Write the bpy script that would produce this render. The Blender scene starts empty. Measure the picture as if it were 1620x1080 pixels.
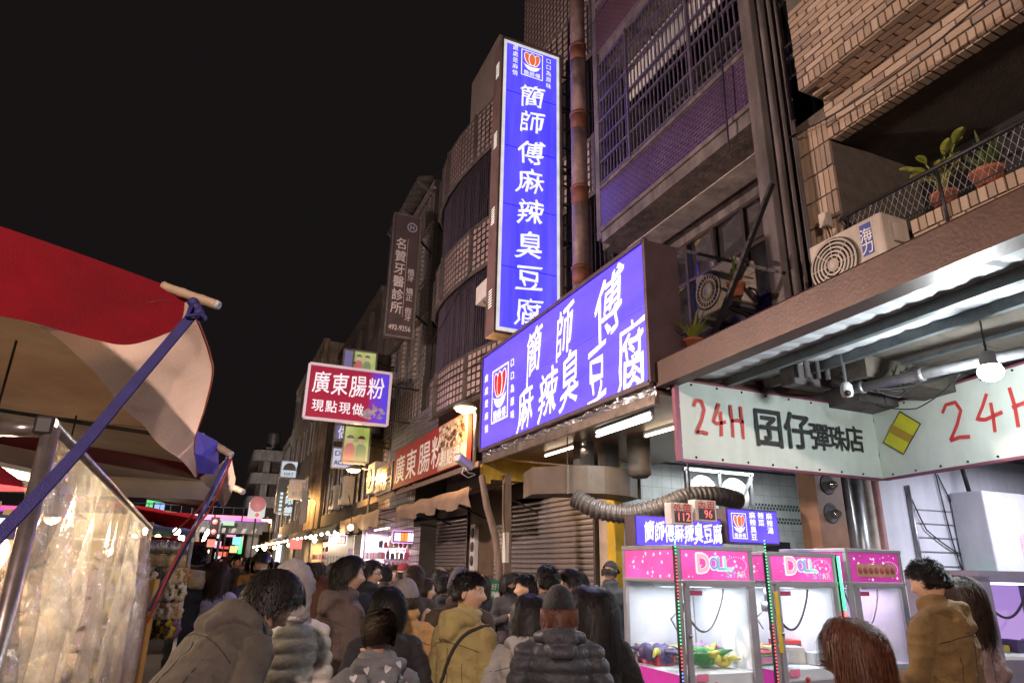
import bpy, bmesh, math, random
import numpy as np
from mathutils import Vector, Matrix, noise as mnoise
from mathutils.bvhtree import BVHTree

R = random.Random(7)
PI = math.pi
sc = bpy.context.scene
col = sc.collection

# ------------------------------------------------------------------ camera
# World: X to the right (towards the facades), Y along the street, Z up, metres.
FPX, CXP, CYP = 1040.0, 810.0, 540.0
_y = np.array([330 - CXP, -(885 - CYP), -FPX]); _y /= np.linalg.norm(_y)
_z = np.array([60.0, 3020.0, -FPX]); _z -= _y * (_z @ _y); _z /= np.linalg.norm(_z)
_x = np.cross(_y, _z)
CAMR = np.array([_x, _y, _z]); CAMC = np.array([0.0, 0.0, 1.7])
cam = bpy.data.cameras.new('camera'); camo = bpy.data.objects.new('camera', cam); col.objects.link(camo)
camo.matrix_world = Matrix.Translation(CAMC.tolist()) @ Matrix(CAMR.tolist()).to_4x4()
cam.sensor_width = 36.0; cam.lens = FPX / 1620 * 36.0; cam.clip_start = 0.05; cam.clip_end = 2000
sc.camera = camo

def at(u, v, X=None, Y=None, Z=None, D=None):
    """world point seen in direction (u, v) of the photo at a known X, Y, Z or distance"""
    d = CAMR @ np.array([u - CXP, -(v - CYP), -FPX])
    if X is not None: t = (X - CAMC[0]) / d[0]
    elif Y is not None: t = (Y - CAMC[1]) / d[1]
    elif Z is not None: t = (Z - CAMC[2]) / d[2]
    else: t = D / FPX
    p = CAMC + d * t
    return Vector((float(p[0]), float(p[1]), float(p[2])))

# ------------------------------------------------------------------ night sky, exposure
w = bpy.data.worlds.new('World'); sc.world = w; w.use_nodes = True
nt = w.node_tree; bg = nt.nodes['Background']
sky = nt.nodes.new('ShaderNodeTexSky'); sky.sky_type = 'NISHITA'; sky.sun_disc = False
sky.sun_elevation = math.radians(-6); sky.sun_rotation = math.radians(200)
tint = nt.nodes.new('ShaderNodeMix'); tint.data_type = 'RGBA'; tint.inputs[0].default_value = 0.97
nt.links.new(sky.outputs[0], tint.inputs[6]); tint.inputs[7].default_value = (0.0085, 0.0066, 0.0068, 1)
nt.links.new(tint.outputs[2], bg.inputs[0]); bg.inputs[1].default_value = 1.0
sc.view_settings.view_transform = 'Standard'; sc.view_settings.look = 'None'
sc.view_settings.exposure = 0.0; sc.view_settings.gamma = 1.0; sc.view_settings.use_curve_mapping = False
sc.render.engine = 'CYCLES'
sc.cycles.use_denoising = True
try: sc.cycles.denoiser = 'OPENIMAGEDENOISE'
except Exception: pass
sc.cycles.max_bounces = 6; sc.cycles.transparent_max_bounces = 16
sc.cycles.sample_clamp_indirect = 4.0
sc.cycles.use_light_tree = True
sc.cycles.caustics_reflective = False; sc.cycles.caustics_refractive = False

# ------------------------------------------------------------------ materials
MATS = {}
def mat(name, color=(.5, .5, .5), rough=.6, metal=0., var=.25, scale=6., bump=0., bscale=40., emis=None, estr=0., spec=.5, stretch=None, trans=0., sheen=0., streak=0.):
    """principled material whose colour is broken up by two noises, with fine relief"""
    if name in MATS: return MATS[name]
    m = bpy.data.materials.new(name); m.use_nodes = True; MATS[name] = m
    n = m.node_tree.nodes; l = m.node_tree.links; b = n['Principled BSDF']
    b.inputs['Roughness'].default_value = rough; b.inputs['Metallic'].default_value = metal
    b.inputs['Specular IOR Level'].default_value = spec
    if sheen: b.inputs['Sheen Weight'].default_value = sheen
    c = tuple(color) + (1,)
    tc = n.new('ShaderNodeTexCoord'); mp = n.new('ShaderNodeMapping'); l.new(tc.outputs['Object'], mp.inputs[0])
    if stretch: mp.inputs['Scale'].default_value = stretch
    if var > 0:
        nz = n.new('ShaderNodeTexNoise'); nz.inputs['Scale'].default_value = scale; nz.inputs['Detail'].default_value = 6; nz.inputs['Roughness'].default_value = .65
        l.new(mp.outputs[0], nz.inputs[0])
        rp = n.new('ShaderNodeValToRGB'); l.new(nz.outputs[0], rp.inputs[0])
        rp.color_ramp.elements[0].position = .3; rp.color_ramp.elements[1].position = .7
        rp.color_ramp.elements[0].color = tuple(x * (1 - var) for x in color) + (1,)
        rp.color_ramp.elements[1].color = tuple(min(1, x * (1 + var * .8)) for x in color) + (1,)
        out = rp.outputs[0]
        if streak > 0:   # grime that runs down
            mp2 = n.new('ShaderNodeMapping'); l.new(tc.outputs['Object'], mp2.inputs[0]); mp2.inputs['Scale'].default_value = (4, 4, .7)
            n2 = n.new('ShaderNodeTexNoise'); n2.inputs['Scale'].default_value = 1.5; n2.inputs['Detail'].default_value = 5; l.new(mp2.outputs[0], n2.inputs[0])
            r2 = n.new('ShaderNodeValToRGB'); r2.color_ramp.elements[0].position = .42; r2.color_ramp.elements[1].position = .62
            r2.color_ramp.elements[0].color = (0, 0, 0, 1); r2.color_ramp.elements[1].color = (streak * .7,) * 3 + (1,)
            l.new(n2.outputs[0], r2.inputs[0])
            mx = n.new('ShaderNodeMix'); mx.data_type = 'RGBA'; l.new(r2.outputs[0], mx.inputs[0]); l.new(out, mx.inputs[6]); mx.inputs[7].default_value = (.02, .016, .013, 1)
            out = mx.outputs[2]
        l.new(out, b.inputs['Base Color'])
        rr = n.new('ShaderNodeMapRange'); l.new(nz.outputs[0], rr.inputs[0]); rr.inputs[3].default_value = max(.03, rough - .12); rr.inputs[4].default_value = min(1, rough + .12)
        l.new(rr.outputs[0], b.inputs['Roughness'])
    else:
        b.inputs['Base Color'].default_value = c
    if bump:
        nb = n.new('ShaderNodeTexNoise'); nb.inputs['Scale'].default_value = bscale; nb.inputs['Detail'].default_value = 5; l.new(mp.outputs[0], nb.inputs[0])
        bp = n.new('ShaderNodeBump'); bp.inputs['Strength'].default_value = min(1, bump); bp.inputs['Distance'].default_value = .02
        l.new(nb.outputs[0], bp.inputs['Height']); l.new(bp.outputs[0], b.inputs['Normal'])
    if emis:
        b.inputs['Emission Color'].default_value = tuple(emis) + (1,); b.inputs['Emission Strength'].default_value = estr
    return m

def emit(name, color, s=1.0, base=(.3, .3, .3), var=0., scale=3., stretch=None):
    """a surface that gives off light: lamp, tube, lit sign face"""
    if name in MATS: return MATS[name]
    m = mat(name, base, .35, var=0, emis=color, estr=s)
    if var:
        n = m.node_tree.nodes; l = m.node_tree.links; b = n['Principled BSDF']
        tc = n.new('ShaderNodeTexCoord'); mp = n.new('ShaderNodeMapping'); l.new(tc.outputs['Object'], mp.inputs[0])
        if stretch: mp.inputs['Scale'].default_value = stretch
        nz = n.new('ShaderNodeTexNoise'); nz.inputs['Scale'].default_value = scale; nz.inputs['Detail'].default_value = 2; l.new(mp.outputs[0], nz.inputs[0])
        mr = n.new('ShaderNodeMapRange'); mr.inputs[1].default_value = .3; mr.inputs[2].default_value = .7; mr.inputs[3].default_value = s * (1 - var); mr.inputs[4].default_value = s * (1 + var)
        l.new(nz.outputs[0], mr.inputs[0]); l.new(mr.outputs[0], b.inputs['Emission Strength'])
    return m

def glass(name, tint=(.9, .95, 1), refl=.12, dirt=0., dirtcol=(.7, .7, .72)):
    """thin pane: see-through with a mirror layer and a film of dirt"""
    if name in MATS: return MATS[name]
    m = bpy.data.materials.new(name); m.use_nodes = True; MATS[name] = m
    n = m.node_tree.nodes; l = m.node_tree.links; n.remove(n['Principled BSDF']); out = n['Material Output']
    t = n.new('ShaderNodeBsdfTransparent'); t.inputs[0].default_value = tuple(tint) + (1,)
    g = n.new('ShaderNodeBsdfGlossy'); g.inputs['Roughness'].default_value = .04
    fr = n.new('ShaderNodeFresnel'); ge = n.new('ShaderNodeNewGeometry'); io = n.new('ShaderNodeMapRange'); io.inputs[3].default_value = 1.45; io.inputs[4].default_value = 1 / 1.45; l.new(ge.outputs['Backfacing'], io.inputs[0]); l.new(io.outputs[0], fr.inputs[0])
    ad = n.new('ShaderNodeMath'); ad.operation = 'MULTIPLY_ADD'; l.new(fr.outputs[0], ad.inputs[0]); ad.inputs[1].default_value = 1.0; ad.inputs[2].default_value = refl - .04; ad.use_clamp = True
    mx = n.new('ShaderNodeMixShader'); l.new(ad.outputs[0], mx.inputs[0]); l.new(t.outputs[0], mx.inputs[1]); l.new(g.outputs[0], mx.inputs[2])
    last = mx.outputs[0]
    if dirt:
        d = n.new('ShaderNodeBsdfDiffuse'); d.inputs[0].default_value = tuple(dirtcol) + (1,)
        nz = n.new('ShaderNodeTexNoise'); nz.inputs['Scale'].default_value = 5; nz.inputs['Detail'].default_value = 6
        tc = n.new('ShaderNodeTexCoord'); l.new(tc.outputs['Object'], nz.inputs[0])
        mr = n.new('ShaderNodeMapRange'); mr.inputs[1].default_value = .35; mr.inputs[2].default_value = .75; mr.inputs[3].default_value = dirt * .3; mr.inputs[4].default_value = dirt
        l.new(nz.outputs[0], mr.inputs[0])
        m2 = n.new('ShaderNodeMixShader'); l.new(mr.outputs[0], m2.inputs[0]); l.new(last, m2.inputs[1]); l.new(d.outputs[0], m2.inputs[2]); last = m2.outputs[0]
    l.new(last, out.inputs[0])
    return m

def tilemat(name, c1, c2, mortar, bw, bh, mort=.006, rough=.45, axes='YZ', offset=.5, var=.3, bump=.6):
    """small glazed wall tiles or far brickwork, laid in a bond"""
    if name in MATS: return MATS[name]
    m = mat(name, c1, rough, var=0)
    n = m.node_tree.nodes; l = m.node_tree.links; b = n['Principled BSDF']
    tc = n.new('ShaderNodeTexCoord'); sp = n.new('ShaderNodeSeparateXYZ'); cb = n.new('ShaderNodeCombineXYZ')
    l.new(tc.outputs['Object'], sp.inputs[0])
    if axes == 'XY+Z':
        a = n.new('ShaderNodeMath'); a.operation = 'ADD'; l.new(sp.outputs[0], a.inputs[0]); l.new(sp.outputs[1], a.inputs[1]); l.new(a.outputs[0], cb.inputs[0]); l.new(sp.outputs[2], cb.inputs[1])
    else:
        l.new(sp.outputs['XYZ'.index(axes[0])], cb.inputs[0]); l.new(sp.outputs['XYZ'.index(axes[1])], cb.inputs[1])
    br = n.new('ShaderNodeTexBrick'); l.new(cb.outputs[0], br.inputs[0])
    br.inputs['Color1'].default_value = tuple(c1) + (1,); br.inputs['Color2'].default_value = tuple(c2) + (1,); br.inputs['Mortar'].default_value = tuple(mortar) + (1,)
    br.inputs['Scale'].default_value = 1.0; br.inputs['Brick Width'].default_value = bw; br.inputs['Row Height'].default_value = bh; br.inputs['Mortar Size'].default_value = mort
    br.inputs['Mortar Smooth'].default_value = .2; br.offset = offset
    nz = n.new('ShaderNodeTexNoise'); nz.inputs['Scale'].default_value = 2.2; nz.inputs['Detail'].default_value = 7; l.new(tc.outputs['Object'], nz.inputs[0])
    mr = n.new('ShaderNodeMapRange'); mr.inputs[1].default_value = .3; mr.inputs[2].default_value = .7; mr.inputs[3].default_value = 1 - var; mr.inputs[4].default_value = 1 + var * .5; l.new(nz.outputs[0], mr.inputs[0])
    mx = n.new('ShaderNodeMix'); mx.data_type = 'RGBA'; mx.blend_type = 'MULTIPLY'; mx.inputs[0].default_value = 1; l.new(br.outputs[0], mx.inputs[6]); l.new(mr.outputs[0], mx.inputs[7])
    l.new(mx.outputs[2], b.inputs['Base Color'])
    bp = n.new('ShaderNodeBump'); bp.inputs['Strength'].default_value = bump; bp.inputs['Distance'].default_value = .01; bp.invert = True; l.new(br.outputs['Fac'], bp.inputs['Height']); l.new(bp.outputs[0], b.inputs['Normal'])
    return m

# ------------------------------------------------------------------ object helpers
def V(*a): return Vector(a)
class MB:
    """collects shapes; build() links them as ONE mesh object"""
    def __init__(s): s.v = []; s.f = []; s.m = []; s.sm = []
    def add(s, vs, fs, mi=0, smooth=False):
        o = len(s.v); s.v += [tuple(p) for p in vs]
        for f in fs: s.f.append(tuple(i + o for i in f)); s.m.append(mi); s.sm.append(smooth)
        return s
    def box(s, lo, hi, mi=0, M=None):
        x0, y0, z0 = lo; x1, y1, z1 = hi
        vs = [V(x, y, z) for x in (x0, x1) for y in (y0, y1) for z in (z0, z1)]
        if M is not None: vs = [M @ p for p in vs]
        return s.add(vs, [(0, 1, 3, 2), (4, 6, 7, 5), (0, 4, 5, 1), (2, 3, 7, 6), (0, 2, 6, 4), (1, 5, 7, 3)], mi)
    def bbox(s, lo, hi, b=.01, mi=0, M=None):
        """box with chamfered edges"""
        bm = bmesh.new(); bmesh.ops.create_cube(bm, size=1)
        for v in bm.verts: v.co = V(*[(lo[i] + hi[i]) / 2 + v.co[i] * (hi[i] - lo[i]) for i in range(3)])
        bmesh.ops.bevel(bm, geom=bm.edges[:], offset=b, segments=2, affect='EDGES', profile=.5)
        vs = [v.co.copy() for v in bm.verts]; bm.verts.index_update()
        fs = [tuple(v.index for v in f.verts) for f in bm.faces]; bm.free()
        if M is not None: vs = [M @ p for p in vs]
        return s.add(vs, fs, mi)
    def bar(s, a, b, wx, wz=None, mi=0, up=(0, 0, 1)):
        """rectangular bar from a to b"""
        a = V(*a); b = V(*b); d = (b - a); L = d.length; d.normalize(); u = V(*up)
        if abs(d.dot(u)) > .98: u = V(0, 1, 0)
        r = d.cross(u).normalized(); u = r.cross(d); wz = wz or wx
        vs = []
        for p in (a, b):
            for sx, sz in ((-1, -1), (1, -1), (1, 1), (-1, 1)): vs.append(p + r * (sx * wx / 2) + u * (sz * wz / 2))
        return s.add(vs, [(3, 2, 1, 0), (4, 5, 6, 7), (0, 1, 5, 4), (1, 2, 6, 5), (2, 3, 7, 6), (3, 0, 4, 7)], mi)
    def tube(s, pts, r, seg=8, mi=0, caps=True, smooth=True):
        pts = [V(*p) for p in pts]; n = len(pts); rs = r if isinstance(r, (list, tuple)) else [r] * n
        vs = []; prev = None
        for i, p in enumerate(pts):
            d = (pts[min(i + 1, n - 1)] - pts[max(i - 1, 0)]).normalized()
            if prev is None:
                u = V(0, 0, 1) if abs(d.z) < .9 else V(1, 0, 0)
                a = d.cross(u).normalized()
            else:
                a = (prev - d * prev.dot(d)).normalized()
            prev = a; b = d.cross(a)
            for k in range(seg):
                t = 2 * PI * k / seg; vs.append(p + (a * math.cos(t) + b * math.sin(t)) * rs[i])
        fs = [(i * seg + k, i * seg + (k + 1) % seg, (i + 1) * seg + (k + 1) % seg, (i + 1) * seg + k) for i in range(n - 1) for k in range(seg)]
        s.add(vs, fs, mi, smooth)
        if caps:
            o = len(s.v) - len(vs)
            s.f.append(tuple(o + k for k in reversed(range(seg)))); s.m.append(mi); s.sm.append(False)
            s.f.append(tuple(o + (n - 1) * seg + k for k in range(seg))); s.m.append(mi); s.sm.append(False)
        return s
    def lathe(s, prof, c=(0, 0, 0), seg=16, axis='Z', mi=0, smooth=True, M=None):
        """prof: list of (radius, height)"""
        vs = []; c = V(*c)
        for r, h in prof:
            for k in range(seg):
                t = 2 * PI * k / seg; x, y = r * math.cos(t), r * math.sin(t)
                p = V(x, y, h) if axis == 'Z' else (V(h, x, y) if axis == 'X' else V(x, h, y))
                vs.append((M @ p if M is not None else p) + c)
        fs = [(i * seg + k, i * seg + (k + 1) % seg, (i + 1) * seg + (k + 1) % seg, (i + 1) * seg + k) for i in range(len(prof) - 1) for k in range(seg)]
        return s.add(vs, fs, mi, smooth)
    def grid(s, P, mi=0, smooth=True, fm=None, closed=False):
        """P[i][j] points"""
        n = len(P); k = len(P[0]); vs = [p for row in P for p in row]
        o = len(s.v); s.v += [tuple(p) for p in vs]
        for i in range(n - 1):
            for j in range(k if closed else k - 1):
                j2 = (j + 1) % k
                s.f.append((o + i * k + j, o + i * k + j2, o + (i + 1) * k + j2, o + (i + 1) * k + j)); s.m.append(fm(i, j) if fm else mi); s.sm.append(smooth)
        return s
    def poly(s, pts, mi=0): return s.add(pts, [tuple(range(len(pts)))], mi)
    def prism(s, pts, d, mi=0):
        """polygon pushed along vector d"""
        n = len(pts); d = V(*d); a = [V(*p) for p in pts]; b = [p + d for p in a]
        return s.add(a + b, [tuple(reversed(range(n))), tuple(range(n, 2 * n))] + [(i, (i + 1) % n, n + (i + 1) % n, n + i) for i in range(n)], mi)
    def ball(s, c, r, seg=12, rings=8, mi=0, M=None):
        r = r if isinstance(r, (tuple, list)) else (r, r, r); c = V(*c); P = []
        for i in range(rings + 1):
            t = PI * i / rings; row = []
            for k in range(seg):
                f = 2 * PI * k / seg
                p = V(r[0] * math.sin(t) * math.cos(f), r[1] * math.sin(t) * math.sin(f), -r[2] * math.cos(t))
                row.append((M @ p if M is not None else p) + c)
            P.append(row)
        return s.grid(P, mi, True, closed=True)
    def build(s, name, mats, parent=None, world=True):
        me = bpy.data.meshes.new(name)
        vs = s.v
        root = parent
        while root is not None and root.parent is not None: root = root.parent
        if root is not None and world and root.location.length > 0:
            L = root.location; vs = [(p[0] - L.x, p[1] - L.y, p[2] - L.z) for p in vs]
        me.from_pydata(vs, [], s.f); me.validate(verbose=False)
        if not isinstance(mats, (list, tuple)): mats = [mats]
        for m in mats: me.materials.append(m)
        if len(me.polygons) == len(s.m):
            me.polygons.foreach_set('material_index', s.m); me.polygons.foreach_set('use_smooth', s.sm)
        me.update()
        o = bpy.data.objects.new(name, me); col.objects.link(o)
        if parent is not None: o.parent = parent
        return o

def tag(o, label, cat, group=None, kind=None):
    if label: o['label'] = label
    if cat: o['category'] = cat
    if group: o['group'] = group
    if kind: o['kind'] = kind
    return o
def thing(name, label, cat, loc=(0, 0, 0), rotz=0, group=None):
    o = bpy.data.objects.new(name, None); col.objects.link(o); o.location = loc; o.rotation_euler = (0, 0, rotz)
    o.empty_display_size = .1
    return tag(o, label, cat, group)
def copy_tree(o, parent=None):
    c = o.copy(); col.objects.link(c); c.parent = parent
    for ch in list(o.children): copy_tree(ch, c)
    return c
def piece(name, me, parent, M):
    """one more object that shares mesh data"""
    o = bpy.data.objects.new(name, me); col.objects.link(o); o.parent = parent; o.matrix_local = M
    return o
def lamp(name, loc, power, color, size=.08, parent=None, kind='POINT', rot=None, spot=None):
    L = bpy.data.lights.new(name, kind); L.energy = power; L.color = color
    if kind in ('POINT', 'SPOT'): L.shadow_soft_size = size
    if kind == 'SPOT': L.spot_size = math.radians(spot); L.spot_blend = .6
    if kind == 'AREA': L.shape = 'RECTANGLE'; L.size, L.size_y = size
    o = bpy.data.objects.new(name, L); col.objects.link(o); o.location = loc
    if rot: o.rotation_euler = rot
    if parent is not None:
        root = parent
        while root.parent is not None: root = root.parent
        o.parent = parent; o.location = V(*loc) - root.location
    return o

# ------------------------------------------------------------------ lettering
GL = {}
_fc = bpy.data.curves.new('glyph', 'FONT'); _fo = bpy.data.objects.new('glyph', _fc); col.objects.link(_fo)
def glyph(body, bold=0.0):
    """outline of a character (or a short line) as flat faces, em size 1"""
    k = (body, bold)
    if k in GL: return GL[k]
    _fc.body = body; _fc.offset = bold; _fc.size = 1; _fc.resolution_u = 3
    bpy.context.view_layer.update()
    me = bpy.data.meshes.new_from_object(_fo.evaluated_get(bpy.context.evaluated_depsgraph_get()))
    vs = [(v.co.x, v.co.y) for v in me.vertices]; fs = [tuple(p.vertices) for p in me.polygons]
    bpy.data.meshes.remove(me)
    x0 = min(v[0] for v in vs); x1 = max(v[0] for v in vs); y0 = min(v[1] for v in vs); y1 = max(v[1] for v in vs)
    GL[k] = (vs, fs, (x0, x1, y0, y1))
    return GL[k]
def write(mb, body, c, right, up, w, h, bold=0., shear=0., brush=0., mi=0, rot=0.):
    """put body centred on c in a box w x h; brush makes the strokes swell and taper as with a writing brush"""
    vs, fs, (x0, x1, y0, y1) = glyph(body, 0.0)
    if len(body) == 1 and ord(body) > 0x2e80:
        # CJK sits in its own square
        x0, x1, y0, y1 = .04, .96, -.08, .84
    c = V(*c); right = V(*right); up = V(*up); out = []
    sd = (ord(body[0]) * 13) % 97
    for x, y in vs:
        a = (x - (x0 + x1) / 2) / (x1 - x0); b = (y - (y0 + y1) / 2) / (y1 - y0)
        if brush:
            a += brush * .5 * math.sin(7 * b + sd) * .12 + brush * .05 * math.sin(13 * b + 9 * a + sd); b += brush * (.22 * a * abs(a) + .05 * math.sin(6 * a + sd) + .03 * math.sin(17 * a + 5 * b)) + brush * .12 * a
        a += shear * b
        if rot: a, b = a * math.cos(rot) - b * math.sin(rot), a * math.sin(rot) + b * math.cos(rot)
        out.append(c + right * (a * w) + up * (b * h))
    # heavier strokes: the outline is stamped a few times with a small shift
    nrm = right.cross(up).normalized(); bs = bold * 1.1
    st = [(0, 0)] if bold < .003 else [(math.cos(t) * bs, math.sin(t) * bs) for t in ((.6, 2.2, 3.8, 5.4) if bold < .015 else (.4, 1.3, 2.3, 3.4, 4.4, 5.4))]
    for k, (sx, sy) in enumerate(st):
        mb.add([p + right * (sx * w) + up * (sy * h) + nrm * (.0004 * k) for p in out], fs, mi)
    return mb
# ================================================================== the ground
M_asphalt = mat('asphalt', (.05, .048, .05), .75, var=.35, scale=2.5, bump=.6, bscale=60)
g = MB()
g.grid([[(-150 + 300 * i / 12, -60 + 360 * j / 12, 0) for j in range(13)] for i in range(13)], smooth=False)
tag(g.build('road', M_asphalt), None, None, kind='structure')

# ================================================================== shared building materials
M_conc = mat('stained_concrete', (.13, .11, .11), .85, var=.4, scale=2.2, bump=.5, bscale=18, streak=.7)
M_conc_d = mat('dark_concrete', (.09, .08, .08), .9, var=.4, scale=2, bump=.4, bscale=15, streak=.5)
M_cream = mat('cream_tile_joint', (.09, .075, .06), .9, var=.3, scale=9, bump=.4)
M_brick = [mat('tan_brick_%d' % i, c, .55, var=.28, scale=14, bump=.35, bscale=60) for i, c in enumerate([(.37, .27, .19), (.31, .23, .165), (.42, .32, .235), (.25, .185, .14)])]
M_purple = tilemat('purple_glazed_tile', (.06, .028, .075), (.042, .02, .055), (.11, .095, .12), .11, .055, .006, .3, 'YZ', bump=.7)
M_purple2 = tilemat('maroon_glazed_tile', (.075, .025, .045), (.06, .022, .04), (.14, .12, .13), .11, .055, .006, .3, 'YZ')
M_gridtile = tilemat('pink_grid_tile', (.46, .36, .36), (.40, .31, .31), (.035, .03, .03), .17, .17, .028, .4, 'XY+Z', offset=0)
M_iron = mat('dark_iron', (.035, .032, .035), .5, .6, var=.3, scale=10)
M_rustyiron = mat('painted_iron_grille', (.12, .10, .15), .5, .4, var=.4, scale=12)
M_alu = mat('aluminium', (.42, .42, .43), .38, .85, var=.2, scale=8)
M_aludark = mat('bronze_aluminium', (.07, .055, .05), .4, .6, var=.25, scale=8)
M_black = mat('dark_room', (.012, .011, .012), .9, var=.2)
M_wpaint = mat('white_paint', (.62, .61, .60), .55, var=.12, scale=3, bump=.15, bscale=25, streak=.12)
M_galv = mat('galvanised_steel', (.33, .33, .34), .42, .8, var=.3, scale=7)
G_dark = glass('dark_window_glass', (.25, .27, .32), .28, dirt=.05); G_mirror = glass('reflecting_window_glass', (.2, .22, .28), .55, dirt=.04)
G_clear = glass('clear_glass', (.95, .97, .98), .07)

# ================================================================== brick building at the right
BB = thing('brick_building', 'tan brick building with a recessed plant balcony above the metal awning', 'building', (5.2, 2.0, 0))
b = MB()
b.box((5.24, -6, 3.6), (12, 3.33, 4.63))          # floor and parapet core
b.box((6.7, -6, 4.48), (12, 4.40, 6.45)); b.box((5.30, 3.34, 3.6), (6.7, 4.36, 4.36))
b.box((5.24, -6, 5.95), (6.7, 3.99, 6.30))
b.box((4.84, -6, 6.36), (12, 3.94, 9.5)); b.box((5.0, -6, 9.5), (12, 3.94, 11))
b.box((5.24, 3.99, 3.4), (6.7, 4.38, 6.34))
b.build('wall', M_cream, BB)
b = MB(); b.box((6.55, -5, 4.48), (6.69, 3.98, 5.94)); b.build('balcony_back_wall', M_black, BB)
b = MB(); b.box((6.30, 2.25, 4.48), (6.42, 2.62, 5.7)); b.build('door_panel', M_conc, BB)

bricks = []     # (centre, size, which face)
def wallx(X, y0, y1, z0, bw, bh, rows, soldier_bottom=False, soldier_top=False, dep=.035, out=-1):
    z = z0
    def soldier():
        y = y1
        while y - .07 > y0:
            bricks.append(((X + out * dep / 2 - out * .012, y - .031, z + .064), (dep, .058, .124))); y -= .072
    if soldier_bottom: soldier(); z += .137
    for r in range(rows):
        y = y1 - (0 if r % 2 else bw / 2) + .0
        if r % 2 == 0: bricks.append(((X + out * dep / 2 - out * .012, y1 - bw / 4 + .004, z + bh / 2), (dep, bw / 2 - .014, bh - .013)))
        while y - bw > y0:
            bricks.append(((X + out * dep / 2 - out * .012, y - bw / 2, z + bh / 2), (dep, bw - .014, bh - .013))); y -= bw
        z += bh
    if soldier_top: soldier()
wallx(5.24, 1.55, 3.98, 5.93, .23, .088, 4, True)                     # lintel
wallx(4.84, 1.75, 3.93, 6.345, .23, .072, 12, True)                   # storey above
wallx(5.24, 1.55, 3.32, 4.16, .23, .088, 4, False, True)              # parapet
for k in range(34):                                                    # undersides of the lintel and of the storey above
    y = 3.96 - k * .072
    bricks.append(((5.305, y - .031, 5.936), (.12, .058, .03)))
for r in range(5):
    y = 3.92 - (.115 if r % 2 else 0)
    while y - .23 > 1.6:
        bricks.append(((4.875 + r * .073, y - .115, 6.352), (.06, .216, .03))); y -= .23
for r in range(9):                                                     # pier: tall upright bricks
    for k in range(6):
        bricks.append(((5.24, 4.345 - k * .066, 3.75 + r * .29), (.035, .054, .278)))
unit = []
for m in M_brick:
    bm = bmesh.new(); bmesh.ops.create_cube(bm, size=1); me = bpy.data.meshes.new('brick'); bm.to_mesh(me); bm.free(); me.materials.append(m); unit.append(me)
def vis(c):
    p = CAMR.T @ (np.array(c) - CAMC); u = CXP + FPX * p[0] / -p[2]; v = CYP - FPX * p[1] / -p[2]
    return (-20 < u < 1640 and -20 < v < 1100), -p[2]
bricks = [(c, s) + vis(c) for c, s in bricks]
shown = sorted([q for q in bricks if q[2]], key=lambda q: q[3] / math.sqrt(q[1][1] * max(q[1][2], q[1][0])))[:300]
rest = [q for q in bricks if q not in shown]
L0 = BB.location
for c, s, _, _ in shown:
    j = R.choice((0, 0, 0, 1, 1, 2, 2, 3)); c2 = V(*c) - L0 + V(R.uniform(-.004, .004), R.uniform(-.002, .002), R.uniform(-.002, .002))
    piece('brick', unit[j], BB, Matrix.Translation(c2) @ Matrix.Rotation(R.uniform(-.012, .012), 4, 'X') @ Matrix.Diagonal((s[0], s[1] * R.uniform(.97, 1), s[2] * R.uniform(.96, 1), 1)))
if rest:
    b = MB()
    for c, s, _, _ in rest:
        b.box([c[i] - s[i] / 2 for i in range(3)], [c[i] + s[i] / 2 for i in range(3)], R.randrange(4))
    o = b.build('brickwork', M_brick, BB); o['kind'] = 'stuff'
b = MB(); b.tube([(5.2, 3.97, 4.99), (5.2, 1.2, 4.99)], .022); b.tube([(5.2, 3.97, 4.68), (5.2, 1.2, 4.68)], .008, 6)
for y in (3.9, 3.0, 2.1): b.tube([(5.2, y, 4.4), (5.2, y, 5.0)], .016, 6)
b.build('railing', M_iron, BB)
b = MB()
for k in range(60):
    y = 3.97 - k * .06
    b.tube([(5.2, y, 4.66), (5.2, y - .16, 4.98)], .0025, 4, caps=False); b.tube([(5.2, y - .16, 4.66), (5.2, y, 4.98)], .0025, 4, caps=False)
b.build('wire_mesh', M_galv, BB)

# ================================================================== purple-tiled building in the middle
PB = thing('purple_building', 'grimy purple-tiled building with barred balcony beside the tall blue sign', 'building', (5.2, 6.6, 0))
b = MB()
b.box((6.42, 4.72, 3.42), (12, 8.62, 15))                                    # core
b.box((6.02, 4.72, 6.45), (6.4, 8.62, 6.74)); b.box((6.02, 4.72, 3.42), (6.4, 8.62, 5.03))
b.box((5.35, 8.08, 6.78), (6.4, 8.62, 15)); b.box((6.02, 8.09, 5.03), (6.4, 8.62, 6.44)); b.box((6.02, 7.92, 5.03), (6.4, 8.08, 6.45)); b.box((6.02, 4.72, 5.03), (6.4, 5.44, 6.45))
b.box((5.0, 4.74, 6.60), (6.4, 8.08, 6.775)); b.box((5.05, 4.74, 10.12), (6.4, 8.08, 10.34)); b.box((5.05, 4.74, 13.6), (6.4, 8.08, 13.8))
b.build('wall', M_conc, PB)
for lo_, hi_ in (((4.92, 4.52, 3.42), (5.42, 4.70, 15)), ((5.0, 8.1, 6.7), (5.34, 8.24, 15))):
    b = MB(); b.bbox(lo_, hi_, .015); b.build('column', M_conc, PB)
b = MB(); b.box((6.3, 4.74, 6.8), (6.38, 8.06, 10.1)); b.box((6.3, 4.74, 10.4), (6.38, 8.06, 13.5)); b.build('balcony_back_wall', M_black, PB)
b = MB(); b.box((5.0, 4.74, 6.84), (5.12, 8.08, 7.55)); b.build('balcony_parapet', M_purple, PB)
b = MB(); b.bbox((4.96, 4.73, 6.775), (5.14, 8.08, 6.84), .01); b.bbox((4.97, 4.73, 7.55), (5.15, 8.08, 7.62), .01); b.build('parapet_ledge', M_conc, PB)
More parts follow.
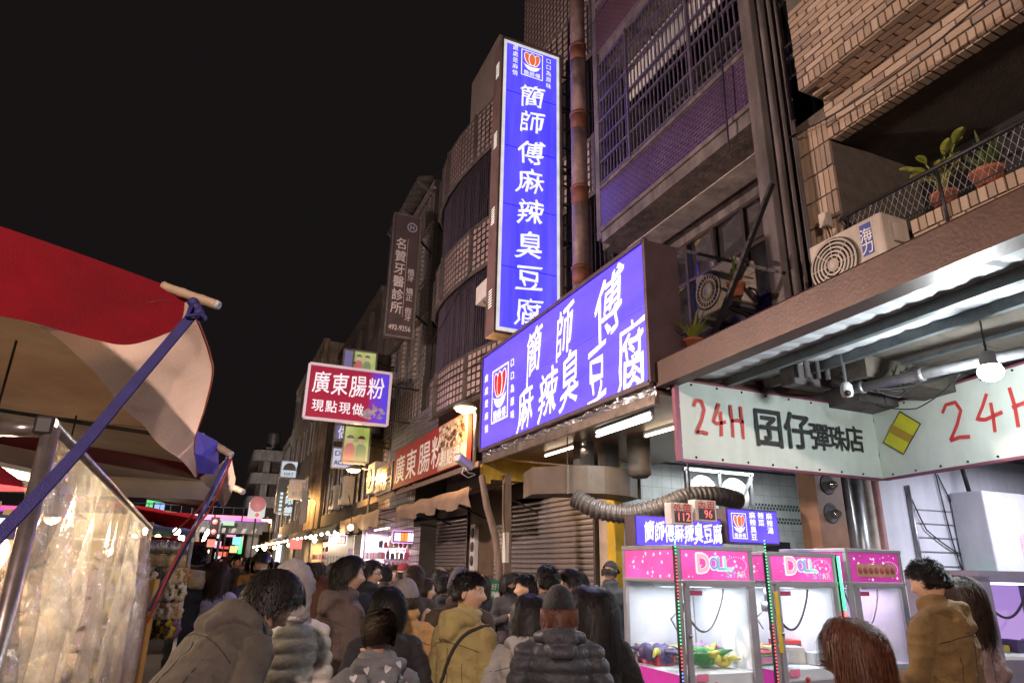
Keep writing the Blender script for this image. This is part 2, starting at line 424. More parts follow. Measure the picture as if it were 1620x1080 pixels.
for z0, z1 in ((10.34, 11.35), (13.8, 14.6)):
    b = MB(); b.box((5.0, 4.74, z0), (5.12, 8.08, z1)); b.build('balcony_parapet', M_purple2, PB)
b = MB(); b.bbox((4.97, 4.73, 11.35), (5.15, 8.08, 11.43), .01); b.build('parapet_ledge', M_conc, PB)
b = MB()
for k in range(36):
    y = 4.78 + k * .094; b.bar((5.03, y, 7.62), (5.03, y, 10.12), .017)
b.build('grille_bars', M_rustyiron, PB)
for k in range(7):
    b = MB(); z = 7.68 + k * .40; b.bar((5.015, 4.75, z), (5.015, 8.07, z), .034); b.build('grille_rail', M_rustyiron, PB)
for y in (5.7, 7.2):
    b = MB(); b.bar((5.0, y, 7.62), (5.0, y, 10.12), .045); b.build('grille_post', M_rustyiron, PB)
for y0, y1 in ((4.9, 5.75), (5.85, 6.9), (7.0, 7.9)):
    fr = MB(); z0, z1 = 7.0, 9.3
    for a in ((y0, z0, y1, z0), (y0, z1, y1, z1), (y0, z0, y0, z1), (y1, z0, y1, z1), (y0, 8.3, y1, 8.3)): fr.bar((6.27, a[0], a[1]), (6.27, a[2], a[3]), .05)
    f = fr.build('balcony_window', M_alu, PB); gl = MB(); gl.box((6.25, y0, z0), (6.26, y1, z1)); gl.build('pane', G_dark, f)
# things kept on the balcony: pale boards and hanging washing
b = MB(); b.bbox((5.6, 4.95, 7.0), (5.9, 5.5, 8.35), .02); b.build('storage_locker', M_conc, PB)
b = MB(); b.box((5.5, 4.8, 9.35), (5.53, 8.0, 10.1)); b.build('blind_board', M_wpaint, PB)
# second-floor window, two rows of panes
WY0, WY1, WZ0, WZ1 = 5.46, 7.9, 5.05, 6.43
wb = MB()
for z in (WZ0, 5.80, WZ1): wb.bar((6.03, WY0, z), (6.03, WY1, z), .06, .05)
for k in range(5):
    y = WY0 + (WY1 - WY0) * k / 4; wb.bar((6.02, y, WZ0), (6.02, y, WZ1), .05)
wf = wb.build('window', M_aludark, PB)
for k in range(4):
    for (z0, z1) in ((WZ0 + .03, 5.77), (5.83, WZ1 - .03)):
        gm = MB(); y0 = WY0 + (WY1 - WY0) * k / 4 + .03; y1 = WY0 + (WY1 - WY0) * (k + 1) / 4 - .03; t = R.uniform(-.004, .004)
        sl = .13 * (y1 - y0) / 2 if k > 0 else 0; gm.poly([(6.04 + t - sl, y0, z0), (6.04 + sl, y1, z0), (6.04 - t + sl, y1, z1), (6.04 - sl, y0, z1)]); gm.build('pane', G_mirror, wf)
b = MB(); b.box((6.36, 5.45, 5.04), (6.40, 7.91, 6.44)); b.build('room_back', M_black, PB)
M_bluerefl = mat('blue_reflection_tint', (.10, .10, .45), .8, var=.3, scale=4)  # blue sheet behind the panes, its colour stands in for the sign's reflection
b = MB(); P = [[(6.2 + .03 * math.sin(j * 1.9), 6.9 + j * .05, z) for j in range(16)] for z in (5.08, 6.4)]; b.grid(P); b.build('reflection_sheet', M_bluerefl, PB)
M_soff = mat('peeling_soffit_paint', (.40, .38, .37), .8, var=.45, scale=3, bump=.3, streak=.3)
b = MB(); b.box((5.45, 4.76, 6.585), (5.85, 8.05, 6.598)); b.build('soffit_strip', M_soff, PB)
# the stone ledge where air conditioners stand
b = MB(); b.box((5.25, 4.72, 4.28), (6.01, 8.0, 4.42)); b.build('ledge', M_conc_d, PB)

# rusty drain pipe with collars
DP = thing('drain_pipe', 'rusty ribbed drain pipe climbing the wall right of the tall blue sign', 'pipe', (5.05, 8.85, 0))
M_rust = mat('rusty_pipe', (.22, .15, .14), .6, .3, var=.55, scale=3, bump=.3, bscale=25, streak=.5)
M_rust2 = mat('rust_red_pipe', (.16, .06, .035), .7, .2, var=.5, scale=5, bump=.4)
for k in range(7):
    z = 3.4 + k * 1.55
    b = MB(); b.tube([(5.05, 8.85, z), (5.05, 8.85, z + 1.5)], .145, 16); b.build('pipe_section', M_rust, DP)
    b = MB(); b.tube([(5.05, 8.85, z + 1.2), (5.05, 8.85, z + 1.56)], .152, 16); b.lathe([(.15, 0), (.17, .01), (.17, .05), (.15, .06)], (5.05, 8.85, z + 1.5), 16); b.build('collar', M_rust2, DP)
for z in (6, 9.6):
    b = MB(); b.bar((5.05, 8.85, z), (5.4, 8.5, z), .04); b.build('bracket', M_iron, DP)

# ================================================================== building with rounded tiled bays
RB = thing('rounded_building', 'rounded building with pale square-tile bands and dark window bands behind the tall sign', 'building', (4.8, 13.5, 0))
plan = [(5.6, 9.15), (5.38, 10.4), (5.16, 11.6), (4.95, 12.7), (4.78, 13.7), (4.68, 14.7), (4.66, 15.6), (4.75, 16.5), (4.95, 17.2), (5.25, 17.7)]
def band(z0, z1, off, nm, m, parent=RB):
    mb = MB(); P = [[V(x + off, y, z) for x, y in plan] for z in (z0, z1)]; mb.grid(P, smooth=False)
    top = [[V(x + off, y, z1) for x, y in plan], [V(8, y, z1) for x, y in plan]]; mb.grid(top, smooth=False)
    bot = [[V(8, y, z0) for x, y in plan], [V(x + off, y, z0) for x, y in plan]]; mb.grid(bot, smooth=False)
    return mb.build(nm, m, parent)
tz = [(5.2, 6.3), (8.35, 9.55), (11.55, 12.9)]
for z0, z1 in tz: band(z0, z1, 0, 'tile_band', M_gridtile)
for z0, z1 in ((6.3, 8.35), (9.55, 11.55)):
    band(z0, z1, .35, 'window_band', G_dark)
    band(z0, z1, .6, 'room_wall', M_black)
for z0, z1 in tz:
    for z in (z0, z1):
        mb = MB()
        mb.tube([(x + .02, y, z) for x, y in plan], .06, 4, smooth=False); mb.build('cornice', M_conc_d, RB)
    for i in range(len(plan) - 1):
        if i % 2 == 0:
            mb = MB(); mb.bar((plan[i][0] - .03, plan[i][1], z0), (plan[i][0] - .03, plan[i][1], z1), .10); mb.build('pilaster', M_conc_d, RB)
for z0, z1 in ((6.3, 8.35), (9.55, 11.55)):
    for i in range(len(plan) - 1):
        for q in (0, .5):
            x = plan[i][0] * (1 - q) + plan[i + 1][0] * q; y = plan[i][1] * (1 - q) + plan[i + 1][1] * q
            mb = MB(); mb.bar((x + .30, y, z0), (x + .30, y, z1), .05); mb.build('mullion', M_rustyiron, RB)
    mb = MB()
    for k in range(90):      # thin security bars
        t = k / 90 * (len(plan) - 1); i = int(t); q = t - i
        x = plan[i][0] * (1 - q) + plan[i + 1][0] * q; y = plan[i][1] * (1 - q) + plan[i + 1][1] * q
        mb.bar((x + .12, y, z0), (x + .12, y, z1), .014)
    mb.build('security_bars', M_rustyiron, RB)
b = MB(); b.box((5.7, 9.2, 3.4), (12, 17.6, 5.2)); b.box((6.2, 9.2, 5.2), (12, 17.6, 13.0)); b.build('core', M_conc_d, RB)
b = MB(); b.bbox((5.0, 12.9, 12.98), (7.5, 15.0, 15.0), .02); b.build('roof_hut', mat('ribbed_hut', (.30, .26, .24), .6, var=.2, scale=4), RB)
b = MB(); b.box((5.5, 9.0, 12.95), (9.5, 12.4, 17)); b.build('upper_storey', M_gridtile, RB)
# window-type air conditioner with bracket
AC = thing('window_air_conditioner', 'small white window air conditioner hung on the rounded building', 'air conditioner', tuple(at(764, 462, Y=11.9)))
a0 = AC.location
b = MB(); b.bbox((a0.x - .05, a0.y - .3, a0.z - .2), (a0.x + .5, a0.y + .3, a0.z + .2), .015); bd = b.build('housing', M_wpaint, AC)
b = MB(); b.box((a0.x + .02, a0.y - .308, a0.z - .14), (a0.x + .42, a0.y - .302, a0.z + .10)); b.build('grille', M_black, AC)
b = MB(); b.bar((a0.x, a0.y, a0.z - .2), (a0.x + .5, a0.y, a0.z - .6), .03); b.build('bracket', M_alu, AC)

# ================================================================== buildings further down the street
def block(name, label, X, y0, y1, h, wall, win_rows, win_cols, z_first=3.4, floor=3.1, winmat=None, frame=M_alu, lit=()):
    o = thing(name, label, 'building', (X, y0, 0))
    mb = MB(); mb.box((X + .18, y0, 0), (X + 9, y1, h)); mb.build('wall', wall, o)
    # street face built as piers and spandrels round the openings
    mb = MB(); cw = (y1 - y0) / win_cols
    for c in range(win_cols + 1):
        yy = y0 + c * cw; mb.box((X, max(y0, yy - .22), 2.8), (X + .2, min(y1, yy + .22), h))
    for r in range(win_rows + 1):
        zz = z_first + r * floor; mb.box((X - .03, y0 + .003, zz - .75), (X + .2, y1 - .003, min(h, zz + .35)))
    mb.box((X - .08, y0 + .005, h - .12), (X + .25, y1 - .005, h + .15)); mb.build('facade', wall, o)
    for r in range(win_rows):
        for c in range(win_cols):
            a, e = y0 + c * cw + .25, y0 + (c + 1) * cw - .25; z0 = z_first + r * floor + .36; z1 = z_first + (r + 1) * floor - .76
            if z1 > h - .2: continue
            fb = MB()
            for q in ((a, z0, e, z0), (a, z1, e, z1), (a, z0, a, z1), (e, z0, e, z1), ((a + e) / 2, z0, (a + e) / 2, z1)): fb.bar((X + .12, q[0], q[1]), (X + .12, q[2], q[3]), .06)
            f = fb.build('window', frame, o); pb = MB(); pb.box((X + .13, a, z0), (X + .14, e, z1)); pb.build('pane', winmat or G_dark, f)
            if (r, c) in lit:
                lb = MB(); lb.box((X + .15, a + .1, z0), (X + .17, e - .1, z0 + .9)); lb.build('lit_curtain', emit('dim_lit_window', (.55, .8, .5), .5), f)
    return o
M_bandt = tilemat('pale_band_tile', (.42, .35, .34), (.36, .30, .29), (.05, .045, .04), .2, .16, .02, .5, 'YZ', offset=0)
M_ygrey = mat('weathered_render', (.30, .24, .18), .85, var=.4, scale=1.2, bump=.3, bscale=12, streak=.6)
M_dgrey = mat('dark_render', (.10, .085, .08), .9, var=.4, scale=1.2, streak=.5)
DB = block('narrow_building', 'narrow pale-tiled building carrying the dental clinic sign', 4.95, 17.9, 22.5, 13.3, M_bandt, 3, 3, lit=((1, 2),))
b = MB()
b.grid([[V(4.95 - .05 - d * .55, y, 13.62 + .03 * math.sin(y * 14) - d * .18) for d in (0, .5, 1)] for k, y in enumerate(np.linspace(18, 22.3, 60))]); b.build('tin_roof', M_galv, DB)
for y in (18.2, 20.2, 22.2):
    b = MB(); b.bar((4.95, y, 13.0), (4.42, y, 13.4), .05); b.build('roof_strut', M_alu, DB)
for z in (6.9, 10.0, 13.1):
    b = MB()
    for k in range(15): y = 18.0 + k * .3; b.bar((4.86, y, z - 1.2), (4.86, y, z), .02)
    b.bar((4.86, 18, z), (4.86, 22.4, z), .04); b.bar((4.86, 18, z - 1.2), (4.86, 22.4, z - 1.2), .04); b.build('window_cage', M_alu, DB)
B5 = block('corner_block', 'weathered dark building behind the red hanging sign', 4.6, 23.2, 33, 11.6, M_dgrey, 2, 4)
b = MB(); b.box((4.45, 33.1, 2.9), (4.62, 33.4, 11)); b.build('drain_strip', M_dgrey, B5)
b = MB()
for k in range(4): b.bar((5.2 + k * .8, 23.6, 11.7), (5.2 + k * .8, 23.6, 14.4), .05)
b.bar((5.2, 23.6, 14.4), (7.6, 23.6, 14.4), .05); b.bar((5.2, 23.6, 13.2), (7.6, 23.6, 13.2), .04); b.build('roof_frame', M_iron, B5)
B6 = block('old_block', 'old yellowish rendered building further along the street', 3.9, 33.6, 46, 12.6, M_ygrey, 3, 4)
B7 = block('slim_block', 'slim grey building beyond the cap sign', 4.4, 46.5, 58, 10.5, M_dgrey, 2, 3)
# the far white tower with wrap-round balconies
FT = thing('balcony_tower', 'pale apartment tower with rounded balconies at the far end of the street', 'building', (4.6, 64, 0))
M_pale = mat('pale_balcony_paint', (.34, .33, .33), .8, var=.25, scale=.8, streak=.4)
b = MB(); b.box((2.9, 64.4, 0), (8.4, 74, 11.6)); b.build('wall', M_dgrey, FT)
def rr(x0, x1, y0, y1, r, n=5):
    pts = []
    for cx, cy, a0 in ((x1 - r, y1 - r, 0), (x0 + r, y1 - r, 90), (x0 + r, y0 + r, 180), (x1 - r, y0 + r, 270)):
        for k in range(n + 1): a = math.radians(a0 + 90 * k / n); pts.append((cx + r * math.cos(a), cy + r * math.sin(a)))
    return pts
for k in range(4):
    z = 4.1 + k * 2.05; mb = MB(); mb.prism([(x, y, z) for x, y in rr(2.3, 8.6, 63.4, 74, 1.0)], (0, 0, .95)); mb.build('balcony', M_pale, FT)
for x in (3.3, 5.0, 6.9):
    mb = MB(); mb.box((x, 63.9, 0), (x + .55, 64.5, 11.5)); mb.build('pier', M_pale, FT)
for x, h in ((3.4, 1.6), (5.2, 1.2)):
    mb = MB(); mb.lathe([(.0, h), (.6, h), (.62, h - .2), (.6, 0)], (x + .6, 66, 11.6), 14); mb.build('water_tank', M_alu, FT)
# ================================================================== lit signs
E_blue = emit('blue_lightbox', (.042, .022, .85), 3.6, (.05, .05, .3), var=.32, scale=1.3, stretch=(1, .5, 2.2))
E_blue_v = emit('blue_lightbox_tall', (.029, .022, .80), 3.6, (.05, .05, .3), var=.38, scale=1.1, stretch=(4, 1, .35))
E_white = emit('white_lightbox_print', (.88, .93, .87), .98, (.7, .7, .7))
E_red = emit('red_lightbox_print', (.72, .012, .015), .9, (.5, .02, .02))
E_orange = emit('orange_lightbox_print', (.80, .16, .05), .9, (.5, .1, .05))
M_signbox = mat('maroon_sign_metal', (.11, .075, .085), .45, .3, var=.25, scale=4)
M_signbox2 = mat('brown_sign_metal', (.20, .13, .13), .45, .3, var=.25, scale=4, streak=.4)
NX = V(-1, 0, 0); RY = V(0, -1, 0); UZ = V(0, 0, 1); RX = V(1, 0, 0)

def logo(parent, c, right, up, nrm, s, petal):
    """red three-petal shape in a white bowl inside a thin square frame"""
    fr = MB(); c = V(*c)
    def q(a, b, d=0): return c + right * (a * s) + up * (b * s) + nrm * d
    for x0, y0, x1, y1 in ((-.5, .62, .5, .66), (-.5, -.66, .5, -.62), (-.5, -.62, -.46, .62), (.46, -.62, .5, .62)):
        fr.poly([q(x0, y0, .004), q(x1, y0, .004), q(x1, y1, .004), q(x0, y1, .004)])
    bowl = [(-.42, -.02)] + [(-.36 + .72 * k / 10, -.08 - .26 * math.sin(PI * k / 10) ** .6) for k in range(11)] + [(.42, -.02)] + [(.36 - .72 * k / 10, -.05 - .07 * math.sin(PI * k / 10)) for k in range(11)]
    fr.poly([q(a, b, .004) for a, b in bowl])
    for ch, x in zip('簡師傅', (-.26, 0, .26)): write(fr, ch, q(x, -.49, .004), right, up, .22 * s, .24 * s, .01)
    f = fr.build('logo', E_white, parent)
    for j, (dx, wd, tilt) in enumerate(((-.19, .15, -.25), (.19, .15, .25), (0, .15, 0))):
        for sc_, m, d_ in ((1.12, E_white, .005), (.90, petal, .008)):
            pt = MB(); pt.poly([q(dx + math.cos(t) * wd * sc_ + tilt * math.sin(t) * .3, .24 + math.sin(t) * (.27 + .045 * sc_) * (1.0 if m is E_white else .93), d_ + .003 * (j // 2) * 2) for t in np.linspace(0, 2 * PI, 28, endpoint=False)])
            pt.build('petal' if m is petal else 'petal_outline', m, f)

# --- big horizontal lightbox along the street
HX = 3.8
HS = thing('shop_sign', 'large blue lit horizontal sign with white brush lettering over the stinky tofu shop', 'sign', (HX, 7.6, 3.46))
y0, y1, z0, z1 = 5.28, 10.05, 3.47, 5.06
b = MB(); b.box((HX + .01, y0, z0), (HX + .42, y1, z1)); b.build('box', M_signbox, HS)
b = MB(); b.poly([(HX, y1 - .03, z0 + .03), (HX, y0 + .03, z0 + .03), (HX, y0 + .03, z1 - .03), (HX, y1 - .03, z1 - .03)]); b.build('face', E_blue, HS)
b = MB()
for a, e in (((y0, z0), (y1, z0)), ((y0, z1), (y1, z1)), ((y0, z0), (y0, z1)), ((y1, z0), (y1, z1))): b.bar((HX + .0, a[0], a[1]), (HX + .0, e[0], e[1]), .05, .05)
b.build('frame', M_signbox, HS)
for z in (z0 + (z1 - z0) * .52,):
    b = MB(); b.box((HX - .003, y0 + .03, z - .004), (HX - .0005, y1 - .03, z + .004)); b.build('panel_joint', mat('violet_joint', (.05, .03, .25), .5, var=0, emis=(.06, .035, .55), estr=1.0), HS)
def on_h(u, v): p = at(u, v, X=HX - .006); return p
for ch, u, v, w_, h_ in (('簡', 844, 556, .50, .66), ('師', 892, 524, .48, .66), ('傅', 962, 482, .60, .72), ('麻', 831, 643, .50, .62), ('辣', 866, 622, .56, .62), ('臭', 901, 598, .50, .66), ('豆', 944, 590, .44, .70), ('腐', 998, 563, .56, .76)):
    lb = MB(); write(lb, ch, on_h(u, v), RY, UZ, w_ * .94, h_ * 1.04, .007, .16, .6); lb.build('character', E_white, HS)
logo(HS, on_h(791, 622), RY, UZ, NX, .66, E_red)
lb = MB()
for k, ch in enumerate('口口為原味'): write(lb, ch, on_h(810.5, 573 + k * 20.5), RY, UZ, .13, .13, .008)
for k, ch in enumerate('處處是麻情'): write(lb, ch, on_h(769.5, 598 + k * 20), RY, UZ, .14, .13, .008)
lb.build('slogan', E_white, HS)
b = MB(); P = []
for i in range(50):
    y = y1 - (y1 - y0) * i / 49
    P.append([V(HX + .05 + R.uniform(-.012, .012), y, 3.455 - j * .035 + R.uniform(-.008, .008)) for j in range(5)])
b.grid(P, smooth=False); b.build('foil_strip', mat('crumpled_foil', (.55, .55, .6), .22, .9, var=.2, scale=14, bump=.7, bscale=25), HS)

# --- tall vertical lightbox
VY = 9.5; VX0, VX1, VZ0, VZ1 = 3.76, 5.02, 5.36, 11.45
VS = thing('vertical_sign', 'tall narrow blue lit sign with a column of white brush lettering', 'sign', (4.4, VY, 5.36))
b = MB(); b.box((VX0, VY + .012, VZ0), (VX1, VY + .42, VZ1)); b.build('box', M_signbox2, VS)
E_edge = emit('pale_sign_edge', (.75, .78, .72), .75, (.7, .7, .66), var=.2, scale=4)
b = MB(); b.poly([(VX0 + .03, VY + .004, VZ0 + .03), (VX1 - .03, VY + .004, VZ0 + .03), (VX1 - .03, VY + .004, VZ1 - .03), (VX0 + .03, VY + .004, VZ1 - .03)]); b.build('edge_strip', E_edge, VS)
b = MB(); b.poly([(VX0 + .09, VY, VZ0 + .1), (VX1 - .09, VY, VZ0 + .1), (VX1 - .09, VY, VZ1 - .1), (VX0 + .09, VY, VZ1 - .1)]); b.build('face', E_blue_v, VS)
b = MB()
for a, e in (((VX0, VZ0), (VX1, VZ0)), ((VX0, VZ1), (VX1, VZ1)), ((VX0, VZ0), (VX0, VZ1)), ((VX1, VZ0), (VX1, VZ1))): b.bar((a[0], VY, a[1]), (e[0], VY, e[1]), .04, .04)
b.build('frame', M_signbox2, VS)
M_seam = mat('sign_seam', (.02, .02, .10), .6, var=0)
for k in range(1, 5):
    b = MB(); z = VZ0 + (VZ1 - VZ0) * k / 5; b.box((VX0 + .1, VY - .006, z - .006), (VX1 - .1, VY - .002, z + .006)); b.build('seam', M_seam, VS)
vz = [152, 193, 241, 287, 335, 388, 440, 494]
for ch, v in zip('簡師傅麻辣臭豆腐', vz):
    p = at(840, v, Y=VY - .008); p.x = (VX0 + VX1) / 2
    lb = MB(); write(lb, ch, p, RX, UZ, .50, .50, .008, .08, .6); lb.build('character', E_white, VS)
pl = V((VX0 + VX1) / 2 + .0, VY, VZ1 - .44)
logo(VS, pl, RX, UZ, V(0, -1, 0), .47, E_orange)
lb = MB()
for k, ch in enumerate('口口為原味'): write(lb, ch, V(pl.x + .36, VY - .006, pl.z + .22 - k * .15), RX, UZ, .11, .12, .004)
for k, ch in enumerate('處處是麻情'): write(lb, ch, V(pl.x - .36, VY - .006, pl.z + .28 - k * .15), RX, UZ, .11, .12, .004)
lb.build('slogan', E_white, VS)
for k in range(4):
    b = MB()
    for q in range(7): b.box((VX0 - .004, VY + .15, VZ0 + .5 + k * 1.6 + q * .05), (VX0 - .001, VY + .3, VZ0 + .52 + k * 1.6 + q * .05))
    b.build('vent', E_edge, VS)
b = MB()
for z in (5.9, 7.4, 8.9, 10.4): b.bar((VX1, VY + .2, z), (5.6, VY + .2, z), .05)
b.bar((5.28, VY + .2, 5.0), (5.28, VY + .2, 11.6), .05); b.build('support_frame', M_iron, VS)
for k in range(14):
    b = MB(); b.bar((5.04, VY + .1, 5.6 + k * .42), (5.5, VY + .1, 5.6 + k * .42), .03); b.build('ladder_rung', M_iron, VS)

# --- dental clinic board
DY = 17.0
p0 = at(626, 337, Y=DY); p1 = at(667, 342, Y=DY); p2 = at(607, 529, Y=DY)
DX0, DX1, DZ0, DZ1 = 3.50, 4.30, p2.z, p0.z
DS = thing('dental_sign', 'unlit dark vertical dental clinic board with pale lettering', 'sign', (3.9, DY, DZ0))
M_dboard = mat('dark_brown_board', (.075, .055, .062), .5, var=.2, scale=3)
M_print = mat('pale_print', (.62, .60, .62), .6, var=.1)
b = MB(); b.box((DX0, DY, DZ0), (DX1, DY + .3, DZ1)); b.build('board', M_dboard, DS)
b = MB()
for a, e in (((DX0, DZ0), (DX1, DZ0)), ((DX0, DZ1), (DX1, DZ1)), ((DX0, DZ0), (DX0, DZ1)), ((DX1, DZ0), (DX1, DZ1))): b.bar((a[0], DY, a[1]), (e[0], DY, e[1]), .05)
b.build('frame', M_alu, DS)
lb = MB(); H = DZ1 - DZ0
for k, ch in enumerate('名贊牙醫診所'): write(lb, ch, (DX0 + .27, DY - .008, DZ1 - H * (.25 + .105 * k)), RX, UZ, .32, .34, .012)
for k, ch in enumerate(('植', '牙', '', '矯', '正', '', '假', '牙')):
    if ch: write(lb, ch, (DX0 + .61, DY - .008, DZ1 - H * (.47 + .053 * k)), RX, UZ, .19, .19, .008)
write(lb, '492-9256', ((DX0 + DX1) / 2, DY - .008, DZ0 + .26), RX, UZ, .62, .15, .006)
lb.poly([(DX0 + .45, DY - .006, DZ0 + .6), (DX0 + .46, DY - .006, DZ0 + .6), (DX0 + .46, DY - .006, DZ0 + H * .8), (DX0 + .45, DY - .006, DZ0 + H * .8)])
lb.build('lettering', M_print, DS)
lb = MB(); cc = V(DX0 + .55, DY - .006, DZ1 - .36)
ring = [(cc + RX * (math.cos(t) * .15) + UZ * (math.sin(t) * .15), cc + RX * (math.cos(t) * .12) + UZ * (math.sin(t) * .12)) for t in np.linspace(0, 2 * PI, 25)]
for i in range(24): lb.add([ring[i][0], ring[i + 1][0], ring[i + 1][1], ring[i][1]], [(3, 2, 1, 0)])
write(lb, 'H', cc, RX, UZ, .11, .13, .03); lb.build('emblem', mat('pale_blue_print', (.40, .44, .62), .6, var=.1), DS)
b = MB(); b.bar((DX1, DY + .15, DZ0 + .8), (5.0, DY + 1, DZ0 + .8), .05); b.bar((DX1, DY + .15, DZ1 - .6), (5.0, DY + 1, DZ1 - .6), .05); b.build('bracket', M_iron, DS)

# --- hanging red sign of the rice-noodle-roll stall
RYY = 18.0; RX0, RX1, RZ0, RZ1 = 1.75, 4.0, 5.33, 6.83
RS = thing('hanging_sign', 'red and violet lit hanging sign with white lettering over the street', 'sign', (2.9, RYY, RZ0))
def ramp_emit(name, stops, s, axis='X', lo=0, hi=1):
    """printed lightbox film whose colours change along one axis"""
    m = mat(name, (.2, .2, .2), .4, var=0); n = m.node_tree.nodes; l = m.node_tree.links; bs = n['Principled BSDF']
    tc = n.new('ShaderNodeTexCoord'); sp = n.new('ShaderNodeSeparateXYZ'); l.new(tc.outputs['Object'], sp.inputs[0])
    mr = n.new('ShaderNodeMapRange'); mr.inputs[1].default_value = lo; mr.inputs[2].default_value = hi; l.new(sp.outputs['XYZ'.index(axis)], mr.inputs[0])
    rp = n.new('ShaderNodeValToRGB'); l.new(mr.outputs[0], rp.inputs[0])
    while len(rp.color_ramp.elements) < len(stops): rp.color_ramp.elements.new(.5)
    for e, (ps, c) in zip(rp.color_ramp.elements, stops): e.position = ps; e.color = tuple(c) + (1,)
    l.new(rp.outputs[0], bs.inputs['Emission Color']); bs.inputs['Emission Strength'].default_value = s; l.new(rp.outputs[0], bs.inputs['Base Color'])
    return m
E_redsign = ramp_emit('red_violet_film', [(0, (.20, .006, .025)), (.72, (.22, .008, .035)), (.82, (.10, .03, .40)), (1, (.05, .04, .62))], .85, 'X', -1.1, 1.1)
b = MB(); b.box((RX0, RYY + .012, RZ0), (RX1, RYY + .3, RZ1)); b.build('box', M_signbox, RS)
b = MB(); b.poly([(RX0 + .05, RYY, RZ0 + .05), (RX1 - .05, RYY, RZ0 + .05), (RX1 - .05, RYY, RZ1 - .05), (RX0 + .05, RYY, RZ1 - .05)]); b.build('face', E_redsign, RS)
b = MB()
for a, e in (((RX0, RZ0), (RX1, RZ0)), ((RX0, RZ1), (RX1, RZ1)), ((RX0, RZ0), (RX0, RZ1)), ((RX1, RZ0), (RX1, RZ1))): b.bar((a[0], RYY, a[1]), (e[0], RYY, e[1]), .07)
b.build('frame', emit('pinkish_sign_rim', (.5, .40, .50), .5, (.5, .4, .45)), RS)
E_pale = emit('pale_lit_print', (.60, .62, .75), .8, (.6, .6, .6))
lb = MB()
for k, ch in enumerate('廣東腸粉'): write(lb, ch, (RX0 + .36 + k * .50, RYY - .008, RZ0 + 1.02), RX, UZ, .44, .60, .012, .03, .3)
for k, ch in enumerate('現點現做'): write(lb, ch, (RX0 + .33 + k * .36, RYY - .008, RZ0 + .37), RX, UZ, .30, .32, .012)
lb.build('lettering', E_pale, RS)
ph = MB()
for k in range(40):
    a, r_ = R.uniform(0, 6.3), R.uniform(.0, .28); c = V(RX1 - .48 + r_ * 1.4 * math.cos(a), RYY - .006 - k * .0001, RZ0 + .34 + r_ * .7 * math.sin(a)); s_ = R.uniform(.03, .09)
    ph.add([c + RX * (s_ * math.cos(t)) + UZ * (s_ * .6 * math.sin(t)) for t in np.linspace(0, 2 * PI, 7, endpoint=False)], [tuple(range(7))], R.randrange(3))
ph.build('food_picture', [emit('film_brown', (.16, .05, .06), .5), emit('film_tan', (.35, .2, .25), .5), emit('film_violet', (.06, .03, .3), .6)], RS)
b = MB(); b.bar((RX1, RYY + .15, 6.5), (5.0, RYY + .2, 6.5), .05); b.bar((RX1, RYY + .15, 5.5), (5.0, RYY + .2, 5.5), .05); b.bar((4.3, RYY + .17, 5.5), (4.3, RYY + .17, 6.5), .04); b.build('bracket', M_iron, RS)

# --- red banner sign along the shop front
BX = 4.2
BN = thing('shop_banner', 'long red shop board with white lettering and a food photograph beside the street lamp', 'sign', (BX, 14.7, 3.55))
ya, yb, za, zb = 17.6, 11.85, 3.56, 4.56
M_redb = mat('red_board', (.23, .012, .009), .65, var=.2, scale=2); M_whiteb = mat('white_print', (.70, .68, .66), .55, var=.1)
b = MB(); b.box((BX + .004, yb, za), (BX + .09, ya, zb)); b.build('board', M_redb, BN)
lb = MB()
for ch, u, v in (('廣', 633, 737), ('東', 651, 722), ('腸', 672, 709), ('粉', 694, 692)): p = at(u, v, X=BX); p.z = 4.03; write(lb, ch, p, RY, UZ, .92, .70, .012)
for k, ch in enumerate('現點現做'): write(lb, ch, (BX - .001, 13.3 - k * .42, 3.80), RY, UZ, .36, .32, .012)
lb.build('lettering', M_whiteb, BN)
ph = MB()
for k in range(160):
    y = R.uniform(11.95, 13.6); z = R.uniform(4.02, 4.5); s_ = R.uniform(.03, .13); c = V(BX - .002 - k * .00005, y, z)
    ph.add([c + RY * (s_ * math.cos(t)) + UZ * (s_ * .6 * math.sin(t)) for t in np.linspace(0, 2 * PI, 8, endpoint=False)], [tuple(range(8))], R.randrange(4))
ph.build('food_picture', [mat('food_brown', (.16, .07, .03), .5), mat('food_tan', (.45, .30, .17), .5), mat('food_pale', (.6, .52, .42), .5), mat('food_dark', (.06, .03, .02), .5)], BN)
b = MB(); b.box((BX + .0, 11.86, 3.58), (BX + .002, 13.65, 4.54)); b.build('picture_ground', mat('banner_cream', (.42, .32, .22), .6, var=.3, scale=5), BN)
GO = thing('gilded_board', 'carved gilded shop board left of the long red banner', 'sign', (BX, 18.6, 3.6))
lb = MB()
for k, ch in enumerate('金榜'):
    write(lb, ch, (BX - .05, 19.3 - k * .75, 3.95), RY, UZ, .7, .62, .02)
lb.build('lettering', mat('gilt', (.75, .45, .12), .3, .8, var=.2), GO)
b = MB(); b.box((BX, 17.8, 3.55), (BX + .08, 19.8, 4.35)); b.build('board', M_dboard, GO)

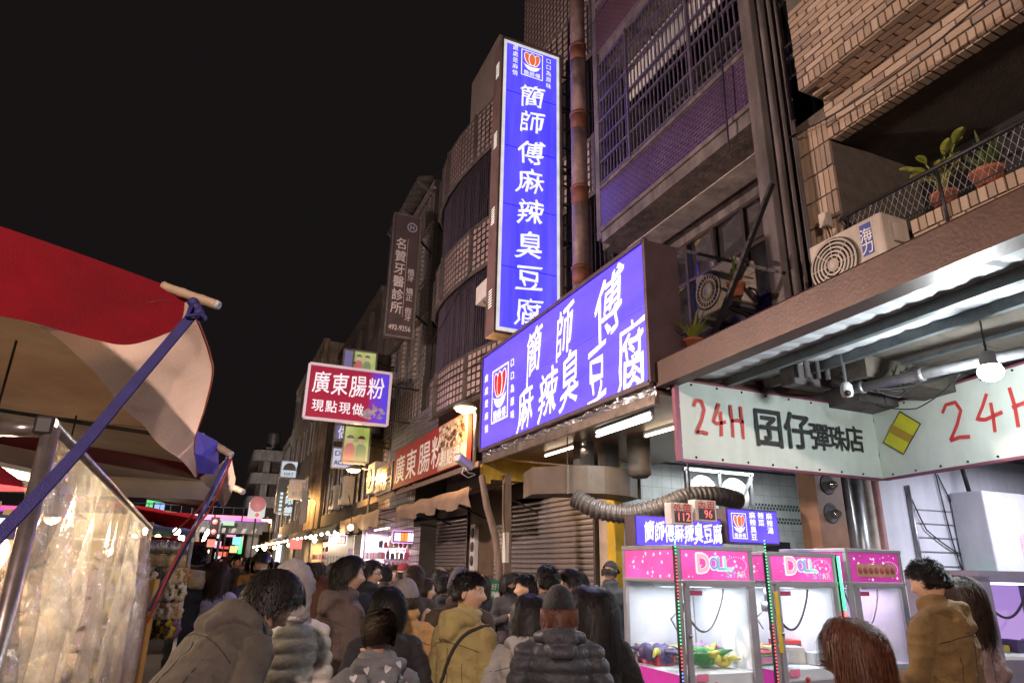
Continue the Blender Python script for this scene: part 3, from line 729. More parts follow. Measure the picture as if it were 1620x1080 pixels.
# --- street lamps (sodium heads on poles)
E_lamp = emit('sodium_glow', (1.0, .60, .22), 14, (.8, .7, .5)); M_lamp = mat('lamp_casting', (.25, .24, .23), .5, .4)
def street_lamp(x, y, z, label, power, armx=.5, base=0):
    o = thing('street_lamp', label, 'street lamp', (x + armx, y, 0), group='street lamps along the shop fronts')
    b = MB(); b.tube([(x + armx, y, base), (x + armx, y, z - .1), (x + armx - .08, y, z + .05), (x + .1, y, z + .08)], .035, 10); b.build('pole', M_lamp, o)
    b = MB(); b.lathe([(.03, .16), (.07, .14), (.22, .05), (.235, .015), (.225, .0)], (x, y, z), 18); b.build('lamp_head', M_lamp, o)
    b = MB(); b.lathe([(.21, .004), (.17, -.05), (.08, -.085), (.0, -.095)], (x, y, z), 18); b.build('lens', E_lamp, o)
    lamp('lamp_light', (x, y, z - .2), power, (1.0, .58, .22), .12, o)
    return o
street_lamp(4.05, 11.6, 4.52, 'nearest lit street lamp, between the blue sign and the red banner', 260, .22, 3.5)
street_lamp(3.70, 20.8, 4.42, 'second lit street lamp along the shop fronts, below the dancing couple poster sign', 170, .55)
street_lamp(3.75, 33.0, 4.45, 'third lit street lamp along the shop fronts, below the tofu pudding sign', 240, .5)
street_lamp(2.9, 46.0, 4.2, 'farthest lit street lamp, near the footbridge', 300, .45)

# --- further shop signs down the street
def board(name, label, u0, v0, u1, v1, Y, em, thick=.2, frame=M_alu, cat='sign'):
    a = at(u0, v0, Y=Y); c = at(u1, v1, Y=Y); x0, x1, z0, z1 = a.x, c.x, c.z, a.z
    o = thing(name, label, cat, ((x0 + x1) / 2, Y, z0))
    b = MB(); b.box((x0, Y + .012, z0), (x1, Y + thick, z1)); b.build('box', M_signbox, o)
    b = MB(); b.poly([(x0 + .03, Y, z0 + .03), (x1 - .03, Y, z0 + .03), (x1 - .03, Y, z1 - .03), (x0 + .03, Y, z1 - .03)]); b.build('face', em, o)
    b = MB()
    for p, q in (((x0, z0), (x1, z0)), ((x0, z1), (x1, z1)), ((x0, z0), (x0, z1)), ((x1, z0), (x1, z1))): b.bar((p[0], Y, p[1]), (q[0], Y, q[1]), .05)
    b.build('frame', frame, o)
    b = MB(); b.bar((x1, Y + .1, (z0 + z1) / 2), (5.0, Y + .4, (z0 + z1) / 2), .05); b.build('bracket', M_iron, o)
    return o, x0, x1, z0, z1
def blobs(o, x0, x1, z0, z1, Y, n, mats, name='picture', smin=.04, smax=.16):
    ph = MB()
    for k in range(n):
        c = V(R.uniform(x0, x1), Y - .006 - k * .0002, R.uniform(z0, z1)); s_ = R.uniform(smin, smax)
        ph.add([c + RX * (s_ * math.cos(t)) + UZ * (s_ * .9 * math.sin(t)) for t in np.linspace(0, 2 * PI, 9, endpoint=False)], [tuple(range(9))], R.randrange(len(mats)))
    return ph.build(name, mats, o)
E_lime = emit('lime_film', (.38, .48, .10), .75, var=.3, scale=2); E_film_red = emit('film_red', (.5, .04, .06), .7); E_film_skin = emit('film_skin', (.6, .38, .28), .7); E_film_black = emit('film_black', (.02, .02, .02), .2); E_film_green = emit('film_green', (.10, .25, .06), .6)
def figures(o, cx, cz, s, Y):
    """printed couple: two simple figures"""
    for dx, m in ((-.28, E_film_red), (.2, E_film_green)):
        f = MB(); f.poly([(cx + s * (dx + a), Y - .006, cz + s * b_) for a, b_ in ((-.24, -.75), (.24, -.75), (.22, .0), (.1, .14), (-.1, .14), (-.22, 0))]); ob = f.build('printed_figure', m, o)
        f = MB(); f.poly([(cx + s * (dx + .13 * math.cos(t)), Y - .008, cz + s * (.30 + .16 * math.sin(t))) for t in np.linspace(0, 2 * PI, 16, endpoint=False)]); f.build('face', E_film_skin, ob)
        f = MB(); f.poly([(cx + s * (dx + .16 * math.cos(t)), Y - .010, cz + s * (.36 + .14 * math.sin(t))) for t in np.linspace(0, PI, 12)]); f.build('hair', E_film_black, ob)
o, x0, x1, z0, z1 = board('poster_sign', 'lime lit poster sign of a dancing couple under the red hanging sign', 546, 672, 582, 732, 21.5, E_lime)
figures(o, (x0 + x1) / 2, (z0 + z1) / 2 - .1, .75, 21.5)
o, x0, x1, z0, z1 = board('poster_sign', 'lime lit poster sign seen above the red hanging sign', 557, 553, 594, 588, 21.8, E_lime)
figures(o, (x0 + x1) / 2, (z0 + z1) / 2 - .1, .6, 21.8)
E_navy = emit('navy_film', (.03, .04, .25), .7)
o, x0, x1, z0, z1 = board('navy_sign', 'dark blue strip sign beside the upper lime poster', 545, 552, 557, 590, 21.7, E_navy)
o, x0, x1, z0, z1 = board('navy_sign', 'dark blue sign left of the dancing couple poster', 531, 670, 547, 697, 22.4, E_navy)
lb = MB(); write(lb, '做', ((x0 + x1) / 2 + .1, 22.39, (z0 + z1) / 2), RX, UZ, .36, .42, .01); lb.build('lettering', E_pale, o)
E_lblue = emit('pale_blue_film', (.50, .56, .85), .75, var=.2, scale=2)
o, x0, x1, z0, z1 = board('nail_sign', 'pale blue lit sign with capital letters below the lime poster', 527, 707, 561, 742, 24.5, E_lblue)
lb = MB(); write(lb, 'ACEICE', ((x0 + x1) / 2, 24.49, z0 + .2), RX, UZ, (x1 - x0) * .8, .17, .012); lb.build('lettering', mat('grey_print', (.10, .11, .2), .6), o); lb = MB(); write(lb, 'DA', (x0 + .3, 24.49, z1 - .2), RX, UZ, .4, .18, .012); lb.build('lettering', MATS['grey_print'], o)
E_hat = emit('white_blue_film', (.62, .70, .80), .8, var=.15)
o, x0, x1, z0, z1 = board('cap_sign', 'white lit square sign with a black cap picture', 446, 728, 470, 756, 40, E_hat)
cxm, czm = (x0 + x1) / 2, (z0 + z1) / 2
f = MB(); f.poly([(cxm + .34 * math.cos(t), 39.98, czm + .02 + .34 * math.sin(t)) for t in np.linspace(0, PI, 14)] + [(cxm - .4, 39.98, czm - .06), (cxm + .46, 39.98, czm - .06)]); f.build('cap_picture', E_film_black, o)
f = MB(); write(f, 'HAT', (cxm, 39.98, z0 + .2), RX, UZ, .5, .16, .01); f.build('lettering', mat('grey_print2', (.25, .26, .3), .6), o)
E_bean = emit('beige_film', (.50, .40, .38), .42, var=.2)
o, x0, x1, z0, z1 = board('dessert_sign', 'beige lit sign with black lettering and a round stamp, above the third street lamp', 459, 758, 503, 791, 36, E_bean)
lb = MB()
for k, ch in enumerate('豆花'): write(lb, ch, (x0 + (x1 - x0) * (.54 + .3 * k), 35.98, z0 + (z1 - z0) * .64), RX, UZ, .46, .5, .02, .05, .5)
for k in range(4): write(lb, '粉圓冰品'[k], (x0 + (x1 - x0) * (.2 + .22 * k), 35.98, z0 + .25), RX, UZ, .26, .24, .01)
lb.build('lettering', E_film_black, o)
f = MB(); cc = V(x0 + .4, 35.985, z0 + (z1 - z0) * .66)
for i in range(24):
    t0, t1 = 2 * PI * i / 24, 2 * PI * (i + 1) / 24
    f.add([cc + V(.27 * math.cos(t), 0, .27 * math.sin(t)) if q else cc + V(.23 * math.cos(t), 0, .23 * math.sin(t)) for t, q in ((t0, 0), (t1, 0), (t1, 1), (t0, 1))], [(0, 1, 2, 3)])
write(f, '溫', cc, RX, UZ, .3, .3, .01); f.build('stamp', emit('stamp_red', (.4, .12, .10), .5), o)
E_vs = emit('dark_film', (.02, .025, .03), .3)
o, x0, x1, z0, z1 = board('optician_sign', 'dark vertical sign with glowing lettering beside the cap sign', 441, 757, 466, 812, 41, E_vs)
lb = MB()
for k, ch in enumerate('加眼鏡'): write(lb, ch, (x1 - .36, 40.98, z1 - .55 - k * .62), RX, UZ, .48, .5, .02, mi=(0 if k == 0 else 1))
for k in range(6): lb.add([(x0 + .2, 40.98, z1 - .9 - k * .22), (x0 + .36, 40.98, z1 - .9 - k * .22), (x0 + .36, 40.98, z1 - .76 - k * .22), (x0 + .2, 40.98, z1 - .76 - k * .22)], [(0, 1, 2, 3)], 1)
lb.build('lettering', [emit('yellow_letter', (.85, .7, .12), .9), emit('cyan_letter', (.62, .85, .9), 1.0)], o)
# round red sign on a pale board
c = at(408, 797, Y=50)
o = thing('round_sign', 'round pink-red lit sign on a pale board near the footbridge', 'sign', tuple(c - V(0, 0, 1.6)))
b = MB(); b.lathe([(0, -.1), (.50, -.1), (.52, 0), (.50, .1), (0, .1)], tuple(c), 24, 'Y'); b.build('disc', emit('pink_red_film', (.55, .12, .17), .7), o)
b = MB(); b.box((c.x - .55, c.y + .15, c.z - .95), (c.x + .55, c.y + .3, c.z + .1)); b.build('board', emit('pale_board_film', (.6, .68, .72), .75), o)
b = MB(); b.ball((c.x + .05, c.y + .12, c.z - .72), (.13, .04, .13)); b.build('red_dot', emit('red_dot', (.7, .03, .05), .8), o)
b = MB(); b.bar((c.x, c.y + .4, 0), (c.x, c.y + .4, c.z), .12); b.build('post', M_iron, o)
# ================================================================== metal awning of the marble-game shop
AW = thing('metal_awning', 'corrugated metal awning with brown gutter over the claw machine shop', 'awning', (4.5, 2.5, 3.5))
M_gut = mat('brown_gutter', (.085, .046, .032), .45, .3, var=.25, scale=3, bump=.1, streak=.3)
M_corr = mat('white_corrugated', (.62, .64, .66), .4, .15, var=.15, scale=3, streak=.15)
M_purlin = mat('grey_purlin', (.13, .15, .16), .5, .5, var=.3, scale=9)
def awn(y): return -.04 * (5.25 - y)          # the gutter runs slightly inwards
b = MB(); ga, gb_ = 5.26, -2.5
prof = [(0, -.10), (0, .15), (.025, .175), (.05, .155), (.05, .06), (.17, .06), (.17, -.10)]
pr = [[V(3.84 + dx + awn(y), y, 3.52 + dz) for dx, dz in prof + [prof[0]]] for y in (ga, gb_)]
b.grid(pr, smooth=False); b.poly([p for p in pr[0][:-1]]); b.build('gutter', M_gut, AW)
b = MB(); P = []
n = int((5.2 + 2.5) / .025)
for i in range(n + 1):
    y = 5.2 - i * .025; k = i % 10; dz = .012 if k in (0, 1) else (.006 if k in (2, 9) else 0)
    P.append([V(x + awn(y), y, 3.50 + (x - 3.88) * .10 + dz) for x in (3.90, 5.3, 6.5)])
b.grid(P, smooth=False); b.build('corrugated_sheet', M_corr, AW)
for x, nm in ((4.62, 'purlin'), (5.18, 'purlin')):
    b = MB(); z = 3.455 + (x - 3.88) * .10; b.bar((x, 5.15, z), (x + awn(-2.5), -2.5, z), .06, .09); b.build(nm, M_purlin, AW)
b = MB(); b.bar((5.75, 5.1, 3.62), (5.75, -2.5, 3.62), .06, .1); b.build('purlin', M_purlin, AW)
b = MB(); b.bar((3.92, 5.18, 3.43), (6.5, 5.18, 3.66), .05, .08); b.build('end_rafter', M_gut, AW)

# white canvas sign in two panels
BA = thing('canvas_sign', 'white canvas corner banner with red 24H lettering above the claw machines', 'sign', (5.4, 5.1, 2.7))
M_canvas = mat('white_canvas', (.60, .64, .58), .6, var=.10, scale=2.5, bump=.12, bscale=6, streak=.10)
M_pinkrim = mat('maroon_rim', (.22, .06, .10), .5, .2, var=.2)
k0 = V(6.70, 5.11, 0); d2 = V(-.208, -.978, 0)
def panel(a, d, L, za, zb, nm):
    n = V(d.y, -d.x, 0);  P = []
    for i in range(31):
        s = L * i / 30
        P.append([a + d * s + n * (.006 * math.sin(s * 5 + j * 2) * (1 if 0 < j < 6 else 0)) + V(0, 0, za + (zb - za) * j / 6) for j in range(7)])
    b = MB(); b.grid(P); o = b.build(nm, M_canvas, BA)
    for zz in (za, zb):
        b = MB(); b.bar(a + V(0, 0, zz) - n * .03, a + d * L + V(0, 0, zz) - n * .03, .05, .05); b.build('rim', M_pinkrim, BA)
    b = MB()
    for i in range(int(L / .32)):
        for zz in (za + .025, zb - .025): p = a + d * (.16 + i * .32) + n * .006 + V(0, 0, zz); b.ball(tuple(p), (.012, .012, .012), 6, 4)
    o2 = b.build('rivets', M_iron, BA); o2['kind'] = 'stuff'
    return o
A1 = V(3.99, 5.11, 0)
panel(A1, V(1, 0, 0), 2.71, 2.70, 3.47, 'canvas'); panel(k0, d2, 3.4, 2.70, 3.47, 'canvas')
for q_ in (A1 + V(-.02, .02, 0), k0 + V(.02, .03, 0)):
    b = MB(); b.bar(q_ + V(0, 0, 2.68), q_ + V(0, 0, 3.5), .05); b.build('upright', M_pinkrim, BA)
M_redink = mat('red_ink', (.50, .045, .04), .6, var=.1); M_blackink = mat('black_ink', (.025, .025, .027), .6, var=.1)
def brushnum(mb, txt, org, right, w, h, gap, r):
    """hand-drawn numerals and letters from strokes"""
    st = {'2': [[(0, .8), (.2, 1), (.6, 1), (.75, .75), (.5, .4), (.1, .02)], [(.1, .02), (.5, .06), (.9, .02)]],
          '4': [[(.55, 1), (.3, .7), (.02, .42), (.3, .36), (.95, .45)], [(.62, .75), (.6, .4), (.55, 0)]],
          'H': [[(.08, 1), (.12, .5), (.08, 0)], [(.02, .5), (.5, .55), (1, .52)], [(.85, 1.0), (.88, .5), (.84, -.02)]]}
    x = 0
    for ch in txt:
        for s in st[ch]:
            pts = []
            for i in range(len(s) - 1):
                for k in range(4): t = k / 4; pts.append((s[i][0] * (1 - t) + s[i + 1][0] * t, s[i][1] * (1 - t) + s[i + 1][1] * t))
            pts.append(s[-1]); L_, R_ = [], []
            for i, p in enumerate(pts):
                a = pts[max(i - 1, 0)]; c = pts[min(i + 1, len(pts) - 1)]; dx, dy = (c[0] - a[0]) * w, (c[1] - a[1]) * h; q = math.hypot(dx, dy) or 1; nx, ny = -dy / q * r, dx / q * r
                o = org + right * (x + p[0] * w) + UZ * (p[1] * h); L_.append(o + right * nx + UZ * ny); R_.append(o - right * nx - UZ * ny)
            mb.grid([L_, R_], smooth=False)
        x += gap
    return mb
def pp(u, v): return at(u, v, Y=5.098)
o_ = pp(1101, 693); lb = MB(); brushnum(lb, '24H', V(o_.x, 5.095, 2.96), RX, .17, .33, .225, .017); lb.build('numerals', M_redink, BA)
lb = MB()
for ch, u, v, s_ in (('囝', 1216, 676, .38), ('仔', 1262, 681, .36), ('彈', 1297, 690, .27), ('珠', 1325, 693, .25), ('店', 1352, 694, .27)):
    p = pp(u, v); write(lb, ch, (p.x, 5.096, p.z), RX, UZ, s_, s_ * 1.05, .022)
lb.build('lettering', M_blackink, BA)
nn = V(d2.y, -d2.x, 0)
def p2(s, z, off=.012): return k0 + d2 * s + nn * off + V(0, 0, z)
# direction to the right in the picture is d2; measure along the panel by the view ray
def on_panel2(u, v):
    dd = at(u, v, D=1.0) - V(*CAMC.tolist()); c = V(*CAMC.tolist()); den = dd.dot(nn); t = (k0 - c).dot(nn) / den; p = c + dd * t
    return (p - k0).dot(d2), p.z
s0, zz0 = on_panel2(1500, 690); s1, zz1 = on_panel2(1612, 640)
lb = MB(); o2 = p2(s0, 2.94, .014); brushnum(lb, '24H', o2, d2, (s1 - s0) * .36, .36, (s1 - s0) * .46, .018); lb.build('numerals', M_redink, BA)
sa, za_ = on_panel2(1428, 686)
M_yel = mat('yellow_print', (.62, .58, .03), .55, var=.15); M_ochre = mat('ochre_print', (.42, .26, .03), .55, var=.1)
def q2(u, v, off): sx, sz = on_panel2(u, v); return k0 + d2 * sx + V(0, 0, sz) + nn * off
_bag = [(1425, 650), (1459, 670), (1431, 719), (1398, 700)]; _cx, _cy = 1428, 685
f = MB(); f.poly([q2(u, v, .012) for u, v in reversed(_bag)]); bag = f.build('bag_picture', M_blackink, BA)
f = MB(); f.poly([q2(_cx + (u - _cx) * .93, _cy + (v - _cy) * .94, .015) for u, v in reversed(_bag)]); f.build('bag_print', M_yel, bag)
f = MB(); f.poly([q2(u, v, .018) for u, v in ((1440, 700), (1407, 682), (1413, 671), (1447, 689))]); f.build('bag_band', M_ochre, bag)

# lit bulb, conduit, wires, cctv dome under the awning
BU = thing('hanging_bulb', 'glaring white light bulb hanging under the metal awning', 'lamp', tuple(at(1567, 588, D=4.9)))
bc = BU.location
b = MB(); b.ball(tuple(bc), (.085, .085, .07), 18, 12); b.build('bulb', emit('white_bulb', (.90, 1.0, 1.0), 16, (.9, .9, .9)), BU)
b = MB(); b.lathe([(.0, .16), (.05, .15), (.06, .06), (.075, .045)], tuple(bc), 14); b.build('socket', M_wpaint, BU)
b = MB(); b.tube([bc + V(0, 0, .15), bc + V(.01, 0, .4), bc + V(0, 0, 3.55 - bc.z)], .008, 6); b.build('cable', M_iron, BU)
lamp('bulb_light', tuple(bc - V(0, 0, .12)), 165, (.88, .97, 1.0), .09, BU)
a_, c_ = at(1340, 618, D=6.2), at(1640, 552, D=4.9)
CD = thing('conduit_pipe', 'grey conduit pipe running under the metal awning', 'pipe', tuple(a_))
b = MB(); b.tube([a_, c_], .045, 12); b.build('pipe', M_galv, CD)
for k in range(3):
    b = MB(); p = a_ + (c_ - a_) * (.1 + .35 * k); b.lathe([(.046, -.02), (.06, -.015), (.06, .015), (.046, .02)], (0, 0, 0), 12, M=(c_ - a_).to_track_quat('Z', 'Y').to_matrix()); b.v = [(x + p.x, y + p.y, z + p.z) for x, y, z in b.v]; b.build('clip', M_galv, CD)
def wires(name, label, pts_list, r=.006, m=None):
    o = thing(name, label, 'cable', tuple(pts_list[0][0]))
    for pts in pts_list:
        P = []
        for i in range(len(pts) - 1):
            a, c = V(*pts[i]), V(*pts[i + 1]); sag = .06 * (c - a).length
            for k in range(8): t = k / 8; P.append(a + (c - a) * t - V(0, 0, 4 * sag * t * (1 - t)))
        P.append(V(*pts[-1])); b = MB(); b.tube(P, r, 5); b.build('wire', m or M_iron, o)
    return o
wires('cable_tangle', 'black cable tangle under the metal awning beside the conduit', [[at(1330 + R.uniform(-20, 20), 600 + R.uniform(-12, 20), D=6.2), at(1375 + R.uniform(-20, 60), 612 + R.uniform(-20, 22), D=6.1), at(1440 + R.uniform(-20, 80), 590 + R.uniform(-12, 16), D=6.0)] for k in range(9)], .009)
wires('drooping_cable', 'thin black cable drooping across the white canvas banner', [[at(1385, 640, D=6.3), at(1450, 646, D=6.0), at(1520, 590, D=5.6)]], .006)
c0 = at(1340, 620, D=6.0)
CC = thing('ceiling_camera', 'small ceiling camera among the cables under the awning', 'camera', tuple(c0))
b = MB(); b.lathe([(0, -.05), (.045, -.04), (.055, 0), (.05, .06), (.03, .09), (0, .09)], tuple(c0), 14); b.build('housing', M_wpaint, CC)
b = MB(); b.ball((c0.x - .03, c0.y - .03, c0.z - .02), .03, 10, 6); b.build('lens', M_iron, CC)
b = MB(); b.bar(c0 + V(0, 0, .08), c0 + V(0, 0, .5), .02); b.build('rod', M_galv, CC)

# ================================================================== air-conditioner outdoor units
M_acw = mat('ac_beige', (.50, .44, .37), .5, var=.18, scale=3, streak=.35); M_acd = mat('ac_dark', (.05, .045, .045), .6, var=.2)
def ac_unit(label, c, w, h, d, rot, fan_r, style='rings', sticker=False):
    """local: front faces -Y, width along X"""
    o = thing('air_conditioner', label, 'air conditioner', c, rot)
    b = MB(); b.bbox((-w / 2, -d / 2, 0), (w / 2, d / 2, h), .02); b.build('housing', M_acw, o, False)
    fx = -w * .16; fz = h * .5
    b = MB(); b.lathe([(0, 0), (fan_r * 1.02, 0), (fan_r * 1.05, -.012), (fan_r * 1.0, -.018)], (fx, -d / 2 - .004, fz), 32, 'Y'); b.build('fan_well', M_acd, o, False)
    for k in range(6 if style == 'rings' else 3):
        r_ = fan_r * (1 - k * (.15 if style == 'rings' else .3)); b = MB(); b.lathe([(r_, -.02), (r_ - .012, -.026), (r_ - .02, -.02), (r_, -.02)], (fx, -d / 2 - .005, fz), 32, 'Y'); b.build('guard_ring', M_acw, o, False)
    b = MB()
    for k in range(24 if style != 'rings' else 8): t = 2 * PI * k / (24 if style != 'rings' else 8); b.bar((fx + .05 * math.cos(t), -d / 2 - .026, fz + .05 * math.sin(t)), (fx + fan_r * math.cos(t), -d / 2 - .026, fz + fan_r * math.sin(t)), .006)
    b.build('guard_spokes', M_acw, o, False)
    b = MB(); b.lathe([(0, -.034), (.05, -.032), (.055, -.02)], (fx, -d / 2 - .004, fz), 16, 'Y'); b.build('hub', M_acw, o, False)
    b = MB(); b.bbox((w / 2, -d * .2, h * .55), (w / 2 + .03, d * .3, h * .85), .008); b.build('valve_cover', M_acw, o, False)
    b = MB(); b.tube([(w / 2 + .02, 0, h * .3), (w / 2 + .1, .02, h * .2), (w / 2 + .06, .1, -.05)], .015, 8); b.build('pipe', M_iron, o, False)
    for sx in (-1, 1):
        b = MB(); b.box((sx * w * .36 - .03, -d / 2 - .02, -.04), (sx * w * .36 + .03, d / 2 + .02, 0)); b.build('foot', M_galv, o, False)
    if sticker:
        b = MB(); b.box((w * .22, -d / 2 - .004, h * .42), (w * .36, -d / 2 - .001, h * .92)); s_ = b.build('sticker', mat('blue_sticker', (.03, .06, .30), .5, var=.1), o, False)
        b = MB()
        for k, ch in enumerate('海力'): write(b, ch, (w * .29, -d / 2 - .006, h * (.74 - .19 * k)), RX, UZ, .11, .12, .01)
        b.build('sticker_print', M_whiteb, s_, False)
    return o
_a, _c = at(1283, 424, X=4.58), at(1398, 366, X=4.58)
ac_unit('beige air conditioner with large fan on the awning edge, below the brick pier', (4.74, (_a.y + _c.y) / 2, 3.93), _a.y - _c.y, .56, .32, math.radians(-90), .235, 'rings', True)
ac_unit('beige air conditioner behind rusty struts in front of the blue-lit window', (4.95, 5.37, 4.46), .66, .52, .30, math.radians(-90), .205, 'spokes')
ABR = thing('unit_bracket', 'iron bracket carrying the air conditioner before the blue-lit window', 'bracket', (5.1, 5.5, 4.4))
for y in (5.15, 5.6):
    b = MB(); b.bar((4.78, y, 4.40), (5.26, y, 4.40), .04); b.bar((4.8, y, 4.39), (5.26, y, 4.30), .03); b.build('arm', M_iron, ABR)
for p, q, lab in (((1040, 387), (1240, 432), 'black iron bar crossing in front of the blue-lit window'), ((1222, 290), (1125, 540), 'slanted black iron strut with holes beside the blue-lit window')):
    a, c = at(*p, X=4.55), at(*q, X=4.62 if q[1] < 500 else 4.5)
    o = thing('iron_strut', lab, 'strut', tuple(a)); b = MB(); b.bar(a, c, .05, .035); b.build('bar', M_iron, o)
    b = MB()
    for k in range(16): pnt = a + (c - a) * ((k + .5) / 16); b.bar(pnt + V(-.03, 0, 0), pnt + V(-.027, 0, 0), .02)
    o2 = b.build('bolt_holes', M_black, o); o2['kind'] = 'stuff'
# potted plants
M_terra = mat('terracotta', (.34, .11, .055), .8, var=.3, scale=8, bump=.3); M_leaf = mat('leaf_green', (.07, .11, .025), .5, var=.4, scale=6); M_leafy = mat('leaf_yellow_green', (.22, .24, .04), .5, var=.3, scale=6)
def pot_plant(label, c, r, kind, nleaf=12, leaf=M_leaf, seed=1):
    rr_ = random.Random(seed); o = thing('potted_plant', label, 'plant', tuple(c)); c = V(*c)
    b = MB(); b.lathe([(0, 0), (r * .68, 0), (r * .95, r * 1.3), (r * 1.06, r * 1.3), (r * 1.08, r * 1.55), (r * .98, r * 1.55), (r * .9, r * 1.4), (0, r * 1.4)], tuple(c), 20); b.build('pot', M_terra, o)
    top = c + V(0, 0, r * 1.4)
    for k in range(nleaf):
        a = rr_.uniform(0, 2 * PI); d = V(math.cos(a), math.sin(a), 0); b = MB()
        if kind == 'broad':
            L = rr_.uniform(.18, .36); lean = rr_.uniform(.25, .8); tip = top + d * (L * lean) + V(0, 0, L); b.tube([top + d * .02, top + d * (L * lean * .35) + V(0, 0, L * .6), tip], .006, 5)
            side = d.cross(UZ); lw = rr_.uniform(.03, .05); ll = rr_.uniform(.12, .20); dr = (d * .8 + V(0, 0, .55)).normalized()
            P = [[tip + dr * (ll * t) + side * (s_ * lw * math.sin(PI * min(1, t * .93 + .05)) ** .7) - V(0, 0, .05 * t * t) + V(0, 0, .02 * abs(s_)) for s_ in (-1, -.5, 0, .5, 1)] for t in np.linspace(0, 1, 8)]
            b.grid(P)
        else:
            L = rr_.uniform(.2, .45); bend = rr_.uniform(.4, 1.0); side = d.cross(UZ)
            P = [[top + d * (L * bend * t) + V(0, 0, L * (t - .55 * bend * t * t)) + side * (s_ * .022 * (1 - t) ** .6) for s_ in (-1, 0, 1)] for t in np.linspace(0, 1, 8)]
            b.grid(P)
        b.build('leaf', leaf, o)
    return o
pot_plant('broad-leaved potted plant with yellow-green leaves on the brick balcony', V(5.34, at(1495, 316, X=5.34).y, 4.64), .105, 'broad', 22, M_leafy, 3)
pot_plant('dark leafy plant in the larger terracotta pot on the brick balcony', V(5.36, at(1567, 290, X=5.36).y, 4.64), .12, 'blade', 34, M_leaf, 4)
pot_plant('small terracotta pot of herbs beside the barred window air conditioner', (4.68, 4.92, 4.43), .09, 'blade', 10, M_leaf, 5)
pot_plant('yellowing long-leaved plant in a pot at the far end of the awning gutter', at(1098, 560, X=4.25), .10, 'blade', 16, M_leafy, 6)
# pipes up the column between the two upright buildings
CP = thing('wall_conduits', 'bundle of thin vertical pipes between the purple and the brick building', 'pipe', (5.0, 4.41, 3.4))
for k, (dx, r_) in enumerate(((-.02, .03), (.1, .02), (.2, .025))):
    b = MB(); b.tube([(4.98 + dx, 4.40 - .02 * k, 3.45), (4.98 + dx, 4.40 - .02 * k, 12)], r_, 8); b.build('pipe', M_conc, CP)
wires('loose_cable', 'loose black cable hanging down the purple balcony front', [[(4.9, 5.0, 11.5), (4.88, 4.98, 8.5), (4.9, 5.05, 6.4)]], .012)
wires('street_cable', 'thin cable crossing from the tall sign to the purple building', [[(5.02, 9.5, 11.3), (4.98, 7.4, 11.2), (4.95, 4.6, 11.0)]], .008)
JB = thing('junction_box', 'small pale junction box on the brick pier', 'box', (5.17, 4.12, 4.95)); b = MB(); b.bbox((5.10, 4.06, 4.95), (5.19, 4.15, 5.10), .008); b.build('box', M_acw, JB); b = MB(); b.tube([(5.15, 4.1, 4.95), (5.17, 4.08, 4.75), (5.15, 4.15, 4.6)], .008, 6); b.build('cable', M_iron, JB)
# ================================================================== stinky tofu shop front under the big sign
TS = thing('tofu_shop', 'open shop front under the big blue sign with yellow beam and tube lights', 'shop', (4.5, 7.5, 0))
M_soffit = mat('brown_soffit', (.24, .17, .11), .35, .3, var=.35, scale=3, bump=.15)
M_yellow = mat('yellow_paint', (.55, .36, .02), .5, var=.2, scale=4, streak=.25)
b = MB(); b.box((3.86, 5.3, 3.36), (6.6, 10.0, 3.40)); b.build('soffit', M_soffit, TS)
b = MB(); b.box((3.84, 5.3, 3.26), (3.90, 10.05, 3.36)); b.build('edge_trim', mat('steel_trim', (.45, .38, .32), .3, .8, var=.3, scale=5), TS)
b = MB(); b.box((3.92, 10.02, 3.02), (6.2, 10.08, 3.34)); b.box((3.84, 10.0, 2.95), (3.98, 10.12, 3.26)); b.build('cross_beam', M_yellow, TS)
b = MB(); b.box((4.7, 5.35, 3.2), (6.0, 5.45, 3.36)); b.build('near_beam', M_yellow, TS)
E_tube = emit('warm_tube', (1.0, .78, .55), 7, (.9, .9, .9)); E_tubec = emit('cool_tube', (.85, .97, .95), 8, (.9, .9, .9))
def tube_light(label, a, c, em, power, colr, parent_z=3.36):
    o = thing('tube_light', label, 'lamp', tuple(a), group='tube lights under the big sign'); a, c = V(*a), V(*c)
    b = MB(); b.tube([a, c], .016, 10); b.build('tube', em, o)
    b = MB(); b.bar(a + V(0, 0, .035), c + V(0, 0, .035), .05, .03); b.build('fitting', M_wpaint, o)
    for p in (a, c):
        b = MB(); b.box((p.x - .015, p.y - .02, p.z - .02), (p.x + .015, p.y + .02, p.z + .04)); b.build('end_cap', M_wpaint, o)
    lamp('tube_glow', tuple((a + c) / 2 - V(0, 0, .06)), power, colr, (.04, (a - c).length), o, 'AREA')
tube_light('cool white tube light, nearer one of the bright pair under the big sign', (4.24, 7.1, 3.31), (4.20, 5.85, 3.31), E_tubec, 20, (.88, .97, 1))
tube_light('cool white tube light, inner one of the bright pair under the big sign', (4.36, 7.3, 3.31), (4.34, 6.05, 3.31), E_tubec, 20, (.88, .97, 1))
tube_light('warm tube light at the far end under the big sign', (4.50, 9.08, 3.31), (4.50, 7.87, 3.31), E_tube, 18, (1, .75, .5))
tube_light('warm tube light behind the exhaust duct under the big sign', (4.9, 7.0, 3.31), (4.9, 6.0, 3.31), E_tube, 18, (1, .75, .5))
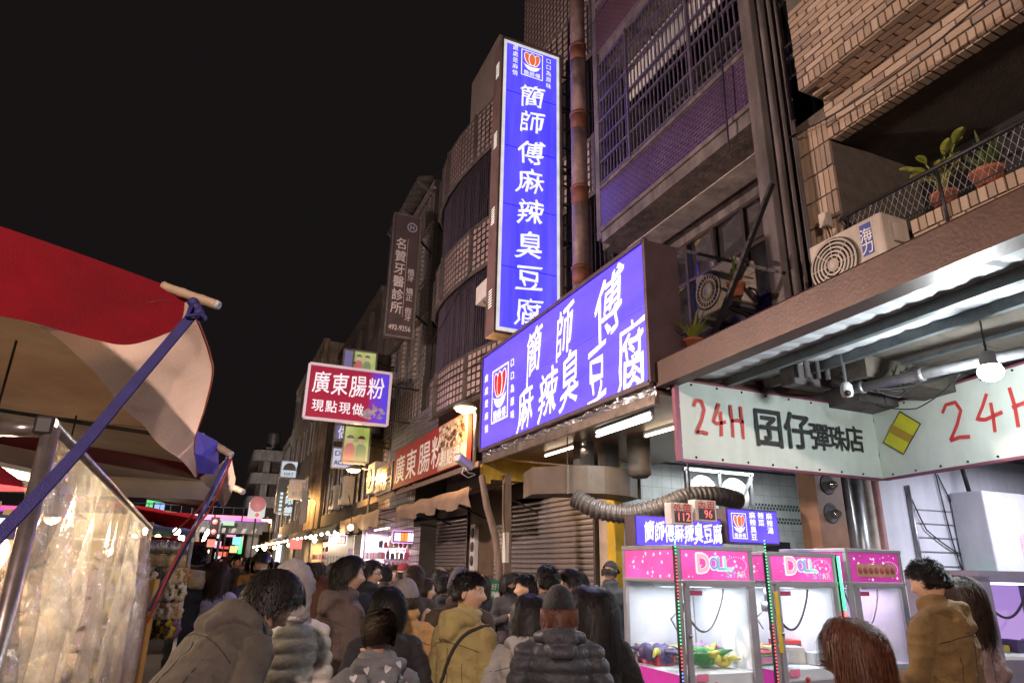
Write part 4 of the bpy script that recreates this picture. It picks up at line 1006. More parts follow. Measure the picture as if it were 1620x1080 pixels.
# exhaust duct: rounded sheet-metal box with a flexible hose
ED = thing('exhaust_duct', 'rounded sheet-metal exhaust duct with a ribbed hose under the big sign', 'duct', (4.6, 8, 2.8))
M_duct = mat('greasy_duct', (.115, .083, .06), .6, .15, var=.3, scale=3, bump=.12, streak=.35)
z0, z1 = 2.62, 2.98
path = [(3.85, 8.15), (4.18, 7.78), (4.40, 7.62), (4.62, 7.56), (4.85, 7.58), (5.08, 7.66), (5.35, 7.85)]
P = [[V(x, y, z0), V(x, y, z1), V(x + .15, y + .62, z1), V(x + .15, y + .62, z0), V(x, y, z0)] for x, y in path]
b = MB(); b.grid(P, smooth=False); b.poly(P[0][:4]); b.poly(list(reversed(P[-1][:4]))); b.build('box', M_duct, ED)
for k in (1, 6):
    x, y = path[k]; b = MB(); b.bar((x, y - .012, z0 - .01), (x, y - .012, z1 + .01), .03); b.build('seam_strip', M_duct, ED)
for x, y in ((4.45, 7.9), (4.85, 7.9)):
    b = MB(); b.box((x, y, z1), (x + .22, y + .2, 3.36)); b.build('riser', M_conc_d, ED)
b = MB(); hp = []
ctrl = [V(4.28, 7.75, 2.56), V(4.5, 7.5, 2.40), V(4.85, 7.3, 2.36), V(5.2, 7.1, 2.46), V(5.5, 7.0, 2.58), V(5.9, 6.95, 2.62), V(6.4, 7.1, 2.60)]
n = 150; rs = []
for i in range(n):
    t = i / (n - 1) * (len(ctrl) - 1); k = min(int(t), len(ctrl) - 2); u = t - k
    p_ = [ctrl[max(k - 1, 0)], ctrl[k], ctrl[k + 1], ctrl[min(k + 2, len(ctrl) - 1)]]
    hp.append(.5 * ((2 * p_[1]) + (p_[2] - p_[0]) * u + (2 * p_[0] - 5 * p_[1] + 4 * p_[2] - p_[3]) * u * u + (3 * p_[1] - p_[0] - 3 * p_[2] + p_[3]) * u ** 3)); rs.append(.112 + (.012 if i % 4 < 2 else -.005))
b.tube(hp, rs, 18, smooth=False); b.build('ribbed_hose', mat('foil_hose', (.13, .11, .10), .5, .45, var=.25, scale=6), ED)
b = MB(); b.bar((4.18, 7.77, z1), (4.18, 7.77, 3.36), .012); b.build('hanger', M_iron, ED)
b = MB(); b.lathe([(0, -.06), (.10, -.055), (.15, -.01), (.155, .05), (.155, .46)], (5.1, 7.45, 2.9), 24); b.build('round_elbow', mat('dark_duct', (.06, .045, .035), .7, .1, var=.3), ED)

# roller shutters, each slat its own piece
M_slat = mat('brown_shutter_steel', (.31, .275, .28), .38, .45, var=.25, scale=5, stretch=(1, .2, 4), streak=.25)
def shutter(label, X, ya, yb, ztop, pitch=.088, group=None):
    o = thing('roller_shutter', label, 'shutter', (X, (ya + yb) / 2, 0), group=group); L = ya - yb
    me = bpy.data.meshes.new('slat'); prof = [(.022, 0), (-.020, .008), (-.028, .045), (-.018, .066), (.004, .074), (.022, pitch)]
    vs = [(dx, s * L / 2, z) for s in (1, -1) for dx, z in prof]; np_ = len(prof)
    me.from_pydata(vs, [], [(i, i + 1, np_ + i + 1, np_ + i) for i in range(np_ - 1)]); me.materials.append(M_slat)
    k = 0
    while (k + 1) * pitch < ztop:
        piece('slat', me, o, Matrix.Translation((R.uniform(-.002, .002), 0, k * pitch)) @ Matrix.Rotation(R.uniform(-.006, .006), 4, 'Y')); k += 1
    for y in (ya, yb):
        b = MB(); b.box((X - .05, y - .03, 0), (X + .04, y + .03, ztop + .05)); b.build('guide_rail', M_aludark, o)
    b = MB(); b.box((X - .06, yb, ztop), (X + .25, ya, ztop + .32)); b.build('shutter_box', M_aludark, o)
    return o
shutter('wide closed brown roller shutter under the exhaust duct', 5.6, 13.0, 9.45, 2.98)
shutter('closed grey-brown roller shutter beside the phone case shop', 5.6, 18.7, 15.4, 2.86)
b = MB(); SW = thing('shop_back_wall', 'dark wall strip with meter box between the two roller shutters', 'wall', (5.62, 14.2, 0))
b.box((5.60, 13.05, 0), (5.9, 15.34, 3.4)); b.build('wall', mat('brown_wall', (.13, .085, .055), .8, var=.3, scale=3), SW)
for k in range(28):
    b = MB(); b.bar((5.585, 13.7, .2 + k * .085), (5.585, 13.1, .2 + k * .085), .02, .06); b.build('slat', M_slat, SW)
b = MB(); b.box((5.5, 14.7, 1.55), (5.59, 15.0, 2.6)); s_ = b.build('notice_board', M_wpaint, SW)
for k in range(3):
    b = MB(); b.lathe([(0, -.01), (.11, -.008), (.115, 0)], (5.497, 14.85, 1.8 + k * .3), 16, 'X'); b.build('black_disc', M_acd, s_)
b = MB(); b.bbox((5.4, 13.8, .9), (5.6, 14.5, 1.5), .02); b.build('meter_box', M_galv, SW)
b = MB(); b.box((5.62, 9.05, 0), (5.72, 9.40, 3.3)); PS = thing('shop_post', 'beige post at the right edge of the wide roller shutter', 'post', (5.67, 9.2, 0)); b.build('post', mat('beige_paint', (.40, .33, .27), .6, var=.2), PS)
PY = thing('yellow_post', 'yellow painted post between shutter and claw machines', 'post', (5.5, 8.75, 0)); b = MB(); b.bbox((5.42, 8.62, 0), (5.58, 8.84, 3.3), .01); b.build('post', M_yellow, PY)

# two timber props by the kerb, camera and green notice
M_wood = mat('weathered_prop', (.17, .125, .10), .8, var=.35, scale=5, stretch=(6, 6, .6), bump=.3)
o = thing('awning_prop', 'bent wooden prop leaning at the corner of the yellow beam', 'post', (4.1, 9.75, 0)); b = MB(); b.tube([at(762, 752, Y=9.9), at(770, 800, Y=9.9), at(784, 850, Y=9.8), at(790, 900, Y=9.75), (4.05, 9.7, 0)], [.05, .055, .055, .055, .06], 10); b.build('pole', M_wood, o)
o = thing('awning_prop', 'upright square prop under the yellow beam beside the wide shutter', 'post', (4.3, 9.9, 0)); b = MB(); b.bar((4.3, 9.95, 0), (4.24, 9.95, 3.1), .11); b.build('pole', M_wood, o); b = MB(); b.bar((4.22, 9.89, 1.75), (4.22, 9.89, 2.2), .05, .14); b.build('sticker', M_wpaint, o)
NO = thing('green_notice', 'green notice board with white writing hung on the wooden prop', 'sign', (4.05, 9.6, 1.35))
a = at(776, 917, Y=9.6); c = at(797, 951, Y=9.6)
b = MB(); b.box((a.x, 9.6, c.z), (c.x, 9.62, a.z)); b.build('board', mat('green_board', (.02, .19, .10), .5, var=.15), NO)
lb = MB()
for k, ch in enumerate('好客'): write(lb, ch, ((a.x + c.x) / 2 - .05 + .1 * k, 9.595, a.z - .09), RX, UZ, .085, .085, .008)
for k, ch in enumerate('攤商中'): write(lb, ch, ((a.x + c.x) / 2 - .065 + .065 * k, 9.595, a.z - .19), RX, UZ, .06, .07, .008)
lb.build('lettering', M_whiteb, NO)
b = MB(); b.box(((a.x + c.x) / 2 - .05, 9.594, c.z + .03), ((a.x + c.x) / 2 + .05, 9.597, c.z + .12)); b.build('white_square', M_whiteb, NO)
c0 = at(736, 733, Y=10.0)
CT = thing('security_camera', 'white bullet security camera at the yellow corner bracket', 'camera', tuple(c0))
dm = Matrix.Translation(c0) @ Matrix.Rotation(math.radians(25), 4, 'Z') @ Matrix.Rotation(math.radians(22), 4, 'Y')
b = MB(); b.bbox((-.20, -.06, -.055), (.14, .06, .055), .02, M=dm); b.build('housing', M_wpaint, CT)
b = MB(); b.bbox((-.24, -.07, .05), (.15, .07, .065), .005, M=dm); b.build('sun_shield', M_wpaint, CT)
b = MB(); b.tube([c0 + V(.0, 0, -.05), c0 + V(.05, 0, -.14), c0 + V(.16, 0, -.15)], .015, 8); b.build('mount', M_alu, CT)
b = MB(); b.tube([c0 + V(-.02, 0, -.05), c0 + V(-.05, 0, -.16), c0 + V(.06, 0, -.22), c0 + V(.18, 0, -.16)], .008, 6); b.build('cable', M_wpaint, CT)

# ---- inside the tofu shop: tiled end wall, fans, small blue sign, counters
M_shoptile = tilemat('white_shop_tile', (.62, .64, .63), (.58, .60, .60), (.40, .42, .42), .2, .2, .006, .3, 'XZ', offset=0, bump=.2)
W2 = thing('shop_end_wall', 'white tiled wall behind the small blue sign inside the tofu shop', 'wall', (8, 9.4, 0))
b = MB(); b.box((5.75, 9.3, 0), (12, 9.5, 3.42)); b.build('wall', M_shoptile, W2)
M_gdot = mat('dark_green_tile', (.05, .10, .08), .4)
b = MB()
for r_ in range(6):
    for k in range(34):
        if (r_ // 2) == 1: continue
        x = 8.3 + k * .075 + (.037 if r_ % 2 else 0); b.box((x, 9.292, 2.52 + r_ * .058), (x + .042, 9.30, 2.562 + r_ * .058))
o_ = b.build('tile_border', M_gdot, W2); o_['kind'] = 'stuff'
b = MB(); b.box((8.7, 9.25, 1.6), (9.6, 9.298, 2.3)); w_ = b.build('serving_hatch', M_wpaint, W2); b = MB(); b.box((8.85, 9.24, 1.68), (9.45, 9.249, 2.2)); b.build('pane', G_dark, w_)
FA = thing('fan_box', 'metal frame with two round extractor fans inside the tofu shop', 'fan', (6.9, 8.2, 2.5))
b = MB()
for k in range(3):
    x = 6.45 + k * .62; b.bar((x, 8.2, 2.45), (x, 8.2, 3.15), .05)
b.bar((6.4, 8.2, 3.15), (7.75, 8.2, 3.15), .05); b.bar((6.4, 8.2, 2.45), (7.75, 8.2, 2.45), .05); b.bar((7.3, 8.18, 2.5), (7.7, 8.18, 3.1), .04); b.build('frame', M_galv, FA)
for k in range(2):
    b = MB(); x = 6.76 + k * .62; b.lathe([(.0, -.03), (.27, -.02), (.28, 0), (.27, .04), (0, .05)], (x, 8.22, 2.8), 24, 'Y'); d_ = b.build('fan_disc', M_wpaint, FA)
    b = MB(); b.lathe([(0, -.09), (.08, -.08), (.09, -.03)], (x, 8.22, 2.8), 16, 'Y'); b.build('hub', M_galv, d_)
SB = thing('counter_sign', 'small blue lit counter sign with white lettering behind the claw machines', 'sign', (4.9, 6.3, 1.95))
def small_face(x0, x1, z0, z1, y):
    b = MB(); b.box((x0, y + .01, z0), (x1, y + .2, z1)); b.build('box', M_signbox, SB)
    b = MB(); b.poly([(x0 + .02, y, z0 + .02), (x1 - .02, y, z0 + .02), (x1 - .02, y, z1 - .02), (x0 + .02, y, z1 - .02)]); b.build('face', E_blue, SB)
small_face(4.22, 5.42, 1.93, 2.27, 6.3); small_face(5.46, 6.24, 2.0, 2.40, 6.25)
lb = MB()
for k, ch in enumerate('簡師傅麻辣臭豆腐'): write(lb, ch, (4.40 + k * .135, 6.294, 2.10), RX, UZ, .125, .21, .02, .08, .6)
for k, col_ in enumerate(('麻辣臭豆腐', '辣菜', '麻辣湯')):
    for j, ch in enumerate(col_[:4]): write(lb, ch, (5.84 + k * .13, 6.244, 2.33 - j * .082), RX, UZ, .09, .075, .014)
lb.build('lettering', E_white, SB)
logo(SB, (5.63, 6.245, 2.20), RX, UZ, V(0, -1, 0), .22, E_orange)
NU = thing('number_display', 'pair of queue number boxes with red digits above the small blue sign', 'sign', (4.85, 6.0, 2.1))
M_numb = mat('wood_box', (.60, .47, .38), .6, var=.2)
E_digit = emit('red_digit', (1.0, .04, .03), 1.3)
for (u0, txt, num) in ((1061, '外帶', '112'), (1099, '內用', '96')):
    a = at(u0, 794 - (u0 - 1061) * .12, Y=6.0); c = at(u0 + 36, 830 - (u0 - 1061) * .12, Y=6.0)
    b = MB(); b.bbox((a.x, 6.0, c.z), (c.x, 6.12, a.z), .008); bx_ = b.build('box', M_numb, NU)
    lb = MB()
    for k, ch in enumerate(txt): write(lb, ch, (a.x + (c.x - a.x) * (.3 + .42 * k), 5.994, c.z + (a.z - c.z) * .74), RX, UZ, .105, .105, .014)
    lb.build('lettering', M_redink, bx_)
    b = MB(); b.box((a.x + .04, 5.994, c.z + .02), (c.x - .03, 5.999, c.z + .14)); b.build('digit_window', M_acd, bx_)
    lb = MB(); write(lb, num, ((a.x + c.x) / 2 + .02, 5.990, c.z + .08), RX, UZ, .052 * len(num), .085, .01); lb.build('digits', E_digit, bx_)
b = MB(); b.bar((4.8, 6.06, 2.5), (4.8, 6.06, 3.36), .015); b.build('hanger', M_iron, NU)

# ---- brown pillar with two round bulbs, pipes, white back wall of the game shop
LP = thing('bulb_pillar', 'brown pillar with two round bulbs between the two shops', 'pillar', (7.2, 6.3, 0))
b = MB(); b.bbox((6.98, 6.3, 0), (7.46, 6.6, 3.4), .01); b.build('pillar', mat('brown_panel', (.22, .11, .06), .5, var=.3, scale=4), LP)
for z in (2.42, 2.78):
    b = MB(); b.lathe([(0, -.002), (.10, -.002), (.12, -.008), (.13, 0)], (7.2, 6.296, z), 20, 'Y'); d_ = b.build('recess', M_acd, LP)
    b = MB(); b.ball((7.22, 6.24, z - .01), (.06, .07, .06), 14, 10); b.build('bulb', glass('bulb_glass', (.8, .75, .7), .25), d_)
PI_ = thing('service_pipes', 'grey and mauve vertical pipes beside the brown pillar', 'pipe', (7.9, 6.4, 0))
for k, (x, r_, m) in enumerate(((7.62, .07, M_conc), (7.84, .085, M_galv), (8.05, .07, mat('cream_pipe', (.42, .36, .30), .6, var=.3)), (8.22, .06, mat('pink_pipe', (.32, .16, .15), .6)))):
    b = MB(); b.tube([(x, 6.42, 0), (x, 6.42, 3.45)], r_, 14); b.build('pipe', m, PI_)
M_wwall = mat('bluish_white_wall', (.62, .62, .68), .6, var=.12, scale=1.5, bump=.12, streak=.12)
WW = thing('game_shop_wall', 'white back wall with grooves and wires behind the claw machines', 'wall', (10, 6.5, 0))
b = MB(); b.box((8.3, 6.5, 0), (16, 6.7, 3.6)); b.build('wall', M_wwall, WW)
for k in range(6):
    b = MB(); z = 1.62 + k * .19; b.box((9.0, 6.488, z), (11.0, 6.498, z + .015)); b.build('groove_strip', M_galv, WW)
b = MB(); b.tube([(8.95, 6.46, 1.2), (8.95, 6.46, 2.9)], .025, 8); b.build('rail_post', M_galv, WW)
b = MB(); b.box((4.0, 6.75, 3.42), (16, 9.28, 3.46)); b.build('ceiling', M_wwall, WW)
wires('wall_wires', 'thin wires trailing down the white wall of the game shop', [[(8.95, 6.47, 2.85), (9.2, 6.47, 2.3), (10.2, 6.47, 1.9)], [(9.6, 6.47, 3.3), (9.7, 6.47, 2.2), (9.85, 6.47, 1.6)], [(9.65, 6.47, 3.1), (10.3, 6.47, 2.0), (10.5, 6.47, 1.6)]], .01)
SK = thing('socket_adapter', 'pale plug adapter hanging by wires on the white wall', 'socket', (10.35, 6.42, 1.86)); b = MB(); b.bbox((10.25, 6.36, 1.82), (10.5, 6.46, 1.95), .015); b.build('adapter', M_wpaint, SK); b = MB(); b.tube([(10.5, 6.42, 1.88), (10.75, 6.42, 1.8), (10.85, 6.42, 1.65)], .02, 8); b.build('plug_cable', M_iron, SK)
CB = thing('switch_cabinet', 'pale grey metal cabinet mounted on the white wall', 'cabinet', (12, 6.1, 1.5))
a = at(1553, 775, Y=6.0); c = at(1660, 880, Y=6.0)
b = MB(); b.bbox((a.x, 6.0, 1.75), (a.x + 1.6, 6.48, a.z), .02); b.build('cabinet', M_wwall, CB)
b = MB(); b.box((a.x + .9, 5.994, 1.85), (a.x + 1.5, 5.999, a.z - .1)); b.build('door', M_wpaint, CB)
for k in range(2):
    b = MB(); b.bar((a.x - .1 + k * .1, 6.3, 1.7), (a.x + .2 + k * .8, 6.3, 1.3 + .4 * k), .05); b.build('bracket', M_galv, CB)
b = MB(); b.tube([(a.x + .2, 6.3, a.z), (a.x + .25, 6.4, 3.5)], .03, 8); b.build('cable', M_iron, CB)
EX = thing('fire_extinguisher', 'red fire extinguisher by the white wall', 'extinguisher', (8.95, 6.3, 1.3)); b = MB(); b.lathe([(0, 0), (.09, .01), (.095, .3), (.06, .38), (.025, .4), (.025, .44), (0, .44)], (8.95, 6.3, 1.28), 16); b.build('cylinder', mat('red_enamel', (.45, .02, .03), .3, var=.1), EX); b = MB(); b.bar((8.93, 6.3, 1.72), (9.05, 6.28, 1.76), .03); b.build('handle', M_iron, EX); b = MB(); b.box((8.8, 6.2, 0), (9.1, 6.4, 1.28)); b.build('stand', M_galv, EX)
GB = thing('green_crate', 'green plastic crate on a shelf behind the man in the brown jacket', 'crate', (9.9, 6.2, 1.3)); b = MB(); b.bbox((9.6, 6.0, 1.42), (10.2, 6.4, 1.75), .03); b.build('crate', mat('green_plastic', (.03, .30, .08), .4, var=.1), GB)
SH = thing('back_shelf', 'pale shelf counter along the white wall', 'shelf', (10.2, 6.2, 0)); b = MB(); b.bbox((9.2, 5.95, 1.28), (11.6, 6.45, 1.33), .01); b.build('top', M_wpaint, SH); b = MB(); b.box((9.25, 6.0, 0), (11.55, 6.4, 1.28)); b.build('cabinet', M_acd, SH)

# ================================================================== claw machines
M_mach = mat('machine_silver', (.42, .40, .43), .35, .5, var=.15, scale=4); M_machd = mat('machine_dark', (.06, .055, .07), .4, .3, var=.2)
E_inner = emit('machine_led', (.85, .95, 1.0), 5.0, (.9, .9, .9)); M_inner = mat('machine_white_lining', (.66, .68, .74), .4, var=.05); M_plush = mat('machine_floor', (.72, .72, .74), .7, var=.1)
E_pink = emit('pink_header_film', (.78, .10, .42), .8, (.5, .05, .25), var=.4, scale=4); E_pink2 = emit('magenta_header_film', (.45, .02, .28), .6, (.4, .05, .25), var=.35, scale=5)
E_starw = emit('white_star', (.95, .8, .95), 1.0); E_let = [emit('letter_pink', (.95, .35, .45), .9), emit('letter_teal', (.05, .45, .5), .9), emit('letter_blue', (.05, .20, .7), .9), emit('letter_mint', (.25, .8, .6), .9)]
E_led = {'g': emit('led_green', (.05, 1.0, .35), 2.2), 'r': emit('led_red', (1.0, .06, .05), 2.2), 'b': emit('led_blue', (.15, .3, 1.0), 2.2), 'c': emit('led_cyan', (.15, .85, .9), 2.0)}
TOYM = [mat('toy_%d' % i, c, .5, var=.15) for i, c in enumerate([(.06, .25, .07), (.5, .05, .05), (.55, .5, .1), (.1, .08, .2), (.5, .45, .4), (.35, .2, .4), (.6, .6, .62), (.75, .2, .35)])]
def claw_machine(label, x0, x1, y0, y1, h, header, leds, seed, title=True, toys='box', tilt=0):
    rr_ = random.Random(seed); o = thing('claw_machine', label, 'claw machine', ((x0 + x1) / 2, (y0 + y1) / 2, 0), group='row of claw machines')
    zb, zf, zh = .86, 1.62, h          # playfield floor, header underside, top
    b = MB(); b.bbox((x0, y0, 0), (x1, y1, zb - .12), .015); base = b.build('base', M_mach, o)
    b = MB(); b.box((x0 + .06, y0 - .012, .12), (x1 - .06, y0 - .002, zb - .2)); b.build('front_film', E_pink2, base)
    b = MB(); b.bbox((x0 + .12, y0 - .07, zb - .26), (x1 - .35, y0, zb - .16), .01); b.build('control_panel', M_machd, base)
    b = MB(); b.tube([(x0 + .3, y0 - .04, zb - .17), (x0 + .3, y0 - .05, zb - .08)], .01, 8); b.ball((x0 + .3, y0 - .05, zb - .07), .022, 10, 8); b.build('joystick', TOYM[1], base)
    b = MB(); b.box((x0 + .02, y0 + .02, zb - .12), (x1 - .02, y1 - .02, zb)); b.build('play_floor', M_plush, o)
    b = MB(); b.box((x0 - .003, y0 + .05, zb - .13), (x0 + .004, y1 - .05, zb + .0)); b.build('side_band', E_pink2, o)
    b = MB(); b.box((x0 + .02, y1 - .03, zb), (x1 - .02, y1, zh - .02)); b.build('back_panel', M_inner, o)
    b = MB(); b.box((x1 - .045, y0 + .05, zb), (x1 - .03, y1 - .05, zf - .03)); b.build('side_lining', M_inner, o)
    for (px, py) in ((x0, y0), (x1 - .045, y0), (x0, y1 - .045), (x1 - .045, y1 - .045)):
        b = MB(); b.bbox((px, py, zb - .12), (px + .045, py + .045, zh), .006); b.build('corner_post', M_mach, o)
    b = MB(); b.bbox((x0 - .005, y0 - .005, zf - .03), (x1 + .005, y1, zf), .006); b.build('header_rim', M_mach, o)
    b = MB(); b.bbox((x0 - .005, y0 - .005, zh - .03), (x1 + .005, y1, zh + .01), .006); b.build('roof', M_mach, o)
    b = MB(); b.poly([(x0 + .05, y0 + .004, zf), (x1 - .05, y0 + .004, zf), (x1 - .05, y0 + .004, zh - .03), (x0 + .05, y0 + .004, zh - .03)]); hd = b.build('header_sign', header, o)
    b = MB(); b.poly([(x0 + .004, y1 - .05, zf), (x0 + .004, y0 + .05, zf), (x0 + .004, y0 + .05, zh - .03), (x0 + .004, y1 - .05, zh - .03)]); b.build('side_header', header, o)
    cxm = (x0 + x1) / 2; W_ = x1 - x0
    st = MB()
    for k in range(26):
        s_ = rr_.choice((.008, .012, .02)); c = V(rr_.uniform(x0 + .1, x1 - .1), y0 - .001, rr_.uniform(zf + .02, zh - .05))
        st.add([c + RX * (s_ * (1 if q % 2 == 0 else .4) * math.cos(q * PI / 5 + .3)) + UZ * (s_ * (1 if q % 2 == 0 else .4) * math.sin(q * PI / 5 + .3)) for q in range(10)], [tuple(range(10))])
    for t in np.linspace(0, 2 * PI, 30): c = V(x1 - .2 + .12 * math.cos(t), y0 - .001, zf + .13 + .07 * math.sin(t)); st.add([c + V(-.004, 0, -.004), c + V(.004, 0, -.004), c + V(.004, 0, .004), c + V(-.004, 0, .004)], [(0, 1, 2, 3)])
    so = st.build('header_stars', E_starw, hd); so['kind'] = 'stuff'
    sh_ = MB()
    for k in range(22):
        s_ = rr_.choice((.008, .014, .022)); c = V(x0 + .0015, rr_.uniform(y0 + .1, y1 - .1), rr_.uniform(zf + .02, zh - .05)); sh_.add([c + RY * (s_ * (1 if q % 2 == 0 else .4) * math.cos(q * PI / 5 + .3)) + UZ * (s_ * (1 if q % 2 == 0 else .4) * math.sin(q * PI / 5 + .3)) for q in range(10)], [tuple(range(10))])
    so = sh_.build('side_stars', E_starw, hd); so['kind'] = 'stuff'
    if title:
        for k, (ch, mm, s_) in enumerate((('D', 0, .125), ('O', 2, .085), ('L', 1, .09), ('L', 3, .09))):
            lx = cxm - .15 + (0, .12, .205, .28)[k]
            lb = MB(); write(lb, ch, (lx, y0 - .004, zf + .14), RX, UZ, s_ * 1.1, s_ * 1.25, .09); o1 = lb.build('letter', E_starw, hd)
            lb = MB(); write(lb, ch, (lx, y0 - .010, zf + .14), RX, UZ, s_, s_ * 1.15, .045); lb.build('letter', E_let[mm], hd)
        for k, ch in enumerate('STAR'):
            lb = MB(); write(lb, ch, (x1 - .30 + k * .06, y0 - .006, zf + .05), RX, UZ, .045, .055, .03); lb.build('letter', E_let[(k + 1) % 4], hd)
    else:
        b = MB(); b.box((cxm - .28, y0 - .006, zf + .05), (cxm + .28, y0 - .002, zf + .17)); b.build('notice_strip', mat('notice_tan', (.40, .25, .14), .6), hd)
        lb = MB()
        for k in range(7): lb.lathe([(0, -.002), (.032, -.001), (.034, 0)], (cxm - .235 + k * .078, y0 - .007, zf + .11), 12, 'Y')
        q_ = lb.build('notice_marks', mat('notice_red', (.35, .06, .07), .6), hd); q_['kind'] = 'stuff'
    # door frame and panes
    b = MB(); fz0, fz1 = zb - .1, zf - .04
    for a_, c_ in (((x0 + .06, fz0), (x1 - .06, fz0)), ((x0 + .06, fz1), (x1 - .06, fz1)), ((x0 + .08, fz0), (x0 + .08, fz1)), ((x1 - .08, fz0), (x1 - .08, fz1))): b.bar((a_[0], y0 - .005, a_[1]), (c_[0], y0 - .005, c_[1]), .05, .03)
    dr = b.build('door_frame', M_mach, o)
    b = MB(); b.poly([(x0 + .1, y0 + .0, fz0), (x1 - .1, y0 + .0, fz0), (x1 - .1, y0 + .0, fz1), (x0 + .1, y0 + .0, fz1)]); b.build('pane', G_clear, dr)
    b = MB(); b.lathe([(0, -.02), (.014, -.018), (.016, 0)], (x0 + .08, y0 - .022, (fz0 + fz1) / 2), 10, 'Y'); b.build('lock', M_alu, dr)
    b = MB(); b.box((x0 + .14, y0 - .004, fz0 + .05), (x0 + .26, y0 - .002, fz0 + .11)); b.build('price_sticker', TOYM[7], dr)
    b = MB(); b.box((x0 + .12, y0 - .004, fz1 - .09), (x0 + .25, y0 - .002, fz1 - .05)); b.build('warning_sticker', mat('red_sticker', (.35, .05, .12), .5), dr)
    if seed == 2: b = MB(); b.box((x0 + .03, y0 - .024, fz0 + .25), (x0 + .075, y0 - .021, fz1 - .05)); b.build('rules_sticker', mat('yellow_sticker', (.60, .42, .03), .5), dr)
    for xs in (x0 + .012,):
        b = MB(); b.poly([(xs, y0 + .04, zb - .1), (xs, y1 - .04, zb - .1), (xs, y1 - .04, zf - .02), (xs, y0 + .04, zf - .02)]); b.build('side_pane', G_clear, o)
    # claw: cable, coupling, prongs; and the prize chute
    gx, gy = x0 + W_ * .42, y0 + .45
    b = MB(); b.bar((x0 + .05, gy, zf - .06), (x1 - .05, gy, zf - .06), .03); b.build('gantry_rail', M_alu, o)
    P = [V(x0 + W_ * (.15 + .6 * t), y0 + .18, zf - .08 - .36 * math.sin(PI * t) ** .8) for t in np.linspace(0, 1, 24)]
    b = MB(); b.tube(P, .011, 7); b.build('looped_cable', M_galv if seed % 2 else M_machd, o)
    b = MB(); b.tube([(gx, gy, zf - .06), (gx, gy, zf - .2)], .012, 6); b.lathe([(0, -.30), (.05, -.29), (.055, -.22), (.02, -.2)], (gx, gy, zf), 14); b.build('claw_hub', M_alu, o)
    for k in range(3):
        a_ = k * 2.09; b = MB(); b.tube([(gx + .03 * math.cos(a_), gy + .03 * math.sin(a_), zf - .28), (gx + .11 * math.cos(a_), gy + .11 * math.sin(a_), zf - .36), (gx + .05 * math.cos(a_), gy + .05 * math.sin(a_), zf - .46)], .008, 6); b.build('claw_prong', M_alu, o)
    b = MB(); b.bbox((x0 + .05, y0 + .05, zb), (x0 + .33, y0 + .33, zb + .16), .01); b.build('prize_chute', G_clear, o)
    # light inside
    b = MB(); b.box((x0 + .1, y0 + .08, zf - .05), (x1 - .1, y0 + .13, zf - .035)); b.build('lamp_strip', E_inner, o)
    lamp('inner_light', (cxm, (y0 + y1) / 2, zf - .07), 11 if title else 6, (.88, .95, 1.0) if title else (.95, .7, 1.0), (W_ * .7, .4), o, 'AREA')
    # running LED dots up the front posts
    if leds:
        for side, xs in enumerate((x0 - .025, x1 + .012)):
            if side == 1 and not leds[1]: continue
            b = MB(); b.box((xs, y0 - .008, .3), (xs + .022, y0 + .02, zh)); strip = b.build('led_strip', M_machd, o)
            if seed == 2 and side == 1:
                for z_, h_, c_ in ((.9, .45, 'r'), (1.36, .5, 'g')): b = MB(); b.tube([(xs + .011, y0 - .02, z_), (xs + .011, y0 - .02, z_ + h_)], .014, 8); b.build('led_tube', E_led[c_], strip)
                continue
            for k in range(46):
                t = k / 46; c = leds[side][int(t * len(leds[side]))]
                b = MB(); z = zb - .15 + k * .028; b.box((xs + .006, y0 - .013, z), (xs + .016, y0 - .0085, z + .012)); b.build('led_dot', E_led[c], strip)
    return o
def toy(label, c, m, seed, kind, sc_=1.0):
    rr_ = random.Random(seed); c = V(*c)
    o = thing('boxed_prize' if kind == 'box' else 'plush_prize', label, 'toy', tuple(c), rr_.uniform(-.5, .5), group='prizes in the claw machines')
    if kind == 'box':
        s_ = V(rr_.uniform(.05, .1), rr_.uniform(.04, .07), rr_.uniform(.05, .1)) * sc_
        b = MB(); b.bbox((-s_.x, -s_.y, 0), (s_.x, s_.y, s_.z), .006); b.build('carton', m, o, False)
        b = MB(); b.box((-s_.x * .7, -s_.y - .002, s_.z * .2), (s_.x * .7, -s_.y, s_.z * .8)); b.build('label_panel', TOYM[rr_.randrange(8)], o, False)
    else:
        b = MB(); b.ball((0, 0, .045 * sc_), (.07 * sc_, .05 * sc_, .045 * sc_), 12, 8); b.build('body', m, o, False)
        b = MB(); b.ball((-.07 * sc_, -.02, .06 * sc_), .04 * sc_, 10, 8); b.build('head', m, o, False)
        for k in range(6):
            a_ = k * 1.05; b = MB(); b.tube([(0, 0, .05 * sc_), (.09 * sc_ * math.cos(a_), .09 * sc_ * math.sin(a_), .07 * sc_), (.15 * sc_ * math.cos(a_), .13 * sc_ * math.sin(a_), .04 * sc_ + .06 * rr_.random() * sc_)], [.02 * sc_, .015 * sc_, .006], 7); b.build('limb', m if k % 2 else TOYM[2], o, False)
    return o
claw_machine('claw machine at the street corner with pink lettered header and side glass', 3.77, 4.63, 5.0, 5.88, 1.90, E_pink, ('brggrrg', None), 1)
claw_machine('middle claw machine with pink lettered header and red-green light strip', 4.80, 5.68, 5.0, 5.88, 1.87, E_pink, ('rrrgggg', 'rrgggcc'), 2)
claw_machine('third claw machine with magenta header and tan notice strip', 5.86, 6.66, 5.02, 5.9, 1.93, E_pink2, None, 3, title=False)
toy('green clawed plush toy in the corner claw machine', (4.28, 5.35, .865), TOYM[0], 2, 'plush', 1.9)
toy('dark violet clawed plush toy by the side glass of the corner claw machine', (3.98, 5.62, .865), TOYM[3], 3, 'plush', 1.9)
